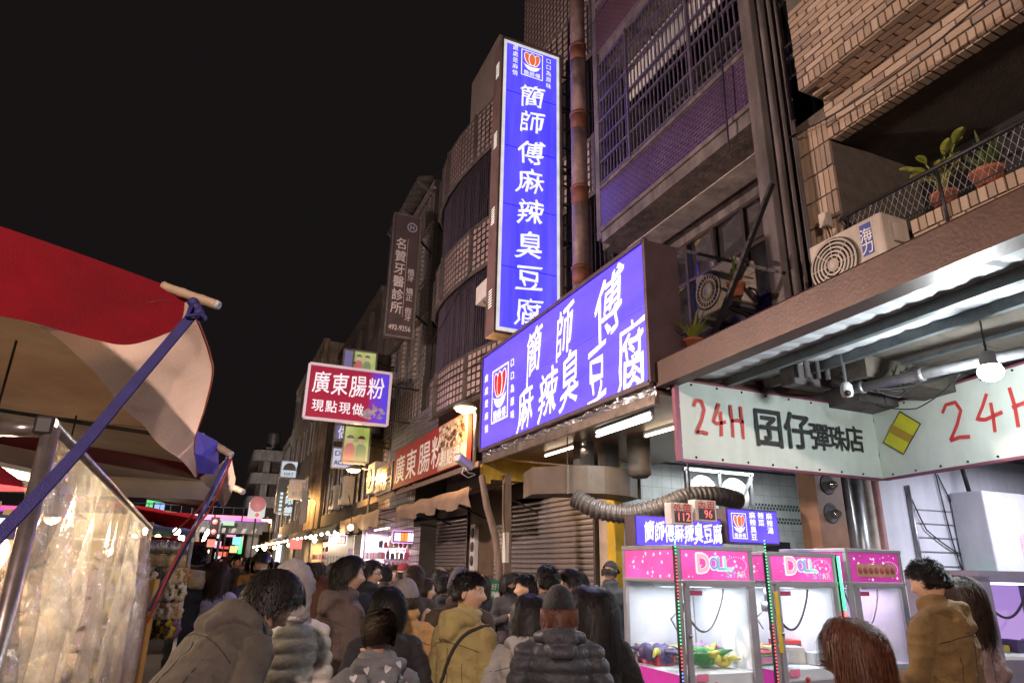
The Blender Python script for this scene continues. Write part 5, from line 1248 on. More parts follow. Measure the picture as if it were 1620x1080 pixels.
toy('red and white prize box at the back of the corner claw machine', (4.3, 5.72, .865), TOYM[1], 4, 'box')
rt = random.Random(5)
for k, (nm_, m_, x_, y_, kd, q_) in enumerate((('pink prize box in the left rear of the corner claw machine', 7, 4.02, 5.75, 'box', 1.6), ('yellow plush toy beside the green one in the corner claw machine', 2, 4.45, 5.3, 'plush', 1.2), ('white prize box at the right rear of the corner claw machine', 6, 4.5, 5.7, 'box', 1.5))):
    toy(nm_, (x_, y_, .865), TOYM[m_], 60 + k, kd, q_)
for k in range(6):
    m_ = (0, 7, 2, 6, 4, 1)[k]; toy('%s prize, %s along the rear of the middle claw machine' % (names[m_] if False else ('green', 'pink', 'yellow', 'white', 'tan', 'red')[k], ('first', 'second', 'third', 'fourth', 'fifth', 'sixth')[k]), (4.95 + k * .12, 5.62, .865), TOYM[m_], 80 + k, 'box' if k % 2 else 'plush', 1.9 if k % 2 else 1.3)
names = ['green', 'red', 'yellow', 'dark', 'tan', 'violet', 'white', 'pink']
for k in range(7):
    m_ = (0, 1, 6, 2, 4, 1, 6)[k]; toy('%s prize box, number %s from the left in the middle claw machine' % (names[m_], ('one', 'two', 'three', 'four', 'five', 'six', 'seven')[k]), (4.95 + k * .1, 5.22 + rt.uniform(0, .25), .865), TOYM[m_], 10 + k, 'box', 1.5)
for k in range(9):
    m_ = (4, 7, 6, 4, 1, 4, 2, 6, 4)[k]; toy('%s snack packet, number %s from the left in the third claw machine' % (names[m_], ('one', 'two', 'three', 'four', 'five', 'six', 'seven', 'eight', 'nine')[k]), (5.98 + k * .07, 5.2 + rt.uniform(0, .4), .865), TOYM[m_], 30 + k, 'box', 1.4)
# the two-tier prize cabinet at the right edge
p_ = at(1548, 893, D=5.0)
GC = thing('prize_cabinet', 'grey two-tier claw cabinet with lit windows at the right edge', 'claw machine', (p_.x, p_.y, 0), math.radians(-14))
b = MB(); b.box((0, .02, 0), (1.1, .8, .35)); b.box((0, .02, .95), (1.1, .8, 1.12)); b.box((0, .02, 1.66), (1.1, .8, 1.74)); b.box((0, .02, .35), (.09, .8, 1.7)); b.box((1.01, .02, .35), (1.1, .8, 1.7)); b.box((.09, .7, .35), (1.01, .8, 1.7)); b.build('body', mat('cabinet_mauve', (.20, .18, .25), .4, .2, var=.15), GC, False)
E_pur = emit('violet_lining', (.6, .35, .95), .7)
for z0_, z1_ in ((.35, .95), (1.12, 1.66)):
    b = MB(); b.poly([(.09, .03, z0_), (1.01, .03, z0_), (1.01, .03, z1_), (.09, .03, z1_)]); b.build('pane', G_clear, GC, False)
    b = MB(); b.poly([(.09, .69, z0_), (1.01, .69, z0_), (1.01, .69, z1_), (.09, .69, z1_)]); b.build('lit_back', E_pur, GC, False)
    b = MB(); b.box((.12, .1, z1_ - .02), (.98, .14, z1_ - .005)); b.build('lamp_strip', E_inner, GC, False)
    b = MB(); b.box((.09, .05, z0_), (1.01, .68, z0_ + .02)); b.build('shelf', M_plush, GC, False)
    b = MB(); P = [V(.2 + .5 * t, .3, z1_ - .05 - .22 * math.sin(PI * t)) for t in np.linspace(0, 1, 16)]; b.tube(P, .01, 7); b.build('looped_cable', M_machd, GC, False)
    for k in range(8):
        b = MB(); x = .15 + k * .1; b.bbox((x, .25 + .03 * (k % 3), z0_ + .02), (x + .08, .42, z0_ + .07 + .04 * (k % 2)), .006); b.build('prize_box', TOYM[k % 8], GC, False)
b = MB(); b.bbox((.50, .05, 1.74), (.97, .10, 2.02), .03); tp = b.build('topper_board', emit('topper_pink', (.85, .25, .5), .8), GC, False)
b = MB(); b.bbox((.55, .045, 1.79), (.92, .048, 1.97), .001); b.build('topper_inset', E_starw, tp, False)

# ceiling tubes inside the two shops
def ceil_tube(label, x0, x1, y, z, power, colr):
    o = thing('ceiling_tube', label, 'lamp', (x0, y, z)); b = MB(); b.tube([(x0, y, z), (x1, y, z)], .018, 10); b.build('tube', E_tubec, o)
    b = MB(); b.box((x0, y - .04, z + .03), (x1, y + .04, z + .07)); b.build('fitting', M_wpaint, o)
    lamp('tube_glow', ((x0 + x1) / 2, y, z - .05), power, colr, (x1 - x0, .06), o, 'AREA')
ceil_tube('ceiling tube light over the game shop behind the canvas banner', 8.6, 11.0, 4.6, 3.35, 190, (.86, .86, 1.0))
ceil_tube('ceiling tube light over the tofu shop counter', 6.6, 8.6, 8.0, 3.36, 75, (.92, .98, 1.0))

rp = random.Random(77)
for q, (xa, xb, lab) in enumerate(((3.95, 4.5, 'corner'), (4.95, 5.55, 'middle'), (5.98, 6.55, 'third'))):
    for k in range(13):
        j = rp.randrange(8)
        t_ = toy('small prize in the heap at the rear of the %s claw machine' % lab, (rp.uniform(xa, xb), rp.uniform(5.55, 5.8), .865 + (.06 if k > 8 else 0)), TOYM[j], 200 + q * 20 + k, 'box' if rp.random() < .6 else 'plush', rp.uniform(.9, 1.3))
# ================================================================== market awnings and lit stalls down the right side
M_tarps = [mat('brown_tarp', (.22, .15, .11), .7, var=.3, scale=2.5, bump=.3, bscale=8), mat('tan_tarp', (.34, .24, .15), .7, var=.3, scale=2.5, bump=.3, bscale=8), mat('grey_green_tarp', (.16, .17, .13), .7, var=.3, scale=2.5, bump=.3, bscale=8)]
def tarp_awning(label, y0, y1, xf, zf, zb, drop, m, seed):
    rr_ = random.Random(seed); o = thing('tarp_awning', label, 'awning', (xf, y0, zf), group='tarpaulin awnings along the shop fronts')
    n = int((y1 - y0) / .18) + 2; P = []
    for i in range(n):
        y = y0 + (y1 - y0) * i / (n - 1); w_ = mnoise.noise(V(y * 1.3, seed, 0)) * .05; row = []
        for t in (0, .25, .5, .75, 1): row.append(V(5.5 + (xf - 5.5) * t, y, zb + (zf - zb) * t - .10 * math.sin(PI * t) + w_ * t))
        dr = drop * (1 + .25 * mnoise.noise(V(y * 2.1, seed + 5, 0)))
        row.append(V(xf - .02 + .03 * math.sin(y * 9), y, zf - dr * .5 + w_)); row.append(V(xf + .0 + .05 * math.sin(y * 9 + 1), y, zf - dr + w_ + .03 * math.sin(y * 5)))
        P.append(row)
    b = MB(); b.grid(P); b.build('tarpaulin', m, o)
    k = 0; y = y0 + .1
    while y < y1:
        b = MB(); b.bar((5.5, y, zb - .05), (xf + .02, y, zf - .06), .035); b.bar((5.45, y, zb - .7), (xf + .5, y, zf - .02), .03); b.build('support_arm', M_iron, o); y += (y1 - y0 - .2) / 2.001
    b = MB(); b.tube([(xf + .03, y0, zf - .04), (xf + .03, y1, zf - .04)], .02, 8); b.build('front_bar', M_galv, o)
    return o
tarp_awning('brown tarpaulin awning over the grey-brown shutter, below the red banner', 11.2, 16.4, 4.05, 3.02, 3.35, .32, M_tarps[0], 1)
tarp_awning('tan tarpaulin awning over the phone case shop, lit by the second lamp', 17.0, 22.6, 3.75, 2.98, 3.5, .42, M_tarps[1], 2)
tarp_awning('grey-green tarpaulin awning over the metal-sided stall', 23.2, 28.6, 3.7, 2.9, 3.5, .4, M_tarps[2], 3)
tarp_awning('tan tarpaulin awning over the warm-lit food stall', 29, 36, 3.5, 2.95, 3.5, .4, M_tarps[1], 4)
tarp_awning('farthest brown tarpaulin awning near the footbridge', 36.6, 46, 3.4, 2.95, 3.5, .4, M_tarps[0], 5)
# fascia boards above the awnings
for k, (y0, y1, z0, z1, lab, m) in enumerate(((11.4, 17.5, 3.42, 3.52, 'narrow timber fascia under the red banner', M_wood), (17.9, 22.8, 3.42, 3.62, 'pale timber fascia below the gilded board', mat('pale_timber', (.36, .26, .17), .7, var=.3, scale=3)))):
    o = thing('fascia_board', lab, 'board', (4.3, y0, z0)); b = MB(); b.box((4.28, y0, z0), (4.34, y1, z1)); b.build('board', m, o)
# lattice screen of the balcony above the red banner
LS = thing('lattice_screen', 'pale metal lattice screen behind the red banner', 'screen', (4.75, 18, 4.6))
b = MB()
for k in range(40): b.bar((4.7, 15.5 + k * .12, 4.55), (4.7, 15.5 + k * .12, 5.6), .02)
for k in range(9): b.bar((4.7, 15.4, 4.58 + k * .125), (4.7, 20.3, 4.58 + k * .125), .02)
b.build('lattice', M_alu, LS)
for y, z, h, lab in ((20.3, 3.7, .9, 'white air conditioner above the second awning'), (25.5, 3.75, 1.0, 'white ribbed air conditioner above the grey-green awning'), (27.5, 3.7, .9, 'pale air conditioner left of the ribbed one above the awnings')):
    ac_unit(lab, (4.35, y, z), .95, h, .4, math.radians(-90), .3, 'spokes')
PB2 = thing('tilted_panel', 'tilted pale signboard above the tan food stall awning', 'sign', (3.6, 31, 3.3)); b = MB(); b.prism([(3.55, 30.2, 3.3), (3.55, 32.4, 3.3), (3.5, 32.4, 4.9), (3.5, 30.2, 4.6)], (.06, 0, 0)); b.build('panel', mat('mauve_panel', (.34, .28, .33), .6, var=.2), PB2); b = MB(); b.bar((3.58, 31.3, 2.9), (3.58, 31.3, 4.6), .05); b.build('post', M_iron, PB2)

def lit_stall(label, y0, y1, colr, power, seed, back, xw=5.4, zc=2.75):
    """walls, shelves of goods and a lamp"""
    rr_ = random.Random(seed); o = thing('lit_stall', label, 'stall', (4.7, y0, 0))
    b = MB(); b.box((xw, y0, 0), (xw + .06, y1, zc)); b.build('back_wall', back, o)
    b = MB(); b.box((4.3, y1 - .02, 0), (xw, y1 + .02, zc)); b.build('side_wall', back, o)
    b = MB(); b.bbox((4.05, y0 + .1, 0), (4.6, y1 - .1, .85), .02); b.build('counter', M_wood, o)
    gm = [mat('goods_%d' % i, c, .5, var=.2) for i, c in enumerate([(.5, .08, .15), (.6, .45, .35), (.55, .55, .6), (.5, .3, .08), (.1, .1, .13), (.25, .3, .5), (.6, .2, .3)])]
    for r_ in range(4):
        b = MB(); z = 1.0 + r_ * .42; b.box((xw - .4, y0 + .05, z), (xw, y1 - .05, z + .02)); sh = b.build('shelf', M_wpaint, o)
        b = MB(); y = y0 + .1
        while y < y1 - .2:
            w_ = rr_.uniform(.07, .16); h_ = rr_.uniform(.12, .3); b.box((xw - .35, y, z + .02), (xw - .1, y + w_, z + .02 + h_), rr_.randrange(7)); y += w_ + rr_.uniform(.01, .05)
        q = b.build('goods', gm, sh); q['kind'] = 'stuff'
    for r_ in range(3):
        b = MB(); y = y0 + .15; z = 1.15 + r_ * .33
        while y < y1 - .2:
            w_ = rr_.uniform(.07, .11); b.box((4.32 + r_ * .05, y, z), (4.34 + r_ * .05, y + w_, z + .2), rr_.randrange(7)); y += w_ + .035
        b.bar((4.33 + r_ * .05, y0, z + .23), (4.33 + r_ * .05, y1, z + .23), .015, mi=2); q = b.build('hanging_goods', gm, o); q['kind'] = 'stuff'
    b = MB()
    for r_ in range(5):
        z = .95 + r_ * .29; b.bar((4.2, y0, z + .24), (xw, y0, z + .24), .014, mi=2); x = 4.24
        while x < xw - .1: w_ = rr_.uniform(.07, .12); b.box((x, y0 - .03, z), (x + w_, y0 - .01, z + rr_.uniform(.15, .21)), rr_.choice((0, 6, 6, 1, 2, 4, 0))); x += w_ + .03
    q = b.build('display_grid', gm, o); q['kind'] = 'stuff'
    b = MB(); b.tube([(4.6, y0 + .4, zc - .08), (4.6, y1 - .4, zc - .08)], .02, 8); b.build('tube_lamp', emit('stall_tube_%d' % seed, colr, 6), o)
    lamp('stall_light', (4.6, (y0 + y1) / 2, zc - .16), power, colr, (.1, y1 - y0 - .8), o, 'AREA')
    return o
lit_stall('phone case stall with pink goods and violet light beside the grey-brown shutter', 18.9, 21.6, (.95, .72, 1.0), 230, 1, M_wpaint)
lit_stall('warm-lit food stall under the tan awning further down', 29.2, 33.5, (1.0, .72, .42), 220, 2, mat('stall_tan', (.45, .33, .2), .7))
lit_stall('white-lit clothes stall beyond the food stall', 36.8, 42, (.85, .95, 1.0), 260, 3, M_wpaint)
MS = thing('metal_stall', 'closed grey sheet-metal stall under the grey-green awning', 'stall', (4.6, 25, 0)); b = MB(); b.bbox((4.25, 22.6, 0), (5.5, 27.8, 2.6), .03); b.build('sheet_metal_wall', M_galv, MS); b = MB(); b.box((4.1, 22.7, 1.9), (4.24, 27.7, 1.95)); b.build('shelf', M_galv, MS)
def led_sign(label, u0, v0, u1, v1, Y, sx, cols):
    """small running-text sign: lit box with coloured character blocks"""
    a, c = at(u0, v0, Y=Y), at(u1, v1, Y=Y); o = thing('led_sign', label, 'sign', ((a.x + c.x) / 2, Y, c.z)); W_, H_ = c.x - a.x, a.z - c.z
    b = MB(); b.box((a.x, Y + .01, c.z), (c.x, Y + .12, a.z)); b.build('box', M_machd, o)
    b = MB(); b.poly([(a.x, Y, c.z), (c.x, Y, c.z), (c.x, Y, a.z), (a.x, Y, a.z)]); b.build('rim_glow', emit('violet_rim', (.8, .35, .9), 1.4), o)
    b = MB(); b.poly([(a.x + .03, Y - .004, c.z + .03), (c.x - .03, Y - .004, c.z + .03), (c.x - .03, Y - .004, a.z - .03), (a.x + .03, Y - .004, a.z - .03)]); b.build('screen', M_black, o)
    n = len(cols)
    for k, cl in enumerate(cols):
        b = MB(); x = a.x + .06 + (W_ - .12) * k / n; q = (W_ - .12) / n
        for r_ in range(4):
            z = c.z + .06 + (H_ - .12) * r_ / 4; b.add([(x, Y - .008, z), (x + q * .8, Y - .008, z), (x + q * .8, Y - .008, z + .03), (x, Y - .008, z + .03)], [(0, 1, 2, 3)])
        for r_ in range(2):
            xx = x + q * (.15 + .45 * r_); b.add([(xx, Y - .009, c.z + .06), (xx + .03, Y - .009, c.z + .06), (xx + .03, Y - .009, a.z - .06), (xx, Y - .009, a.z - .06)], [(0, 1, 2, 3)])
        b.build('lit_character', emit('led_%s' % cl, {'w': (1, .9, 1), 'o': (1, .3, .05), 'r': (1, .05, .04)}[cl], 1.6), o)
led_sign('violet-rimmed running-text sign over the phone case stall', 621, 838, 663, 860, 18.6, 1, 'wwoowww')
led_sign('small white and red running-text sign on the metal stall', 521, 845, 548, 862, 22.3, 1, 'wwrr')
WR = thing('wire_rack', 'white wire display rack in front of the metal stall', 'rack', (3.6, 17.5, 0))
a, c = at(517, 876, Y=17.5), at(573, 915, Y=17.5); b = MB()
for k in range(14): x = a.x + (c.x - a.x) * k / 13; b.bar((x, 17.5, .3), (x, 17.5, a.z), .014)
for z in (a.z, a.z - .35, a.z - .7, .3): b.bar((a.x, 17.5, z), (c.x, 17.5, z), .02)
b.build('grid', M_wpaint, WR)
b = MB(); b.box((a.x + .5, 17.44, a.z - .05), (c.x - .3, 17.47, a.z + .15)); b.build('header_card', mat('lilac_card', (.45, .42, .65), .6), WR)

# ================================================================== footbridge and the lights beyond
FB = thing('footbridge', 'grey footbridge with a glowing pink light strip across the street', 'bridge', (0, 59, 0))
M_br = mat('bridge_paint', (.22, .22, .24), .7, var=.25, scale=.6, streak=.4)
b = MB(); b.box((-40, 58, 3.69), (3.6, 61, 4.60)); b.build('deck', M_br, FB)
b = MB()
for k in range(50): x = -34 + k * .75; b.add([(x, 57.96, 3.73), (x + .3, 57.96, 3.73), (x + .45, 57.96, 4.1), (x + .15, 57.96, 4.1)], [(0, 1, 2, 3)])
q = b.build('chevron_pattern', mat('bridge_white', (.6, .6, .62), .6), FB); q['kind'] = 'stuff'
E_mag = [emit('magenta_strip', (1.0, .08, .30), 1.5), emit('violet_strip', (.55, .05, .75), 1.2)]
for k in range(19):
    b = MB(); x = -34 + k * 2.0; b.box((x, 57.86, 4.80), (x + 1.9, 57.95, 5.03), 0); b.box((x, 57.88, 4.64), (x + 1.9, 57.95, 4.79), 1); b.build('light_strip', E_mag, FB)
b = MB()
for k in range(50): x = -34 + k * .75; b.bar((x, 58.05, 4.6), (x, 58.05, 5.65), .045)
b.bar((-34, 58.05, 5.65), (3.5, 58.05, 5.65), .06); b.build('railing', M_iron, FB)
for x in (-14, 2.6):
    b = MB(); b.box((x, 58.5, 0), (x + .8, 60, 3.69)); b.build('pier', M_br, FB)
TL = thing('traffic_light', 'traffic light showing red under the footbridge', 'traffic light', (-.6, 55, 0))
tc_ = at(339, 833, Y=55); b = MB(); b.bar((tc_.x + .5, 55, 0), (tc_.x + .5, 55, tc_.z + .3), .12); b.build('pole', M_iron, TL)
b = MB(); b.bbox((tc_.x - .3, 54.8, tc_.z - .7), (tc_.x + .3, 55.05, tc_.z + .7), .05); b.build('housing', M_iron, TL)
for z in (.35, -.35):
    b = MB(); b.lathe([(0, -.06), (.15, -.05), (.17, 0)], (tc_.x, 54.78, tc_.z + z), 16, 'Y'); b.build('lens', emit('traffic_red', (1, .05, .04), 5), TL)
rs = random.Random(11)
def far_sign(lab, u, v, w_, h_, Y, c, s=1.2):
    p = at(u, v, Y=Y); o = thing('far_sign', lab, 'sign', (p.x, Y, 0)); b = MB(); b.bbox((p.x - w_ / 2, Y, p.z - h_ / 2), (p.x + w_ / 2, Y + .2, p.z + h_ / 2), .02); b.build('lightbox', emit('neon_%.2f_%.2f_%.2f' % c, c, s), o)
    b = MB(); b.bar((p.x, Y + .3, 0), (p.x, Y + .3, p.z), .1); b.build('post', M_iron, o)
for lab, u, v, w_, h_, Y, c in (('green and yellow vertical sign on the footbridge, left one', 236, 800, .6, 1.6, 76, (.1, .7, .25)), ('green sign above the footbridge railing', 250, 790, 1.2, .5, 77, (.05, .8, .2)), ('blue-white sign above the footbridge railing', 252, 802, .9, .8, 76, (.3, .5, 1.0)),
        ('cyan shop sign under the footbridge', 375, 855, .9, .8, 80, (.3, .85, .9)), ('tall green shop sign under the footbridge', 382, 862, .6, 1.8, 82, (.1, .9, .3)), ('red shop sign under the footbridge, beside the green one', 388, 852, .6, 1.4, 82, (1, .1, .15)),
        ('long red neon sign low under the footbridge', 360, 866, 1.3, .25, 78, (1, .08, .06)), ('violet lit panel below the round sign', 402, 873, 1.2, .4, 75, (.8, .4, .9)), ('small red neon sign at the left under the footbridge', 352, 876, 1.0, .5, 84, (1, .15, .1)), ('white lit panel at the left under the footbridge', 345, 878, .7, .7, 86, (.8, .85, 1)),
        ('green pictogram sign on the footbridge front', 360, 827, 1.0, .35, 57.5, (.15, .45, .25)), ('orange lamp sign right under the footbridge', 427, 862, .8, .5, 60, (1, .5, .12)), ('white pillar-shaped shop light near the clothes stall', 441, 872, .3, 2.0, 44, (.75, .9, 1)), ('small red lantern sign at the food stall', 468, 860, .5, .4, 30, (1, .1, .1))):
    far_sign(lab, u, v, w_, h_, Y, c)
for k, (u, v) in enumerate(((427, 823), (404, 832), (328, 872), (366, 886))):
    p = at(u, v, Y=62 + k); o = thing('far_lamp', ['warm far lamp beside the round sign', 'pale far lamp below the footbridge edge', 'warm far lamp over the distant crowd', 'orange far lamp at the street end'][k], 'lamp', (p.x, p.y, 0)); b = MB(); b.ball(tuple(p), .18, 10, 8); b.build('globe', emit('far_globe', (1, .7, .4), 8), o); b = MB(); b.bar((p.x, p.y + .2, 0), (p.x, p.y + .2, p.z), .08); b.build('post', M_iron, o)
FW = thing('far_buildings', 'dark row of buildings beyond the footbridge', 'building', (0, 120, 0)); b = MB()
for k in range(9): x = -60 + k * 12; b.box((x, 120 + (k % 3) * 4, 0), (x + 11, 140, 5 + (k * 37 % 5) * .5))
b.build('walls', M_dgrey, FW)
# ================================================================== market stall at the left, close to the camera
M_tred = mat('red_canvas', (.20, .004, .011), .8, var=.25, scale=3, bump=.4, bscale=120, spec=.2)
M_tcream = mat('cream_canvas', (.70, .55, .44), .75, var=.14, scale=3, bump=.35, bscale=120)
M_tcream_shaded = mat('shaded_roof_canvas', (.38, .29, .225), .8, var=.2, scale=3, bump=.4, bscale=120)  # same cloth as the flaps, darkened for the shade under the roof
M_flap = mat('cream_flap_canvas', (.72, .58, .47), .75, var=.16, scale=4, bump=.4, bscale=90)
_n = M_flap.node_tree.nodes; _l = M_flap.node_tree.links; _t = _n.new('ShaderNodeBsdfTranslucent'); _t.inputs[0].default_value = (.80, .62, .50, 1); _m = _n.new('ShaderNodeMixShader'); _m.inputs[0].default_value = .45; _l.new(_n['Principled BSDF'].outputs[0], _m.inputs[1]); _l.new(_t.outputs[0], _m.inputs[2]); _l.new(_m.outputs[0], _n['Material Output'].inputs[0])   # thin canvas lets light through
M_tblue = mat('blue_canvas', (.10, .09, .55), .7, var=.15, scale=4, bump=.3, bscale=120)
M_orange = mat('orange_piping', (.55, .10, .03), .6, var=.1)
ST = thing('stall_canopy', 'red, cream and blue striped canvas canopy of the left market stall', 'canopy', (-.8, 5, 2.7))
def lerp_curve(c, t):
    n = len(c) - 1; k = min(int(t * n), n - 1); u = t * n - k
    p = [c[max(k - 1, 0)], c[k], c[k + 1], c[min(k + 2, n)]]
    return .5 * ((2 * p[1]) + (p[2] - p[0]) * u + (2 * p[0] - 5 * p[1] + 4 * p[2] - p[3]) * u * u + (3 * p[1] - p[0] - 3 * p[2] + p[3]) * u ** 3)
def sheet(A, B, na, nb, m, nm, parent, bulge=0., wob=0., seed=0):
    P = []
    for i in range(na + 1):
        t = i / na; a, c = lerp_curve(A, t), lerp_curve(B, t); row = []
        for j in range(nb + 1):
            s = j / nb; p = a + (c - a) * s; p = p - V(0, 0, bulge * 4 * s * (1 - s))
            if wob: p = p + V(wob * .5, -wob, wob) * mnoise.noise(V(t * 7 + seed, s * 2.5, seed)) * min(1, 6 * s, 6 * (1 - s) + .4)
            row.append(p)
        P.append(row)
    b = MB(); b.grid(P); return b.build(nm, m, parent), P
# front edge of the roof: rises to the left
top = [at(-330, 250, Y=2.75), at(-120, 318, Y=2.76), at(60, 378, Y=2.77), at(200, 428, Y=2.78), at(296, 464, Y=2.79)]
low = [at(-330, 440, Y=2.72), at(-120, 480, Y=2.72), at(60, 512, Y=2.73), at(190, 545, Y=2.74), at(285, 520, Y=2.77)]
sheet(top, low, 60, 16, M_tred, 'red_valance', ST, 0, .018, 3)
# eave flap: cream, turns down on the street side between the pole tips
eA = [at(298, 478, Y=2.79), at(318, 520, Y=3.0), at(332, 562, Y=3.3), at(336, 592, Y=3.8), at(325, 642, Y=4.6), at(307, 703, Y=5.5), at(312, 750, Y=6.2)]
eB = [at(20, 505, Y=2.77), at(70, 522, Y=3.0), at(130, 568, Y=2.95), at(190, 640, Y=3.4), at(235, 684, Y=4.1), at(278, 722, Y=5.1), at(312, 752, Y=6.25)]
_, P = sheet(eA, eB, 50, 22, M_flap, 'cream_flap', ST, .0, .05, 8)
b = MB(); b.tube([lerp_curve(eA, t) for t in np.linspace(0, 1, 60)], .006, 6); b.build('piping', M_orange, ST)
q = [at(310, 680, Y=5.9), at(345, 698, Y=6.3), at(346, 738, Y=6.5), at(338, 750, Y=6.5), at(312, 748, Y=6.2), at(306, 715, Y=5.8)]
b = MB(); cc = sum(q, V(0, 0, 0)) / 6; 
for i in range(6): b.add([q[i], q[(i + 1) % 6], cc + V(.02, -.02, -.02)], [(0, 1, 2)])
b.build('blue_corner', M_tblue, ST)
fA = [at(366, 722, Y=6.45), at(370, 745, Y=7.0), at(372, 762, Y=7.8), at(362, 790, Y=8.8), at(354, 802, Y=9.6)]
fB = [at(316, 755, Y=6.45), at(328, 768, Y=7.2), at(338, 780, Y=8.0), at(346, 793, Y=8.8), at(352, 804, Y=9.6)]
sheet(fA, fB, 24, 10, M_flap, 'cream_flap', ST, 0, .04, 12)
q = [at(346, 772, Y=9.2), at(354, 768, Y=9.4), at(356, 798, Y=9.8), at(344, 803, Y=9.8)]
b = MB(); b.poly(q); b.build('blue_corner', M_tblue, ST)
# roof sheet in stripes (seen from underneath)
roof = [(2.8, 5.6, M_tcream_shaded), (5.62, 7.8, M_tcream_shaded), (7.8, 9.3, M_tred), (9.3, 11.8, M_tcream), (11.8, 15, M_tred)]
for y0, y1, m in roof:
    Pg = []
    for i in range(13):
        y = y0 + (y1 - y0) * i / 12; row = []
        if y <= 6.2: xe = lerp_curve(eB, min(1, max(0, (y - 2.77) / 3.48)))
        for j in range(13):
            s = j / 12
            ex = -.82 + (y - 2.8) * .19 if y < 6.2 else -.17
            x = ex + (-3.6 - ex) * s; z = 2.60 + .05 * math.sin(y * 2.2) * s - .12 * math.sin(PI * s) * (.5 + .5 * math.sin((y - 2.8) / 3.5 * PI)) + .22 * (-x - .1) * .55 + (.035 if y > 6 else 0)
            row.append(V(x, y, z))
        Pg.append(row)
    b = MB(); b.grid(Pg); b.build('roof_stripe', m, ST)
b = MB(); b.bar((-3.5, 5.61, 2.62 + .2), (-.3, 5.61, 2.575), .01, .03); b.build('seam', M_iron, ST)
sheet([at(-200, 720, Y=9.3), at(0, 742, Y=9.3), at(340, 762, Y=9.3)], [at(-200, 775, Y=9.35), at(0, 778, Y=9.35), at(345, 792, Y=9.35)], 20, 4, M_tcream, 'end_valance', ST, 0, .03, 4)
# bamboo cross pole with its blue knot
M_bamboo = mat('bamboo', (.52, .38, .25), .5, var=.25, scale=6)
def tip_pole(label, a, c, r):
    o = thing('canopy_pole', label, 'pole', tuple(c)); n_ = 14; b = MB(); b.tube([a + (c - a) * (k / n_) for k in range(n_ + 1)], [r * (1.12 if k % 5 == 0 else 1) for k in range(n_ + 1)], 12); b.build('cane', M_bamboo, o)
    d = (c - a).normalized(); b = MB(); b.tube([c - d * .005, c + d * .012], [r * 1.02, r * .8], 12); b.build('end_cap', M_wpaint, o); return o
tip_pole('pale cane pole end sticking out of the near canopy corner', at(258, 453, Y=2.80), at(343, 482, Y=2.72), .019)
tip_pole('white pole end at the second canopy corner', at(318, 690, Y=6.4), at(366, 719, Y=6.3), .03)
tip_pole('white pole end at the third canopy corner', at(355, 764, Y=10.2), at(385, 778, Y=10), .04)
def strap(label, pts, w_, m, nm='strap'):
    o = thing(nm, label, 'strap', tuple(pts[-1])); b = MB(); P = []
    for i in range(25):
        p = lerp_curve(pts, i / 24); P.append([p + V(-w_ / 2, 0, w_ * .3), p + V(w_ / 2, 0, -w_ * .3)])
    Q = [[x + V(.003, .006, 0) for x in r_] for r_ in P]; b.grid(P); b.grid([list(reversed(r_)) for r_ in Q]); b.build('webbing', m, o); return o
M_strapb = mat('navy_webbing', (.035, .03, .17), .6, var=.25, scale=20, bump=.3, bscale=200)
sb_ = strap('blue webbing strap running down from the near pole end', [at(312, 488, Y=2.72), at(200, 620, Y=2.55), at(100, 738, Y=2.4), at(-60, 905, Y=2.2)], .03, M_strapb)
b = MB()
for k in range(4): c = at(306 + k * 4, 478 + k * 8, Y=2.72); b.ball(tuple(c), (.022, .018, .02), 8, 6)
b.tube([at(303, 484, Y=2.7), at(296, 500, Y=2.68), at(318, 497, Y=2.68)], .010, 6); b.build('knot', M_strapb, sb_)
o = thing('guy_pole', 'blue and steel guy pole from the second canopy corner', 'pole', tuple(at(240, 950, Y=6.6))); b = MB(); b.tube([at(362, 724, Y=6.35), at(305, 840, Y=6.45), at(236, 965, Y=6.6)], .022, 8); b.build('pole', mat('blue_steel', (.12, .12, .35), .35, .6, var=.3), o)
strap('dark red strap wound beside the blue guy pole', [at(366, 724, Y=6.3), at(335, 800, Y=6.35), at(290, 860, Y=6.4), at(232, 985, Y=6.5)], .016, mat('red_webbing', (.28, .02, .03), .6, var=.2))
strap('thin red cord across the far stall', [at(345, 750, Y=8), at(318, 800, Y=8), at(270, 846, Y=8)], .018, MATS['red_webbing'])

# steel frame with clear plastic sheet
FR = thing('pipe_stand', 'steel pipe frame of the left stall with clear plastic sheet', 'stand', (-.6, 4.5, 0))
nt_ = at(82, 676, Z=2.12); ft_ = at(238, 835, Z=1.95)
M_steel = mat('worn_steel_pipe', (.38, .33, .32), .32, .8, var=.3, scale=10)
b = MB(); b.tube([(nt_.x, nt_.y, 0), (nt_.x, nt_.y, nt_.z)], .027, 14); b.build('near_post', M_steel, FR)
b = MB(); b.tube([nt_ + V(0, -.02, .01), ft_], .022, 12); b.build('top_rail', M_steel, FR)
b = MB(); b.tube([(ft_.x, ft_.y, 0), (ft_.x, ft_.y, ft_.z + .05)], .02, 10); b.build('far_post', M_steel, FR)
b = MB(); b.tube([nt_ + V(-.02, 0, -.01), nt_ + V(-.16, .02, -.015)], .026, 12); b.build('cross_stub', M_steel, FR)
b = MB(); b.bbox((nt_.x - .05, nt_.y - .03, nt_.z - .03), (nt_.x + .01, nt_.y + .03, nt_.z + .035), .01); b.build('clamp', M_iron, FR)
mp_ = bpy.data.materials.new('clear_plastic'); mp_.use_nodes = True; n = mp_.node_tree.nodes; l = mp_.node_tree.links; n.remove(n['Principled BSDF'])
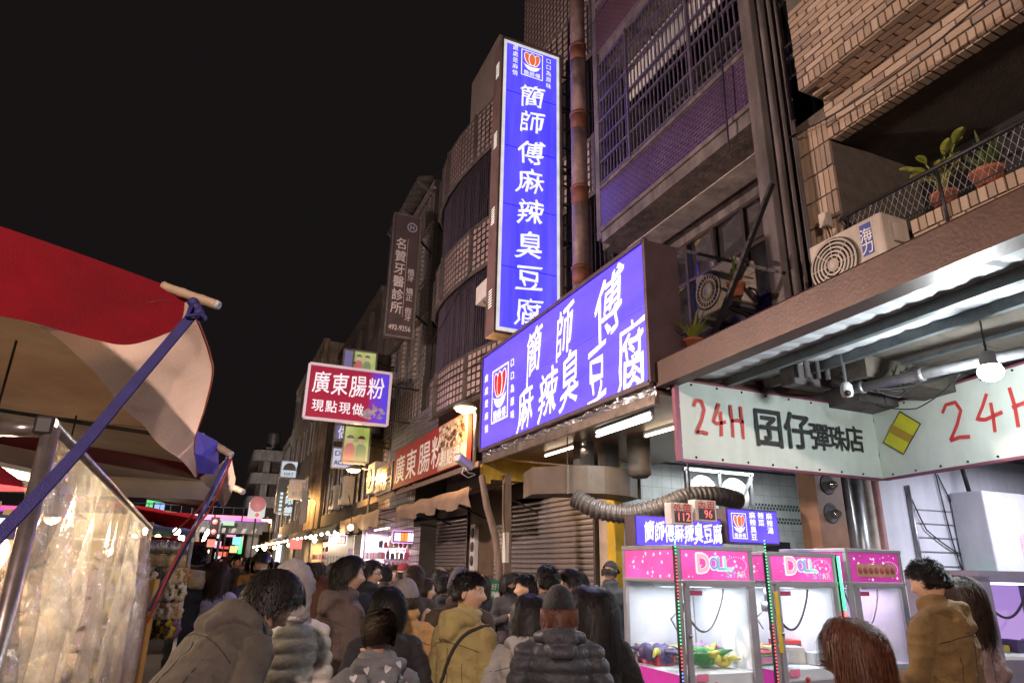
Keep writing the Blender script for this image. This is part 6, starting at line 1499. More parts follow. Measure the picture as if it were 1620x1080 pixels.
t_ = n.new('ShaderNodeBsdfTransparent'); t_.inputs[0].default_value = (.97, .96, .95, 1); g_ = n.new('ShaderNodeBsdfGlossy'); g_.inputs['Roughness'].default_value = .16; tr = n.new('ShaderNodeBsdfTranslucent'); tr.inputs[0].default_value = (.8, .78, .76, 1)
lw = n.new('ShaderNodeLayerWeight'); lw.inputs[0].default_value = .35; nz = n.new('ShaderNodeTexNoise'); nz.inputs['Scale'].default_value = 9; nz.inputs['Detail'].default_value = 4; bp = n.new('ShaderNodeBump'); bp.inputs['Strength'].default_value = .8; bp.inputs['Distance'].default_value = .05
tc = n.new('ShaderNodeTexCoord'); l.new(tc.outputs['Object'], nz.inputs[0]); l.new(nz.outputs[0], bp.inputs['Height']); l.new(bp.outputs[0], g_.inputs['Normal']); l.new(bp.outputs[0], lw.inputs['Normal'])
m1 = n.new('ShaderNodeMixShader'); mr = n.new('ShaderNodeMapRange'); mr.inputs[3].default_value = .05; mr.inputs[4].default_value = .38; l.new(lw.outputs['Facing'], mr.inputs[0]); l.new(mr.outputs[0], m1.inputs[0]); l.new(t_.outputs[0], m1.inputs[1]); l.new(g_.outputs[0], m1.inputs[2])
m2 = n.new('ShaderNodeMixShader'); mz = n.new('ShaderNodeMapRange'); mz.inputs[1].default_value = .35; mz.inputs[2].default_value = .7; mz.inputs[3].default_value = .09; mz.inputs[4].default_value = .30; l.new(nz.outputs[0], mz.inputs[0]); l.new(mz.outputs[0], m2.inputs[0]); l.new(m1.outputs[0], m2.inputs[1]); l.new(tr.outputs[0], m2.inputs[2]); l.new(m2.outputs[0], n['Material Output'].inputs[0])
P = []
for i in range(241):
    t = i / 240; base = nt_ + (ft_ - nt_) * (t ** 1.0); row = []
    for j in range(41):
        s = j / 40; z = base.z - .03 - s * (base.z - .35); f = min(1, s * 3)
        amp = .055 * f * (1 + .6 * math.sin(t * 9)); x = base.x + .02 + amp * math.sin(t * 62 + 2.2 * math.sin(t * 13) + s * 1.5) + .05 * s * math.sin(t * 21)
        y = base.y - .35 * s * (t ** 1.5) + .02 * math.sin(t * 60 + s * 4); cr = mnoise.noise(V(t * 40, s * 7, 3)) * .016 * f + mnoise.noise(V(t * 14, s * 3, 9)) * .03 * f; row.append(V(x + cr, y, z))
    P.append(row)
b = MB(); b.grid(P); b.build('plastic_sheet', mp_, FR)
P = []
for i in range(25):
    t = i / 24; z = nt_.z - .15 - t * .75
    P.append([V(nt_.x + .06 + .03 * math.sin(t * 8) - .02 * j + .04 * math.sin(j * 2.2 + t * 5), nt_.y + .02 + j * .02, z) for j in range(6)])
b = MB(); b.grid(P); b.build('gathered_edge', mp_, FR)

# stall tube light, screen, goods behind the plastic
tl_a, tl_b = at(-90, 728, Z=2.42), at(48, 756, Z=2.40)
TU = thing('stall_tube_light', 'warm tube light hung under the left stall canopy', 'lamp', tuple(tl_a))
b = MB(); b.tube([tl_a, tl_b], .028, 10); b.build('tube', emit('stall_warm_tube', (1.0, .85, .62), 9), TU); b = MB(); b.bar(tl_a + V(0, 0, .06), tl_b + V(0, 0, .06), .07, .04); b.build('fitting', M_wpaint, TU)
lamp('tube_glow', tuple((tl_a + tl_b) / 2 - V(0, 0, .07)), 14, (1, .80, .55), (.6, .1), TU, 'AREA')
BUL = []
for k, p in enumerate(((-1.0, 3.7, 2.0), (-1.0, 5.4, 1.95))):
    o = thing('stall_bulb', ['warm bulb over the near goods behind the plastic sheet', 'warm bulb over the far goods behind the plastic sheet'][k], 'lamp', p); b = MB(); b.ball(p, .05, 12, 8); b.build('bulb', emit('warm_bulb', (1, .82, .55), 25), o); b = MB(); b.tube([(p[0], p[1], p[2] + .04), (p[0], p[1], p[2] + .12)], .02, 8); b.tube([(p[0], p[1], p[2] + .1), (p[0], p[1], 2.7)], .006, 5); b.build('socket', M_iron, o); b = MB(); b.lathe([(.03, .10), (.06, .09), (.20, .0), (.205, -.01)], p, 20); b.build('added_shade', M_tred, o)  # cone over each bulb added to keep its light off the canopy
    lamp('bulb_light', (p[0], p[1], p[2] - .08), 48, (1, .80, .50), .06, o)
sc_a, sc_b = at(-40, 812, Y=5.2), at(28, 840, Y=5.2)
o = thing('stall_screen', 'small bright screen with dark blue rim inside the left stall', 'screen', tuple(sc_a)); b = MB(); b.bbox((sc_a.x, 5.2, sc_b.z - .05), (sc_b.x, 5.24, sc_a.z), .01); b.build('case', M_strapb, o); b = MB(); b.box((sc_a.x + .02, 5.192, sc_b.z + .02), (sc_b.x - .02, 5.198, sc_a.z - .02)); b.build('display', emit('screen_white', (.75, .85, 1), 1.1), o)
GS = thing('goods_shelf', 'stepped shelf of the left stall behind the plastic sheet', 'shelf', (-1.3, 4.5, 0))
for r_ in range(4):
    b = MB(); x = -.74 - r_ * .17; z = .80 + r_ * .27; b.box((x - .24, 2.95, z - .04), (x, 6.4, z)); b.build('step', mat('pale_ply', (.48, .38, .26), .7, var=.2, scale=3), GS)
b = MB(); b.box((-1.60, 2.9, 0), (-1.55, 6.45, 2.1)); b.build('back_panel', mat('stall_back_cloth', (.50, .38, .24), .8, var=.2, scale=2), GS)
M_knit = [mat('cream_knit', (.52, .39, .26), .9, var=.2, scale=25, bump=.8, bscale=70, sheen=.4), mat('beige_knit', (.40, .28, .18), .9, var=.2, scale=25, bump=.8, bscale=70, sheen=.4), mat('mauve_knit', (.38, .30, .36), .9, var=.2, scale=25, bump=.8, bscale=70, sheen=.4)]
ORD = ('first', 'second', 'third', 'fourth', 'fifth', 'sixth', 'seventh', 'eighth', 'ninth', 'tenth', 'eleventh', 'twelfth', 'thirteenth')
hats = []
for j in range(3):
    o = thing('knitted_hat', 'soft knitted hat on the stepped shelf behind the plastic sheet', 'hat', (0, 0, -5), group='knitted hats behind the plastic sheet')
    b = MB(); b.lathe([(.11, .0), (.118, .02), (.112, .06), (.105, .07), (.112, .08), (.105, .14), (.08, .19), (.04, .215), (.0, .22)], (0, 0, 0), 20); b.build('crown', M_knit[j], o, False); b = MB(); b.ball((0, 0, .235), (.045, .045, .04), 10, 8); b.build('pompom', M_knit[(j + 1) % 2], o, False); hats.append(o)
rg = random.Random(3)
first = [True] * 3
for r_ in range(4):
    for k in range(13):
        j = rg.choice((0, 0, 1, 0, 2)); o = hats[j] if first[j] else copy_tree(hats[j]); first[j] = False; o['label'] = '%s knitted hat, %s from the near end on the %s shelf step' % (('cream', 'beige', 'mauve')[j], ORD[k], ('lowest', 'second', 'third', 'top')[r_])
        o.location = (-.86 - r_ * .17, 3.08 + k * .26 + rg.uniform(-.02, .02), .80 + r_ * .27); o.rotation_euler = (rg.uniform(-.1, .1), rg.uniform(-.1, .25), rg.uniform(0, 6)); q = rg.uniform(.95, 1.1); o.scale = (q, q, q)
HW = thing('hat_wall', 'pale display panel of the left stall facing the camera behind the plastic', 'panel', (-1.1, 6.55, 0)); b = MB(); b.box((-1.55, 6.55, 0), (-.66, 6.58, 2.05)); b.build('panel', MATS['stall_back_cloth'], HW)
for r_ in range(6):
    b = MB(); b.bar((-1.55, 6.5, .74 + r_ * .22), (-.66, 6.5, .74 + r_ * .22), .02); b.build('rail', M_wpaint, HW)
    for k in range(4):
        j = rg.choice((0, 0, 1, 2)); o = copy_tree(hats[j]); o['label'] = '%s knitted hat, %s from the left on the %s rail of the display panel' % (('cream', 'beige', 'mauve')[j], ORD[k], ('lowest', 'second', 'third', 'fourth', 'fifth', 'top')[r_]); o['group'] = 'knitted hats on the display panel'
        o.location = (-1.44 + k * .225, 6.42, .56 + r_ * .22); o.rotation_euler = (.5, rg.uniform(-.1, .1), rg.uniform(0, 6)); o.scale = (.85,) * 3
# next stall: hair accessory rack facing the camera
RK = thing('accessory_rack', 'tall rack hung with hair ties and bangle rolls beyond the plastic sheet', 'rack', (-.4, 7.2, 0))
ra, rb_ = at(232, 856, Y=7.2), at(304, 856, Y=7.2)
for x in (ra.x, rb_.x):
    b = MB(); b.bar((x, 7.2, 0), (x, 7.2, ra.z + .05), .03); b.build('upright', M_wpaint, RK)
zrows = [at(270, v, Y=7.2).z for v in (866, 886, 905, 932, 962, 990)]
for z in zrows:
    b = MB(); b.bar((ra.x, 7.2, z + .04), (rb_.x, 7.2, z + .04), .014); b.build('crossbar', M_galv, RK)
for k in range(2):
    o = thing('bangle_roll', ['roll of silver bangles on the top bar of the accessory rack', 'roll of pale hair bands on the second bar of the accessory rack'][k], 'bangles', (ra.x, 7.15, zrows[k])); nb = 26
    me = None
    for i in range(nb):
        x = ra.x + .02 + (rb_.x - ra.x - .04) * (i + .5) / nb
        if me is None: b = MB(); b.lathe([(.045, -.004), (.062, -.006), (.066, 0), (.062, .006), (.045, .004)], (0, 0, 0), 14, 'X'); oo = b.build('bangle', M_alu if k == 0 else M_knit[0], o, False); me = oo.data; oo.location = (x - ra.x, 0, 0)
        else: piece('bangle', me, o, Matrix.Translation((x - ra.x, rg.uniform(-.004, .004), rg.uniform(-.004, .004))))
M_scr = [mat('scrunchie_%d' % i, c, .8, var=.3, scale=20, bump=.5) for i, c in enumerate([(.45, .36, .28), (.05, .045, .05), (.35, .18, .08), (.55, .48, .42), (.16, .1, .08), (.5, .4, .05), (.2, .12, .22)])]
scr = []
for j, m in enumerate(M_scr):
    o = thing('scrunchie', 'gathered fabric scrunchie hanging on the accessory rack', 'hair tie', (0, 0, -5), group='scrunchies on the accessory rack'); b = MB(); P = []
    for i in range(17):
        a = 2 * PI * i / 16; row = []
        for q in range(9):
            t = 2 * PI * q / 8; rr_ = .022 * (1 + .35 * math.sin(a * 8 + q)); row.append(V((.033 + rr_ * math.cos(t)) * math.cos(a), rr_ * math.sin(t), (.05 + rr_ * math.cos(t)) * math.sin(a)))
        P.append(row)
    b.grid(P); b.build('ring', m, o, False); b = MB(); b.ball((0, -.02, .04), (.022, .02, .018), 8, 6); b.build('knot', m, o, False); scr.append(o)
fs_ = [True] * 7
for r_, z in enumerate(zrows[2:]):
    for k in range(8):
        j = rg.choice(((0, 1, 3, 2), (1, 1, 4, 3), (3, 0, 2, 3), (5, 6, 5, 1))[r_]); o = scr[j] if fs_[j] else copy_tree(scr[j]); fs_[j] = False; o['label'] = '%s scrunchie, %s from the left in the %s row on the rack' % (('beige', 'black', 'brown', 'pale', 'dark brown', 'yellow', 'violet')[j], ORD[k], ('top scrunchie', 'second scrunchie', 'third scrunchie', 'lowest scrunchie')[r_])
        o.location = (ra.x + .05 + (rb_.x - ra.x - .08) * k / 7, 7.16 + rg.uniform(-.02, .01), z - .02); o.rotation_euler = (0, rg.uniform(-.2, .2), rg.uniform(-.6, .6)); o.scale = (1.15,) * 3
CBX = thing('cardboard_sheet', 'brown cardboard sheet standing beside the accessory rack', 'cardboard', (-.6, 6.9, 0)); ca, cb_ = at(203, 915, Y=6.9), at(238, 1000, Y=6.9); b = MB(); b.box((ca.x, 6.9, .4), (cb_.x, 6.93, ca.z)); b.build('sheet', mat('cardboard', (.36, .22, .09), .85, var=.2, scale=6), CBX); b = MB(); b.box((ca.x, 6.895, ca.z - .32), (cb_.x, 6.899, ca.z - .30)); b.build('fold', M_wood, CBX)
TB = thing('goods_table', 'low table of small bright goods below the cardboard sheet', 'table', (-.5, 6.3, 0)); b = MB(); b.bbox((-1.2, 6.2, .5), (-.2, 6.9, .55), .01); b.build('top', M_wood, TB)
for x in (-1.15, -.25):
    for y in (6.25, 6.85): b = MB(); b.bar((x, y, 0), (x, y, .5), .04); b.build('leg', M_wood, TB)
fl = MB()
for k in range(90): c = (rg.uniform(-1.1, -.25), rg.uniform(6.25, 6.85), .58 + rg.uniform(0, .1)); s_ = rg.uniform(.02, .05); fl.ball(c, (s_, s_, s_), 6, 4, rg.randrange(7))
q = fl.build('small_goods', [TOYM[1], TOYM[2], TOYM[6], M_scr[5], TOYM[7], M_knit[0], TOYM[1]], TB); q['kind'] = 'stuff'
# dark red canopy of the farther stall
o = thing('far_stall_canopy', 'dark red canopy of the stall behind the accessory rack', 'canopy', (-3, 12, 2.2)); a, c = at(120, 845, Y=12), at(345, 862, Y=12); b = MB(); b.grid([[V(x, 12 + dy, a.z - .02 - dz + .03 * math.sin(x * 6)) for x in np.linspace(a.x, c.x - .2, 20)] for dy, dz in ((3, -.05), (0, 0), (-.02, .35))]); b.build('canvas', M_tred, o)
for x in (a.x, c.x - .2): b = MB(); b.bar((x, 12, 0), (x, 12, a.z - .05), .05); b.build('post', M_iron, o)
# ================================================================== small lit stalls down the left side and strings of bulbs
rl = random.Random(21)
E_bulb = emit('stall_bulb_glow', (1, .76, .45), 26); E_bulbw = emit('stall_bulb_cool', (.85, .95, 1), 12)
M_lcan = [M_tred, mat('blue_stall_canvas', (.05, .08, .25), .7, var=.2), mat('green_stall_canvas', (.04, .14, .07), .7, var=.2), M_tcream]
gm2 = [TOYM[i] for i in range(8)]
for k in range(7):
    y = 15.5 + k * 4.6; xe = -.35 - .06 * k; cl = ('dark red', 'dark blue', 'green', 'cream')[k % 4]
    o = thing('market_stall', '%s-roofed market stall, %s along the left side beyond the accessory rack' % (cl, ('first', 'second', 'third', 'fourth', 'fifth', 'sixth', 'seventh')[k]), 'stall', (xe - 1.2, y, 0), group='market stalls down the left side')
    b = MB(); b.grid([[V(x, y + dy, 2.55 + .25 * (xe - x) * .5 + .05 * math.sin(y + dy * 3)) for x in np.linspace(xe, xe - 2.4, 7)] for dy in np.linspace(0, 3.6, 9)]); b.grid([[V(x, y - .01, 2.56 + .25 * (xe - x) * .5 - dz + .02 * math.sin(x * 9)) for x in np.linspace(xe, xe - 2.4, 14)] for dz in (0, .3)]); b.build('canopy', M_lcan[k % 4], o)
    for x in (xe, xe - 2.4):
        for yy in (y, y + 3.6): b = MB(); b.bar((x, yy, 0), (x, yy, 2.5), .05); b.build('post', M_galv, o)
    b = MB(); b.box((xe - 1.6, y + .1, .75), (xe - .05, y + 3.5, .82)); b.build('table', M_wood, o)
    b = MB(); b.box((xe - 2.3, y + .05, .2), (xe - 2.25, y + 3.5, 2.4)); b.build('back_cloth', M_tcream, o)
    b = MB()
    for q in range(70): c = (rl.uniform(xe - 1.5, xe - .1), rl.uniform(y + .15, y + 3.4), .84); s_ = rl.uniform(.05, .14); b.box(c, (c[0] + s_, c[1] + s_, c[2] + rl.uniform(.05, .3)), rl.randrange(8))
    for q in range(40): c = (xe - 2.2, rl.uniform(y + .1, y + 3.3), rl.uniform(1.0, 2.2)); b.box(c, (c[0] + .05, c[1] + .18, c[2] + .22), rl.randrange(8))
    for q in range(16): c = (rl.uniform(xe - 2.2, xe - .1), y + .05, rl.uniform(1.2, 2.1)); b.box(c, (c[0] + .12, c[1] + .04, c[2] + .25), rl.randrange(8))
    g_ = b.build('goods', gm2, o); g_['kind'] = 'stuff'
    for q in range(3):
        p = (xe - .35 - .6 * q, y + .5 + .4 * q, 2.25); b = MB(); b.ball(p, .075, 10, 8); b.build('bulb', E_bulb if (k + q) % 3 else E_bulbw, o); b = MB(); b.tube([(p[0], p[1], p[2] + .05), (p[0], p[1], 2.6)], .006, 4); b.build('bulb_cable', M_iron, o)
    lamp('stall_light', (xe - .8, y + .9, 2.15), 80, (1, .80, .55), .1, o)
nm = ('first', 'second', 'third', 'fourth', 'fifth', 'sixth', 'seventh', 'eighth', 'ninth', 'tenth', 'eleventh', 'twelfth', 'thirteenth', 'fourteenth')
for k in range(14):
    y = 19 + k * 2.9; x = 3.45 + .15 * math.sin(k * 2.3); z = 2.62 - .1 * (k % 3); warm = k % 4 != 2
    o = thing('hanging_bulb', '%s bare bulb, %s along the right-hand awnings' % ('warm' if warm else 'cool white', nm[k]), 'lamp', (x, y, z), group='bare bulbs under the right-hand awnings'); b = MB(); b.ball((x, y, z), .08, 10, 8); b.build('bulb', E_bulb if warm else E_bulbw, o); b = MB(); b.tube([(x, y, z + .05), (x, y, z + .35)], .012, 5); b.build('socket', M_iron, o)
    if k % 3 == 1: lamp('bulb_light', (x, y, z - .1), 70, (1, .75, .48) if warm else (.85, .95, 1), .08, o)
# lamp added to brighten the far tower
o = thing('added_tower_lamp', 'pale lamp added to brighten the far balcony tower', 'lamp', (-1.5, 52, 0)); b = MB(); b.bar((-1.5, 52, 0), (-1.5, 52, 6.2), .1); b.build('post', M_iron, o); b = MB(); b.ball((-1.5, 52, 6.3), .14, 10, 8); b.build('globe', E_bulbw, o); lamp('added_tower_light', (-1.5, 52.3, 6.3), 1800, (1, .86, .75), .2, o)
for k in range(12):
    u, v = rl.uniform(330, 440), rl.uniform(846, 882); Y = rl.uniform(58, 90); c = rl.choice(((1, .2, .15), (1, .7, .3), (.3, .9, .5), (.4, .6, 1), (1, .4, .7), (.9, .95, 1)))
    far_sign('%s speck of a shop sign, %s in the cluster under the footbridge' % ({1: 'bright', 0: 'small'}[k % 2], nm[k]), u, v, rl.uniform(.3, .8), rl.uniform(.2, .6), Y, c)

# strings of small bulbs along both sides of the far street
for lab, a, c, n_ in (('string of warm bulbs along the right-hand stalls', (3.3, 20, 2.75), (2.9, 62, 2.9), 34), ('string of warm bulbs along the left-hand stalls', (-.1, 17, 2.55), (-.9, 62, 2.5), 34)):
    a, c = V(*a), V(*c); o = thing('string_lights', lab, 'lights', tuple(a)); P = [a + (c - a) * (k / 60) - V(0, 0, .12 * abs(math.sin(k * PI / 8))) for k in range(61)]; b = MB(); b.tube(P, .01, 4); b.build('wire', M_iron, o)
    for k in range(n_):
        p = a + (c - a) * ((k + .5) / n_) - V(0, 0, .2); b = MB(); b.ball(tuple(p), .05 if k % 3 else .035, 8, 6); b.build('bulb', E_bulb if k % 5 else E_bulbw, o)
# ================================================================== people
M_skin = mat('skin', (.52, .32, .22), .5, var=.12, scale=18, bump=.08, bscale=90)
M_skin2 = mat('skin_tan', (.42, .25, .165), .5, var=.12, scale=18, bump=.08, bscale=90)
M_lip = mat('lips', (.34, .13, .11), .45, var=.1); M_eye = mat('eye_white', (.6, .58, .55), .25, var=0); M_iris = mat('iris', (.02, .014, .01), .2, var=0)
M_hairb = mat('black_hair', (.014, .012, .012), .52, var=.4, scale=30, spec=.28); M_hairn = mat('brown_hair', (.085, .032, .017), .52, var=.45, scale=30, spec=.28); M_hairg = mat('dark_brown_hair', (.035, .02, .014), .52, var=.4, scale=30, spec=.28)
M_shoe = mat('dark_shoes', (.03, .03, .032), .5, var=.3)
def cloth(name, c, rough=.8, sheen=.06): return mat(name, tuple(q * 1.0 for q in c), rough, var=.28, scale=7, bump=.35, bscale=55, sheen=sheen, spec=.3)
M_jean = cloth('dark_trousers', (.03, .032, .045)); M_greyp = cloth('grey_trousers', (.16, .15, .15))

HEAD_N = (40, 34)
def head_mesh(Mx, sex=0, detail=True):
    """head in its own space: +Y is the face, origin at the centre; returns verts, faces, mats (0 skin,1 lip,2 white,3 iris,4 brow)"""
    nu, nv = HEAD_N if detail else (20, 16); vs = []; fs = []; ms = []
    for i in range(nv + 1):
        ph = PI * i / nv; cz = -math.cos(ph); sr = math.sin(ph)
        for k in range(nu):
            th = 2 * PI * k / nu; x, y, z = sr * math.cos(th), sr * math.sin(th), cz
            px, py, pz = x * .076, y * .096, z * .116
            if z < 0:
                px *= 1 - .30 * (-z) ** 1.6; py *= 1 - .12 * (-z) ** 1.5
                if y < 0: py *= 1 - .22 * (-z); 
            if y > 0: py += .006 * math.exp(-((pz + .10) / .02) ** 2)       # chin
            if y < 0 and z > -.2: py *= 1.06
            if y > .3 and detail:
                g = lambda a, b, sx, sz: math.exp(-((px - a) / sx) ** 2 - ((pz - b) / sz) ** 2)
                py += .020 * g(0, -.030, .012, .016) + .012 * g(0, -.012, .009, .022) + .004 * g(0, -.040, .022, .010)     # nose
                py -= .009 * (g(.031, .006, .017, .013) + g(-.031, .006, .017, .013))                                      # eye sockets
                py += .005 * (g(.030, .030, .026, .009) + g(-.030, .030, .026, .009))                                      # brow ridge
                py += .006 * g(0, -.066, .024, .011) - .003 * g(0, -.055, .02, .005)                                       # mouth
                py += .004 * (g(.045, -.02, .02, .02) + g(-.045, -.02, .02, .02))                                          # cheeks
            vs.append(V(px, py, pz))
    for i in range(nv):
        for k in range(nu):
            f = (i * nu + k, i * nu + (k + 1) % nu, (i + 1) * nu + (k + 1) % nu, (i + 1) * nu + k); c = sum((vs[q] for q in f), V(0, 0, 0)) / 4
            fs.append(f); ms.append(1 if (c.y > .07 and abs(c.x) < .024 and -.073 < c.z < -.060) else 0)
    mb = MB(); mb.add(vs, fs, 0, True); mb.m = ms
    for s in (-1, 1):
        E_ = Matrix.Rotation(s * .35, 3, 'Z') @ Matrix.Rotation(-.25, 3, 'X')
        mb.ball((s * .077, -.008, -.004), (.009, .017, .030), 10, 8, 0, E_); mb.ball((s * .083, -.004, -.004), (.006, .010, .020), 8, 6, 0, E_)     # ear
        if detail:
            mb.ball((s * .031, .0795, .004), (.0125, .007, .0062), 10, 8, 2); mb.ball((s * .031, .0840, .004), (.0055, .0045, .0058), 8, 6, 3)
            P = [[V(s * (.014 + .034 * t), .0885 - .010 * t + .003 * math.sin(PI * t), .026 + .006 * math.sin(PI * t * .8) + dz * (1 - .5 * t)) for t in np.linspace(0, 1, 7)] for dz in (-.004, .004)]; mb.grid(P, 4)
    mb.v = [tuple(Mx @ V(*p)) for p in mb.v]
    return mb
def hair_mesh(Mx, style, n, rr_, length=None, under_hat=False):
    """cap on the scalp plus tapered strands"""
    mb = MB(); A = V(.080, .104, .120)
    def inside(x, y, z):     # unit direction -> is it scalp?
        if style in ('short', 'fade', 'crop'): return (z > .46 if y > .45 else z > .10 + .35 * max(0, y) if y > -.1 else z > -.42)
        return (z > .52 if y > .5 else z > -.05 + .5 * max(0, y) if y > 0 else z > -.55)
    nu, nv = 28, 20; lift = 1.03 if under_hat else {'short': 1.035, 'fade': 1.03, 'crop': 1.035, 'mop': 1.10, 'long': 1.08, 'bob': 1.10, 'bun': 1.05}[style]
    pts = []
    for i in range(nv + 1):
        ph = PI * i / nv; row = []
        for k in range(nu):
            th = 2 * PI * k / nu; x, y, z = math.sin(ph) * math.cos(th), math.sin(ph) * math.sin(th), math.cos(ph); q = lift + .02 * mnoise.noise(V(x * 3, y * 3, z * 3)); row.append(V(x * A.x * q, y * A.y * q - .004, z * A.z * q))
        pts.append(row)
    vs = [p for r_ in pts for p in r_]; fs = []
    for i in range(nv):
        for k in range(nu):
            f = (i * nu + k, (i + 1) * nu + k, (i + 1) * nu + (k + 1) % nu, i * nu + (k + 1) % nu); c = sum((vs[q] for q in f), V(0, 0, 0)) / 4; d = V(c.x / A.x, c.y / A.y, c.z / A.z).normalized()
            if inside(d.x, d.y, d.z - (.10 if d.z < .75 else 0)): fs.append(f)
    if not under_hat: mb.add(vs, fs, 0, True)
    L0 = length or {'short': .045, 'fade': .035, 'crop': .03, 'mop': .11, 'long': .46, 'bob': .24, 'bun': .10}[style]
    down = (Mx.to_3x3().inverted() @ V(0, 0, -1)).normalized()
    cnt = 0
    while cnt < n:
        d = V(rr_.gauss(0, 1), rr_.gauss(0, 1), rr_.gauss(0, 1)).normalized()
        if not inside(d.x, d.y, d.z) or (under_hat and d.z > .05): continue
        cnt += 1; L = L0 * rr_.uniform(.65, 1.1); seg = 4 if L < .06 else (6 if L < .2 else 10); st = L / seg
        if style == 'fade' and d.z < .35: L *= .3; st = L / seg
        p = V(d.x * A.x, d.y * A.y - .004, d.z * A.z) * (lift * .985); path = [p.copy()]; crown = V(0, -.25, 1).normalized(); jit = mnoise.noise_vector(d * 5.5) * .75 + V(rr_.gauss(0, 1), rr_.gauss(0, 1), rr_.gauss(0, 1)) * (.22 if style != 'long' else .14); wv = 6 * mnoise.noise(d * 4) + rr_.uniform(0, .6)
        lf = lift + rr_.uniform(-.01, .06 if style in ('mop', 'bun', 'bob') else .035)
        for s in range(seg):
            nrm = V(p.x / A.x ** 2, p.y / A.y ** 2, p.z / A.z ** 2).normalized()
            if style in ('short', 'fade', 'crop') and not under_hat:
                t = (d - crown * d.dot(crown)); t = t - nrm * t.dot(nrm); v = t.normalized() * .60 + nrm * (.70 if s < 2 else .22) + V(0, .15, .15) * (1 if d.z > .4 else 0) + jit * .72
            else:
                t = (d - crown * d.dot(crown)) if s < 2 else down; v = t - nrm * min(0, t.dot(nrm)) * 1.0
                if p.y > .035 and p.z < .085 and abs(p.x) < .078: v += V(math.copysign(1.1, p.x or .1), -.35, 0)
                if style == 'bun' and s > 0: v = V(-p.x * 6, -1.2, .1 - p.z * 2)
                v = v.normalized() + jit * (.45 if (style == 'mop' and L0 > .058) else .2) + V(.12 * math.sin(wv + s * 1.3), .1 * math.cos(wv + s), 0)
            p = p + v.normalized() * st
            q = math.sqrt((p.x / A.x) ** 2 + ((p.y + .004) / A.y) ** 2 + (p.z / A.z) ** 2)
            if q < lf: p = V(p.x, p.y, p.z) * (lf / max(q, .3))
            if p.z < -.10 and style in ('long', 'bob') and p.y > .02: p.y = .02
            if p.z < -.13 and style == 'long':      # lies over shoulders and back
                p.y = min(p.y, -.02 - .02 * rr_.random()) if abs(p.x) < .05 else p.y
                dd = math.hypot(p.x / .125, (p.y + .01) / .115)
                if dd < 1 and p.y < .03: p.x, p.y = p.x / max(dd, .3) * .97, (p.y + .01) / max(dd, .3) * .97 - .01
            path.append(p.copy())
        w_ = rr_.uniform(.0011, .0024) * (2.2 if n < 2200 else 1); L_, R_ = [], []
        for s, q in enumerate(path):
            a = path[max(s - 1, 0)]; c = path[min(s + 1, len(path) - 1)]; tg = (c - a); nrm = V(q.x, q.y, q.z * .5); sd = tg.cross(nrm)
            sd = sd.normalized() if sd.length > 1e-9 else V(1, 0, 0); ww = w_ * (1 - .75 * (s / len(path)) ** 2); L_.append(q + sd * ww); R_.append(q - sd * ww)
        mb.grid([L_, R_])
    if style == 'bun':
        mb.ball((0, -.125, .035), (.05, .045, .05), 14, 10)
        for k in range(60):
            a, e = rr_.uniform(0, 6.3), rr_.uniform(-1, 1); P = [V(.053 * math.cos(a + t * .9) * math.cos(e + t * .5), -.125 + .048 * math.sin(a + t * .9), .035 + .053 * math.sin(e + t * .5)) for t in np.linspace(0, 1.4, 6)]; mb.grid([[q + V(.003, 0, .002) for q in P], [q - V(.003, 0, .002) for q in P]])
    mb.v = [tuple(Mx @ V(*p)) for p in mb.v]
    return mb
def hand_mesh(mb, w, d, n, s, mi=0):
    """palm, four fingers of different length and a thumb; w wrist, d pointing direction, n palm normal, s side of the thumb"""
    d = d.normalized(); n = (n - d * n.dot(d)).normalized(); t = d.cross(n) * s
    P = []
    for k in range(6):
        q = k / 5; c = w + d * (.085 * q); a, b_ = .022 + .020 * math.sin(PI * (.25 + .5 * q)), .013
        P.append([c + t * (a * math.cos(f)) + n * (b_ * math.sin(f)) for f in np.linspace(0, 2 * PI, 10, endpoint=False)])
    mb.grid(P, mi, closed=True)
    for k, L in enumerate((.066, .075, .070, .055)):
        b0 = w + d * .08 + t * (.028 - .0185 * k); mb.tube([b0 - d * .01, b0 + d * (L * .42) + n * .006, b0 + d * (L * .75) + n * .020, b0 + d * (L * .88) + n * .036], [.0088, .0085, .0078, .006], 7, mi)
    b0 = w + d * .02 + t * .028; mb.tube([b0, b0 + t * .022 + d * .022 + n * .006, b0 + t * .028 + d * .045 + n * .018, b0 + t * .022 + d * .066 + n * .024], [.011, .010, .009, .007], 7, mi)

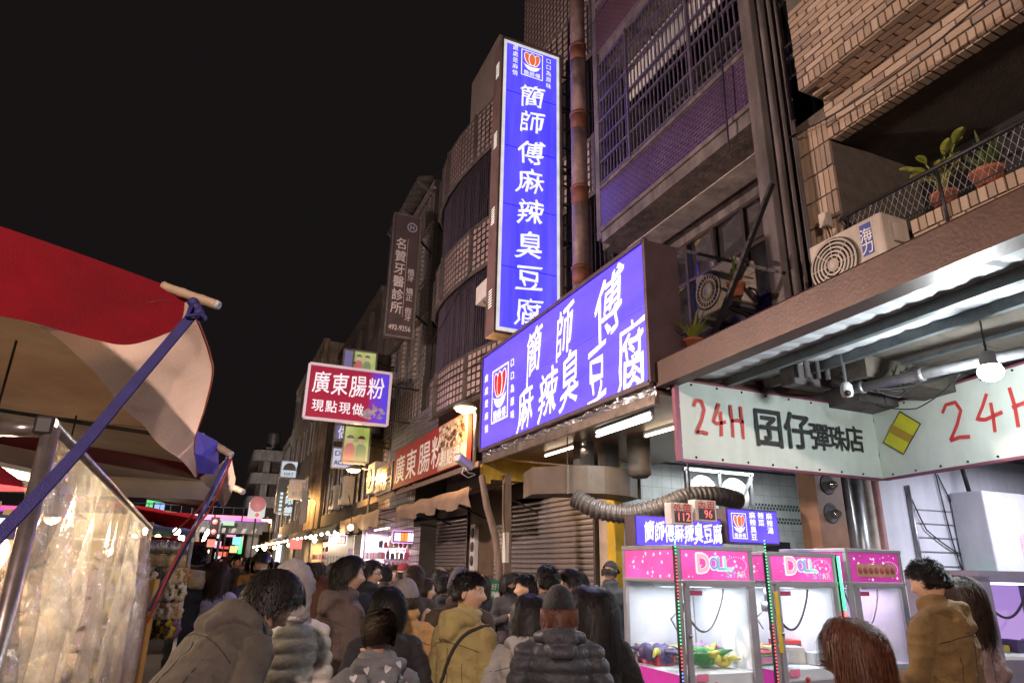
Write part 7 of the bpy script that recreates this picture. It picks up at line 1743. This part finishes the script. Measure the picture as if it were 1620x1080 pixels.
ARMS = {'down': ((.235, -.02, 1.10), (.225, .07, .87)), 'pocket': ((.27, -.06, 1.12), (.19, .10, .93)), 'phone': ((.235, .03, 1.12), (.07, .26, 1.20)), 'low': ((.25, .04, 1.12), (.10, .28, 1.02)), 'reach': ((.22, .16, 1.22), (.16, .40, 1.20)), 'face': ((.24, .12, 1.16), (.06, .16, 1.42))}
PEOPLE = []
M_thread = cloth('dark_thread', (.02, .018, .017))
def person(label, u, v, hp, face, jac, pants=None, hairm=None, style='short', lean=0, pitch=0, yaw=0, arms='pocket', bulk=1.15, hood=False, collar=.5, puffer=False, hat=None, hatm=None, sex=0, skin=None, voxel=None, inner=None, strap=None, mask=False, glasses=False, group='people in the market crowd', hlen=None, H=None, hood_up=False, z_head=None, hoodm=None):
    sk = skin or M_skin; hm = hairm or M_hairb; pants = pants or M_jean
    D = .245 * FPX / (hp * .88); hc = at(u, v, D=D)
    lr = math.radians(lean)
    def bend(p):
        """lean the upper body forward about the hips"""
        p = V(*p)
        if p.z <= .92 or lr == 0: return p
        q = min(1, (p.z - .92) / .25); a = lr * (.45 + .55 * q); dz, dy = p.z - .92, p.y
        return V(p.x, dy * math.cos(a) + dz * math.sin(a), .92 + dz * math.cos(a) - dy * math.sin(a))
    nk = bend((0, .005, 1.49)); hcl = bend((0, .02, 1.605))
    S = (H / 1.72) if H else max(.80, min(1.06, hc.z / hcl.z))
    rz = math.radians(face); rot = Matrix.Rotation(rz, 3, 'Z')
    off = rot @ (hcl * S); loc = V(hc.x - off.x, hc.y - off.y, 0); 
    dropz = hc.z - hcl.z * S
    o = thing('person', label, 'person', tuple(loc), rz, group)
    PEOPLE.append((label[:30], round(S * 1.72, 2), round(dropz, 2), tuple(round(q, 2) for q in loc), round(D, 1)))
    vox = voxel or max(.009, .0028 * D)
    src = MB(); segs = []
    def seg_tube(pts, rs, reg, ry=1.0):
        pts = [bend(p) for p in pts]
        out = []; rr2 = []
        for i in range(len(pts) - 1):
            for k in range(4): t = k / 4; out.append(pts[i].lerp(pts[i + 1], t)); rr2.append(rs[i] * (1 - t) + rs[i + 1] * t)
        out.append(pts[-1]); rr2.append(rs[-1]); src.tube(out, rr2, 14)
        for p, r_ in ((out[0], rr2[0]), (out[-1], rr2[-1])): src.ball(tuple(p), r_ * .99, 14, 10)
        for i in range(len(pts) - 1): segs.append((pts[i], pts[i + 1], (rs[i] + rs[i + 1]) / 2, reg))
    k = 1 + (bulk - 1) * .65
    prof = [(.80, .158 * (.6 + .4 * k), .125 * (.6 + .4 * k)), (.92, .17 * (.5 + .5 * k), .128 * (.5 + .5 * k)), (1.05, .155 * k, .118 * k), (1.20, .160 * k, .125 * k), (1.31, .168 * k, .125 * k), (1.385, .152 * k, .108 * k), (1.44, .105 * (.5 + .5 * k), .085), (1.475, .072, .068)]
    if sex: prof = [(z, rx * .9, ry * .94) for z, rx, ry in prof]
    bot = .66 if puffer == 'long' else .78
    prof = [(bot, prof[0][1] * 1.0, prof[0][2])] + prof[1:]
    rings = [[bend((rx * math.copysign(abs(math.cos(t)) ** .85, math.cos(t)), ry * math.copysign(abs(math.sin(t)) ** .9, math.sin(t)) - .005, z)) for t in np.linspace(0, 2 * PI, 24, endpoint=False)] for z, rx, ry in prof]
    src.grid(rings, closed=True); o_ = len(src.v); src.f.append(tuple(o_ - 24 + q for q in range(24))); src.m.append(0); src.sm.append(True); src.f.append(tuple(o_ - 24 * len(prof) + q for q in reversed(range(24)))); src.m.append(0); src.sm.append(True)
    for i in range(len(prof) - 1):
        a, c = bend((0, 0, prof[i][0])), bend((0, 0, prof[i + 1][0])); segs.append((a, c, (prof[i][1] + prof[i + 1][1]) / 2 * .82, 0))
    segs.append((V(0, 0, .72), V(0, 0, .80), .12, 1))
    src.ball((0, 0, .84), (.15, .115, .12), 16, 10)
    sw = .158 * (.93 if sex else 1) * (.75 + .25 * k)
    ar = arms if isinstance(arms, tuple) else (arms, arms); hands = []
    for sgn, an in ((-1, ar[0]), (1, ar[1])):
        e, w_ = ARMS[an]; ra = .062 * (.55 + .45 * k)
        seg_tube([(sgn * (sw - .03), 0, 1.385), (sgn * (sw + .025), -.005, 1.36), (sgn * e[0], e[1], e[2]), (sgn * w_[0], w_[1], w_[2])], [ra * .9, ra * 1.06, ra * .86, ra * .66], 0)
        if an != 'pocket': hands.append((bend((sgn * w_[0], w_[1], w_[2])), (bend((sgn * w_[0], w_[1], w_[2])) - bend((sgn * e[0], e[1], e[2]))), sgn))
    for sgn in (-1, 1):
        seg_tube([(sgn * .085, 0, .86), (sgn * .10, .02, .48), (sgn * .10, -.02, .10)], [.088, .062, .05], 1)
        seg_tube([(sgn * .10, -.03, .045), (sgn * .115, .13, .04)], [.045, .038], 3)
    seg_tube([(0, -.005, 1.43), (0, .012, 1.54)], [.058, .052], 2)
    if collar:
        n_ = 18; rc = .078
        for q in range(n_):
            t0, t1 = 2 * PI * q / n_, 2 * PI * (q + 1) / n_
            if .35 * PI < (t0 + t1) / 2 < .65 * PI and collar < .8: continue
            seg_tube([(rc * math.cos(t0), rc * math.sin(t0) * .95, 1.475 + .02 * collar), (rc * math.cos(t1), rc * math.sin(t1) * .95, 1.475 + .02 * collar)], [.02 + .012 * collar] * 2, 4 if inner else 0)
    if hood:
        for q in range(16):
            t0, t1 = PI * (.98 + 1.04 * q / 16), PI * (.98 + 1.04 * (q + 1) / 16); g = lambda t: max(0, -math.sin(t)); w0 = lambda t: (.125 * math.cos(t), -.02 - .095 * g(t), 1.455 + .02 * g(t) - .005); seg_tube([w0(t0), w0(t1)], [.022 + .020 * g(t0), .022 + .020 * g(t1)], 5 if hoodm else 0)
        for q in range(5): x = -.06 + .03 * q; seg_tube([(x, -.12, 1.44), (x * .6, -.155, 1.37)], [.034, .026], 5 if hoodm else 0)
    if hood_up:
        for q in range(11):
            t = PI * q / 10; seg_tube([(.10 * math.cos(t), .035, 1.60 + .125 * math.sin(t)), (.10 * math.cos(t), -.05, 1.60 + .135 * math.sin(t)), (.07 * math.cos(t), -.105, 1.58 + .10 * math.sin(t)), (.07 * math.cos(t), -.09, 1.47)], [.026, .03, .035, .035], 5 if hoodm else 0)
    me0 = bpy.data.meshes.new('tmp'); me0.from_pydata(src.v, [], src.f); ob = bpy.data.objects.new('tmp', me0); col.objects.link(ob)
    md = ob.modifiers.new('r', 'REMESH'); md.mode = 'VOXEL'; md.voxel_size = vox; ms_ = ob.modifiers.new('s', 'SMOOTH'); ms_.factor = .5; ms_.iterations = 5 if vox < .014 else 2
    bpy.context.view_layer.update(); ev = ob.evaluated_get(bpy.context.evaluated_depsgraph_get()); me = bpy.data.meshes.new_from_object(ev); bpy.data.objects.remove(ob); bpy.data.meshes.remove(me0)
    nv = len(me.vertices); co = np.empty(nv * 3); me.vertices.foreach_get('co', co); co = co.reshape(-1, 3); no = np.empty(nv * 3); me.vertices.foreach_get('normal', no); no = no.reshape(-1, 3)
    best = np.full(nv, 1e9); reg = np.zeros(nv, int)
    for a, c, r_, g in segs:
        a = np.array(a); ab = np.array(c) - a; L2 = max(ab @ ab, 1e-9); t = np.clip(((co - a) @ ab) / L2, 0, 1); dd = np.linalg.norm(co - a - t[:, None] * ab, axis=1) - r_
        m_ = dd < best; best[m_] = dd[m_]; reg[m_] = g
    # folds and quilting in the cloth
    clothm = (reg != 2) & (reg != 3)
    ph = (hash(label) % 50)
    import zlib
    ph = zlib.crc32(label.encode()) % 50
    amp = np.zeros(nv)
    for i in np.nonzero(clothm)[0]:
        x, y, z = co[i]
        if puffer and reg[i] == 0: amp[i] = .016 * abs(math.sin(PI * z / .075 + .25 * mnoise.noise(V(x * 5, y * 5, ph)))) ** .6 - .006 + .004 * mnoise.noise(V(x * 24 + ph, y * 24, z * 24))
        else: f1 = mnoise.noise(V(x * 6 + ph, y * 6 + z * 3, z * 7)); f2 = mnoise.noise(V(x * 14 + z * 6, y * 14 + ph, z * 11)); f3 = mnoise.noise(V(x * 9 + ph + z * 4, y * 9, z * 15)); amp[i] = .012 * (1 - 2 * abs(f1)) - .006 + .006 * f2 + .007 * max(0, 1 - 3.2 * abs(f3))
    co = co + no * amp[:, None]
    # assemble final mesh: body + head + hands, one object
    fin = MB(); fin.v = [tuple(p) for p in co]
    for p in me.polygons:
        vv = tuple(p.vertices); fin.f.append(vv); rg_ = [reg[q] for q in vv]; g = max(set(rg_), key=rg_.count); fin.m.append({0: 0, 1: 1, 2: 2, 3: 3, 4: 8, 5: 9}[g]); fin.sm.append(True)
    bpy.data.meshes.remove(me)
    fwd = Matrix.Rotation(-lr * .75, 4, 'X')
    HM = Matrix.Translation(hcl) @ Matrix.Rotation(math.radians(yaw), 4, 'Z') @ Matrix.Rotation(-math.radians(pitch) - lr * .55, 4, 'X')
    if dropz < 0: pass
    hd = head_mesh(HM, sex, hp > 30); mp = {0: 2, 1: 4, 2: 5, 3: 6, 4: 7}
    off_ = len(fin.v); fin.v += hd.v
    for f, m_, s_ in zip(hd.f, hd.m, hd.sm): fin.f.append(tuple(q + off_ for q in f)); fin.m.append(mp[m_]); fin.sm.append(True)
    for w_, d_, sgn in hands: hand_mesh(fin, w_ - d_.normalized() * .01, d_, V(-sgn * 1.0, .15, .25), -sgn, 2)
    body = fin.build('body', [jac, pants, sk, M_shoe, M_lip, M_eye, M_iris, hm, inner or jac, hoodm or jac], o, False)
    rr_ = random.Random(zlib.crc32(label.encode()))
    ns = int(max(350, min(5000, 70 * hp))) if hp > 45 else int(max(350, 45 * hp))
    if not hood_up and hat != 'helmet':
        hb = hair_mesh(HM, style, ns if not (hat and style == 'short') else ns // 3, rr_, hlen, bool(hat)); hb.build('hair', hm, o, False)
    if hat in ('beanie', 'cap'):
        b = MB(); A = (.094, .118, .138); P = []
        z0 = -.015 if hat == 'beanie' else .045
        for i in range(13):
            z = z0 - .012 + (A[2] + .012 - z0) * (i / 12) ** .8; q = math.sqrt(max(0, 1 - (min(z, A[2] * .999) / A[2]) ** 2)); row = []
            for k2 in range(28):
                t = 2 * PI * k2 / 28; rib = 1 + (.012 * math.sin(k2 * PI) if hat == 'beanie' else 0) + (.05 if (hat == 'beanie' and i < 4) else 0); tilt = -.25 * (A[1] * q * math.sin(t)) * (1 - i / 12) if hat == 'beanie' else 0
                row.append(V(A[0] * q * math.cos(t) * rib, A[1] * q * math.sin(t) * rib - .004, z - tilt * -.6))
            P.append(row)
        b.grid(P, closed=True)
        if hat == 'cap': b.grid([[V(.07 * math.cos(t), .045 + (.06 + r_) * math.sin(t), .064 - .10 * r_) for t in np.linspace(.35, PI - .35, 12)] for r_ in (.0, .03, .06, .08)])
        b.v = [tuple(HM @ V(*p)) for p in b.v]; b.build('hat', hatm, o, False)
    if hat == 'helmet':
        b = MB(); P = []
        for i in range(17):
            ph_ = PI * .72 * i / 16; row = []
            for k2 in range(28):
                t = 2 * PI * k2 / 28; q = 1.0; row.append(V(.125 * math.sin(ph_) * math.cos(t), .148 * math.sin(ph_) * math.sin(t), .03 + .145 * math.cos(ph_)))
            P.append(row)
        b.grid([r_ for r_ in P], closed=True, fm=None)
        b.f, keep = [], b.f; mm, b.m, b.sm = b.m, [], []
        for f in keep:
            c = sum((V(*b.v[q]) for q in f), V(0, 0, 0)) / len(f)
            if c.y > .06 and -.06 < c.z < .055: continue
            b.f.append(f); b.m.append(0); b.sm.append(True)
        b.v = [tuple(HM @ V(*p)) for p in b.v]; b.build('helmet', hatm, o, False)
    if mask:
        b = MB(); b.grid([[V(.062 * math.cos(t), .02 + .088 * math.sin(t) + .012 * math.sin(PI * q), -.022 - .075 * q) for t in np.linspace(.25, PI - .25, 14)] for q in np.linspace(0, 1, 6)]); b.v = [tuple(HM @ V(*p)) for p in b.v]; b.build('face_mask', cloth('black_mask', (.02, .02, .022)), o, False)
    if glasses:
        b = MB()
        for s_ in (-1, 1):
            b.tube([(s_ * .032 + .021 * math.cos(t), .099, .005 + .016 * math.sin(t)) for t in np.linspace(0, 2 * PI, 14)], .0022, 5, caps=False); b.tube([(s_ * .053, .098, .008), (s_ * .078, .03, .008), (s_ * .082, -.01, .004)], .002, 5)
        b.tube([(-.011, .1, .006), (.011, .1, .006)], .002, 5); b.v = [tuple(HM @ V(*p)) for p in b.v]; b.build('glasses', M_iron, o, False)
    if strap:
        b = MB(); P = []
        bv = BVHTree.FromPolygons(fin.v, fin.f)
        for q in range(40):
            t = 2 * PI * q / 40; p = bend((.20 * math.cos(t) * 1.4, .5 * math.sin(t), 1.18 + .27 * math.cos(t))); c = bend((.02 * math.cos(t), 0, 1.18 + .20 * math.cos(t))); hit = bv.ray_cast(p, (c - p).normalized())
            if hit[0]: P.append(hit[0] - (c - p).normalized() * .006)
        if len(P) > 6: b.tube(P + [P[0]], .011, 6); b.build('bag_strap', strap, o, False)
    if hp >= 44 and not puffer:
        bv = BVHTree.FromPolygons(fin.v, fin.f); b = MB()
        def stitch(pts):
            P = []
            for x, y, z in pts:
                p = bend((x * 3, y * 3, z)); c = bend((x * .2, 0, z)); hit = bv.ray_cast(p, (c - p).normalized())
                if hit[0]: P.append(hit[0] - (c - p).normalized() * .0005)
            if len(P) > 4: b.tube(P, .0022, 4)
        stitch([(.5 * math.sin(t), -.5 * math.cos(t), 1.30 + .03 * math.cos(2 * t)) for t in np.linspace(-1.0, 1.0, 30)])
        stitch([(.012, -.5, z) for z in np.linspace(.84, 1.30, 24)])
        for s_ in (-1, 1): stitch([(s_ * .24, -.44, z) for z in np.linspace(.84, 1.22, 20)])
        stitch([(.5 * math.sin(t), -.5 * math.cos(t), .86) for t in np.linspace(-1.6, 1.6, 40)])
        if b.f: q = b.build('stitching', M_thread, o, False); q['kind'] = 'stuff'
    o.scale = (S, S, S)
    if dropz < -.02 or dropz > .02: pass
    return o, body, fin

C = cloth
p1 = person('man in an olive-grey hooded jacket bending forward at the left front', 432, 952, 98, -62, C('olive_grey_jacket', (.078, .068, .058)), style='mop', hlen=.052, lean=38, pitch=18, arms='low', bulk=1.3, hood=True, collar=.6)
p2_ = person('child in a grey hooded jacket printed with white hearts at the front', 598, 1002, 92, 4, C('grey_heart_jacket', (.15, .15, .165)), hairm=M_hairg, style='bun', pitch=14, arms=('low', 'face'), bulk=1.2, hood=True, sex=1)
person('person with black hair standing behind the child in the heart jacket', 614, 962, 72, -5, C('charcoal_coat', (.03, .03, .034)), style='mop', bulk=1.15)
p3_ = person('young man in a mustard-green hooded sweatshirt looking right', 742, 938, 72, -66, C('mustard_green_sweatshirt', (.33, .265, .11)), style='fade', yaw=-60, arms='down', bulk=1.18, hood=True, strap=C('dark_strap', (.03, .03, .03)))
person('person in a black knitted cap and dark quilted jacket at the centre front', 884, 962, 80, -22, C('dark_quilted_jacket', (.04, .042, .052), .5), style='short', hairm=M_hairn, hat='beanie', hatm=C('black_knit', (.014, .014, .016)), bulk=1.3, puffer=True, hood=True, collar=.9, inner=C('rust_lining', (.28, .10, .08)), hlen=.09)
person('black-haired person in a pale grey jacket left of the black knitted cap', 838, 975, 76, -35, C('pale_grey_jacket', (.30, .29, .29)), style='mop', bulk=1.25, hood=True, collar=.8, inner=C('white_fleece', (.6, .56, .52)))
person('woman with long black hair in a black coat near the corner claw machine', 937, 962, 72, -12, C('black_fur_coat', (.016, .016, .018), .95), style='long', sex=1, bulk=1.25, collar=.6, hlen=.42)
person('man facing left in a cream jacket behind the knitted cap', 906, 926, 55, 70, C('cream_jacket', (.50, .42, .33)), style='mop', hlen=.06, pitch=12, yaw=12, arms='low', bulk=1.2, hood=True)
person('tall man with black hair seen from behind, before the wide shutter', 866, 921, 56, 2, C('dark_brown_coat', (.06, .045, .035)), style='crop', bulk=1.15, hood=True)
person('man with short hair facing left, before the wide shutter', 833, 931, 50, 62, C('brown_jacket_b', (.11, .075, .05)), style='fade', bulk=1.15, collar=.9)
person('masked person facing the camera by the green notice', 808, 922, 36, 165, C('stripe_coat', (.05, .045, .05)), style='bob', mask=True, pitch=15, arms='phone', sex=1)
person('man in a dark cap and dark jacket reading his phone beside the claw machines', 966, 905, 36, -58, C('dark_denim', (.05, .055, .065)), style='short', hat='cap', hatm=C('black_cap', (.02, .02, .024)), arms='phone', pitch=22, skin=M_skin2)
person('person in a grey knitted cap and camel sweater, back turned', 642, 944, 64, -10, C('camel_sweater', (.46, .26, .10)), style='short', hairm=M_hairg, hat='beanie', hatm=C('grey_knit', (.20, .18, .19)), bulk=1.2, collar=.9, sex=1)
person('young man with curly black hair in a dark brown hooded jacket', 552, 910, 62, -72, C('dark_brown_jacket', (.085, .062, .062)), style='mop', hlen=.06, yaw=-28, bulk=1.22, hood=True, skin=M_skin)
person('man with glasses and a black jacket looking right', 586, 908, 46, -110, C('black_jacket_b', (.016, .016, .02)), style='mop', hlen=.06, yaw=-8, glasses=True, collar=.9)
person('person with short black hair right of the man with glasses', 608, 912, 38, -5, C('dark_coat_c', (.03, .026, .026)), style='crop')
person('woman with long brown hair left of the curly-haired man', 512, 936, 52, 22, C('brown_wool_coat', (.12, .08, .06)), style='long', hairm=M_hairn, sex=1, hlen=.40)
person('person in a white quilted jacket and grey fur hood behind the bending man', 458, 930, 78, 6, C('white_quilted_jacket', (.58, .54, .50), .6), style='short', hood_up=True, hoodm=C('grey_fur', (.26, .24, .25), .95), bulk=1.3, puffer=True, sex=1, arms='down')
person('scooter rider in a black helmet and mask facing the camera', 414, 897, 40, 172, C('navy_jacket', (.025, .03, .06)), hat='helmet', hatm=mat('black_helmet', (.02, .018, .025), .2, var=.1), mask=True, arms='reach', collar=.9)
person('man with a beige hood at the hair accessory rack', 313, 882, 42, 12, C('black_jacket_c', (.03, .028, .034)), style='crop', hood=True, hoodm=C('beige_hood', (.42, .30, .18)), yaw=-20)
person('woman with dark brown hair in a lavender jacket beside the accessory rack', 342, 909, 42, -8, C('lavender_jacket', (.28, .25, .40)), style='bob', hairm=M_hairg, sex=1)
person('man in a black coat looking down at his phone before the stalls', 484, 908, 38, -66, C('black_coat_d', (.02, .02, .024)), style='fade', pitch=30, arms='phone')
person('woman with a hair bun in a beige jacket facing right', 673, 934, 46, -85, C('beige_jacket', (.42, .31, .24)), style='bun', hairm=M_hairg, sex=1, collar=.8)
person('man with brown hair looking down, beyond the grey knitted cap', 655, 916, 46, -25, C('dark_coat_e', (.045, .035, .03)), style='mop', hlen=.06, hairm=M_hairg, pitch=25)
person('person in a dark red cap far behind the grey knitted cap', 638, 905, 32, -10, C('dark_coat_f', (.03, .03, .03)), style='short', hat='cap', hatm=C('red_cap', (.20, .02, .03)))
person('dark-haired person left of the young man in mustard green', 706, 930, 44, -55, C('black_coat_g', (.022, .022, .026)), style='fade', collar=.8)
person('person in black before the grey-brown shutter', 697, 916, 36, 10, C('black_coat_h', (.016, .015, .018)), style='mop')
person('person in a navy knitted cap directly behind the man in mustard green', 728, 925, 58, -15, C('brown_coat_i', (.07, .05, .04)), style='short', hat='beanie', hatm=C('navy_knit', (.05, .045, .075)), bulk=1.2)
person('man in an olive-brown hooded jacket at the claw machines, back turned', 1468, 920, 72, 10, C('olive_brown_jacket', (.16, .10, .038)), style='crop', pitch=14, yaw=-2, arms='low', bulk=1.35, hood=True)
person('woman with long brown hair and a mauve jacket beside the olive-brown jacket', 1510, 940, 66, 8, C('mauve_jacket', (.26, .18, .185)), style='long', hairm=M_hairg, sex=1, hlen=.36, pitch=10)
person('woman with long reddish-brown hair and beige collar at the right front', 1352, 1022, 98, 2, C('beige_coat', (.46, .34, .22)), style='long', hairm=M_hairn, sex=1, hlen=.33, bulk=1.25, collar=.9, pitch=4)
far = [(373, 890, 22, 180, (.03, .03, .035), 'far pedestrian in dark jacket and pale trousers walking towards the camera'), (360, 893, 20, 10, (.05, .04, .04), 'far pedestrian left of the one in pale trousers'), (388, 892, 20, 0, (.02, .02, .025), 'far pedestrian in black right of the one in pale trousers'), (398, 893, 24, 20, (.35, .2, .06), 'far pedestrian in a tan coat beside the rider'),
       (352, 888, 16, 180, (.1, .03, .04), 'tiny pedestrian in dark red far down the street'), (366, 886, 15, 0, (.03, .03, .05), 'tiny pedestrian in navy far down the street'), (381, 886, 15, 180, (.2, .2, .22), 'tiny pedestrian in grey far down the street'), (436, 900, 24, -40, (.03, .025, .03), 'pedestrian in black by the clothes stall'), (450, 902, 26, -60, (.3, .12, .18), 'pedestrian in pink by the food stall'), (468, 900, 28, 150, (.04, .04, .04), 'pedestrian in dark clothes by the food stall'), (500, 905, 32, -30, (.05, .04, .06), 'pedestrian in dark violet left of the curly-haired man'), (530, 907, 34, -10, (.03, .03, .03), 'pedestrian in black beyond the curly-haired man'), (625, 908, 30, 160, (.08, .05, .05), 'pedestrian facing the camera near the phone case stall'), (760, 925, 34, -20, (.025, .025, .03), 'pedestrian in black beside the wooden props'), (720, 912, 30, 30, (.05, .03, .03), 'pedestrian in brown before the shutters')]
for u, v, hp, fc, c, lab in far:
    person(lab, u, v, hp, fc, C('far_%s' % lab[-12:], c), pants=M_greyp if 'pale' in lab else M_jean, style=R.choice(('crop', 'mop', 'bob')), sex=R.choice((0, 1)), hairm=R.choice((M_hairb, M_hairg)), arms='pocket', voxel=.022 if hp > 24 else .03)
# white hearts printed on the child's jacket
o, body, fin = p2_
bv = BVHTree.FromPolygons(fin.v, fin.f); b = MB(); rh = random.Random(4); k = 0
hs = [(.0, .30), (.12, .42), (.28, .45), (.42, .36), (.46, .18), (.38, -.02), (.2, -.25), (0, -.45), (-.2, -.25), (-.38, -.02), (-.46, .18), (-.42, .36), (-.28, .45), (-.12, .42)]
pts_used = []
while k < 900 and len(pts_used) < 75:
    k += 1; a = rh.uniform(0, 2 * PI); z = rh.uniform(.85, 1.47); src_ = V(math.cos(a) * .6, math.sin(a) * .6, z); hit = bv.ray_cast(src_, (V(0, 0, z) - src_).normalized())
    if not hit[0] or fin.m[hit[2]] not in (0, 9): continue
    if any((hit[0] - q).length < .062 for q in pts_used): continue
    nrm = hit[1]; up_ = (UZ - nrm * UZ.dot(nrm))
    if up_.length < .2: continue
    up_.normalize(); rt_ = up_.cross(nrm); ang = rh.uniform(-.5, .5); s_ = .044; P = []
    for x, y in hs:
        x, y = x * math.cos(ang) - y * math.sin(ang), x * math.sin(ang) + y * math.cos(ang); q = hit[0] + rt_ * (x * s_) + up_ * (y * s_) + nrm * .02; h2 = bv.ray_cast(q, -nrm, .05); P.append((h2[0] if h2[0] else q - nrm * .02) + nrm * .0025)
    b.poly(P); pts_used.append(hit[0])
q = b.build('heart_print', C('white_heart_print', (.55, .54, .56)), o, False); q['kind'] = 'stuff'
for q in PEOPLE: print('PERSON', q)
# ================================================================== added fill lamps, out of view left of and behind the camera
def added_fill_lamp(x, y, z, label, power):
    o = thing('street_lamp', label, 'street lamp', (x - .8, y, 0), group='added fill lamps out of view on the left')  # unseen fill light added for facades and crowd, shaped like a street lamp
    b = MB(); b.tube([(x - .8, y, 0), (x - .8, y, z - .2), (x - .6, y, z + .06), (x - .1, y, z + .1)], .05, 10); b.build('pole', M_lamp, o)
    b = MB(); b.lathe([(.03, .16), (.07, .14), (.22, .05), (.235, .015), (.225, .0)], (x, y, z), 18); b.build('lamp_head', M_lamp, o)
    b = MB(); b.lathe([(.21, .004), (.17, -.05), (.08, -.085), (.0, -.095)], (x, y, z), 18); b.build('lens', E_lamp, o)
    lamp('lamp_light', (x, y, z - .2), power, (1.0, .74, .64), .2, o)
added_fill_lamp(-2.6, -5.5, 5.6, 'added unseen fill lamp on a street pole, nearest the camera', 3900)
added_fill_lamp(-3.8, 9.5, 5.3, 'added unseen fill lamp on a street pole, further down the street', 4300)

# overhead cables between the facades
for k, (a, c, lab) in enumerate((((4.3, 18.1, 6.4), (4.95, 11.0, 6.2), 'sagging cable from the red hanging sign to the rounded building'), ((4.3, 18.1, 5.6), (4.85, 12.5, 5.4), 'lower sagging cable behind the street lamp'), ((4.9, 22.0, 7.4), (4.7, 13.5, 8.4), 'cable between the narrow and the rounded building'), ((3.76, 9.6, 8.5), (4.75, 14.0, 9.7), 'cable from the tall sign to the rounded building'), ((5.4, 8.4, 10.9), (4.9, 4.5, 10.2), 'cable along the top of the barred balcony'), ((5.15, 4.4, 6.2), (4.8, 1.5, 6.0), 'cable drooping before the brick lintel'))):
    wires('overhead_cable', lab, [[a, c]], .010)
# ------------------------------------------------------------------ tidy up
bpy.data.objects.remove(_fo)
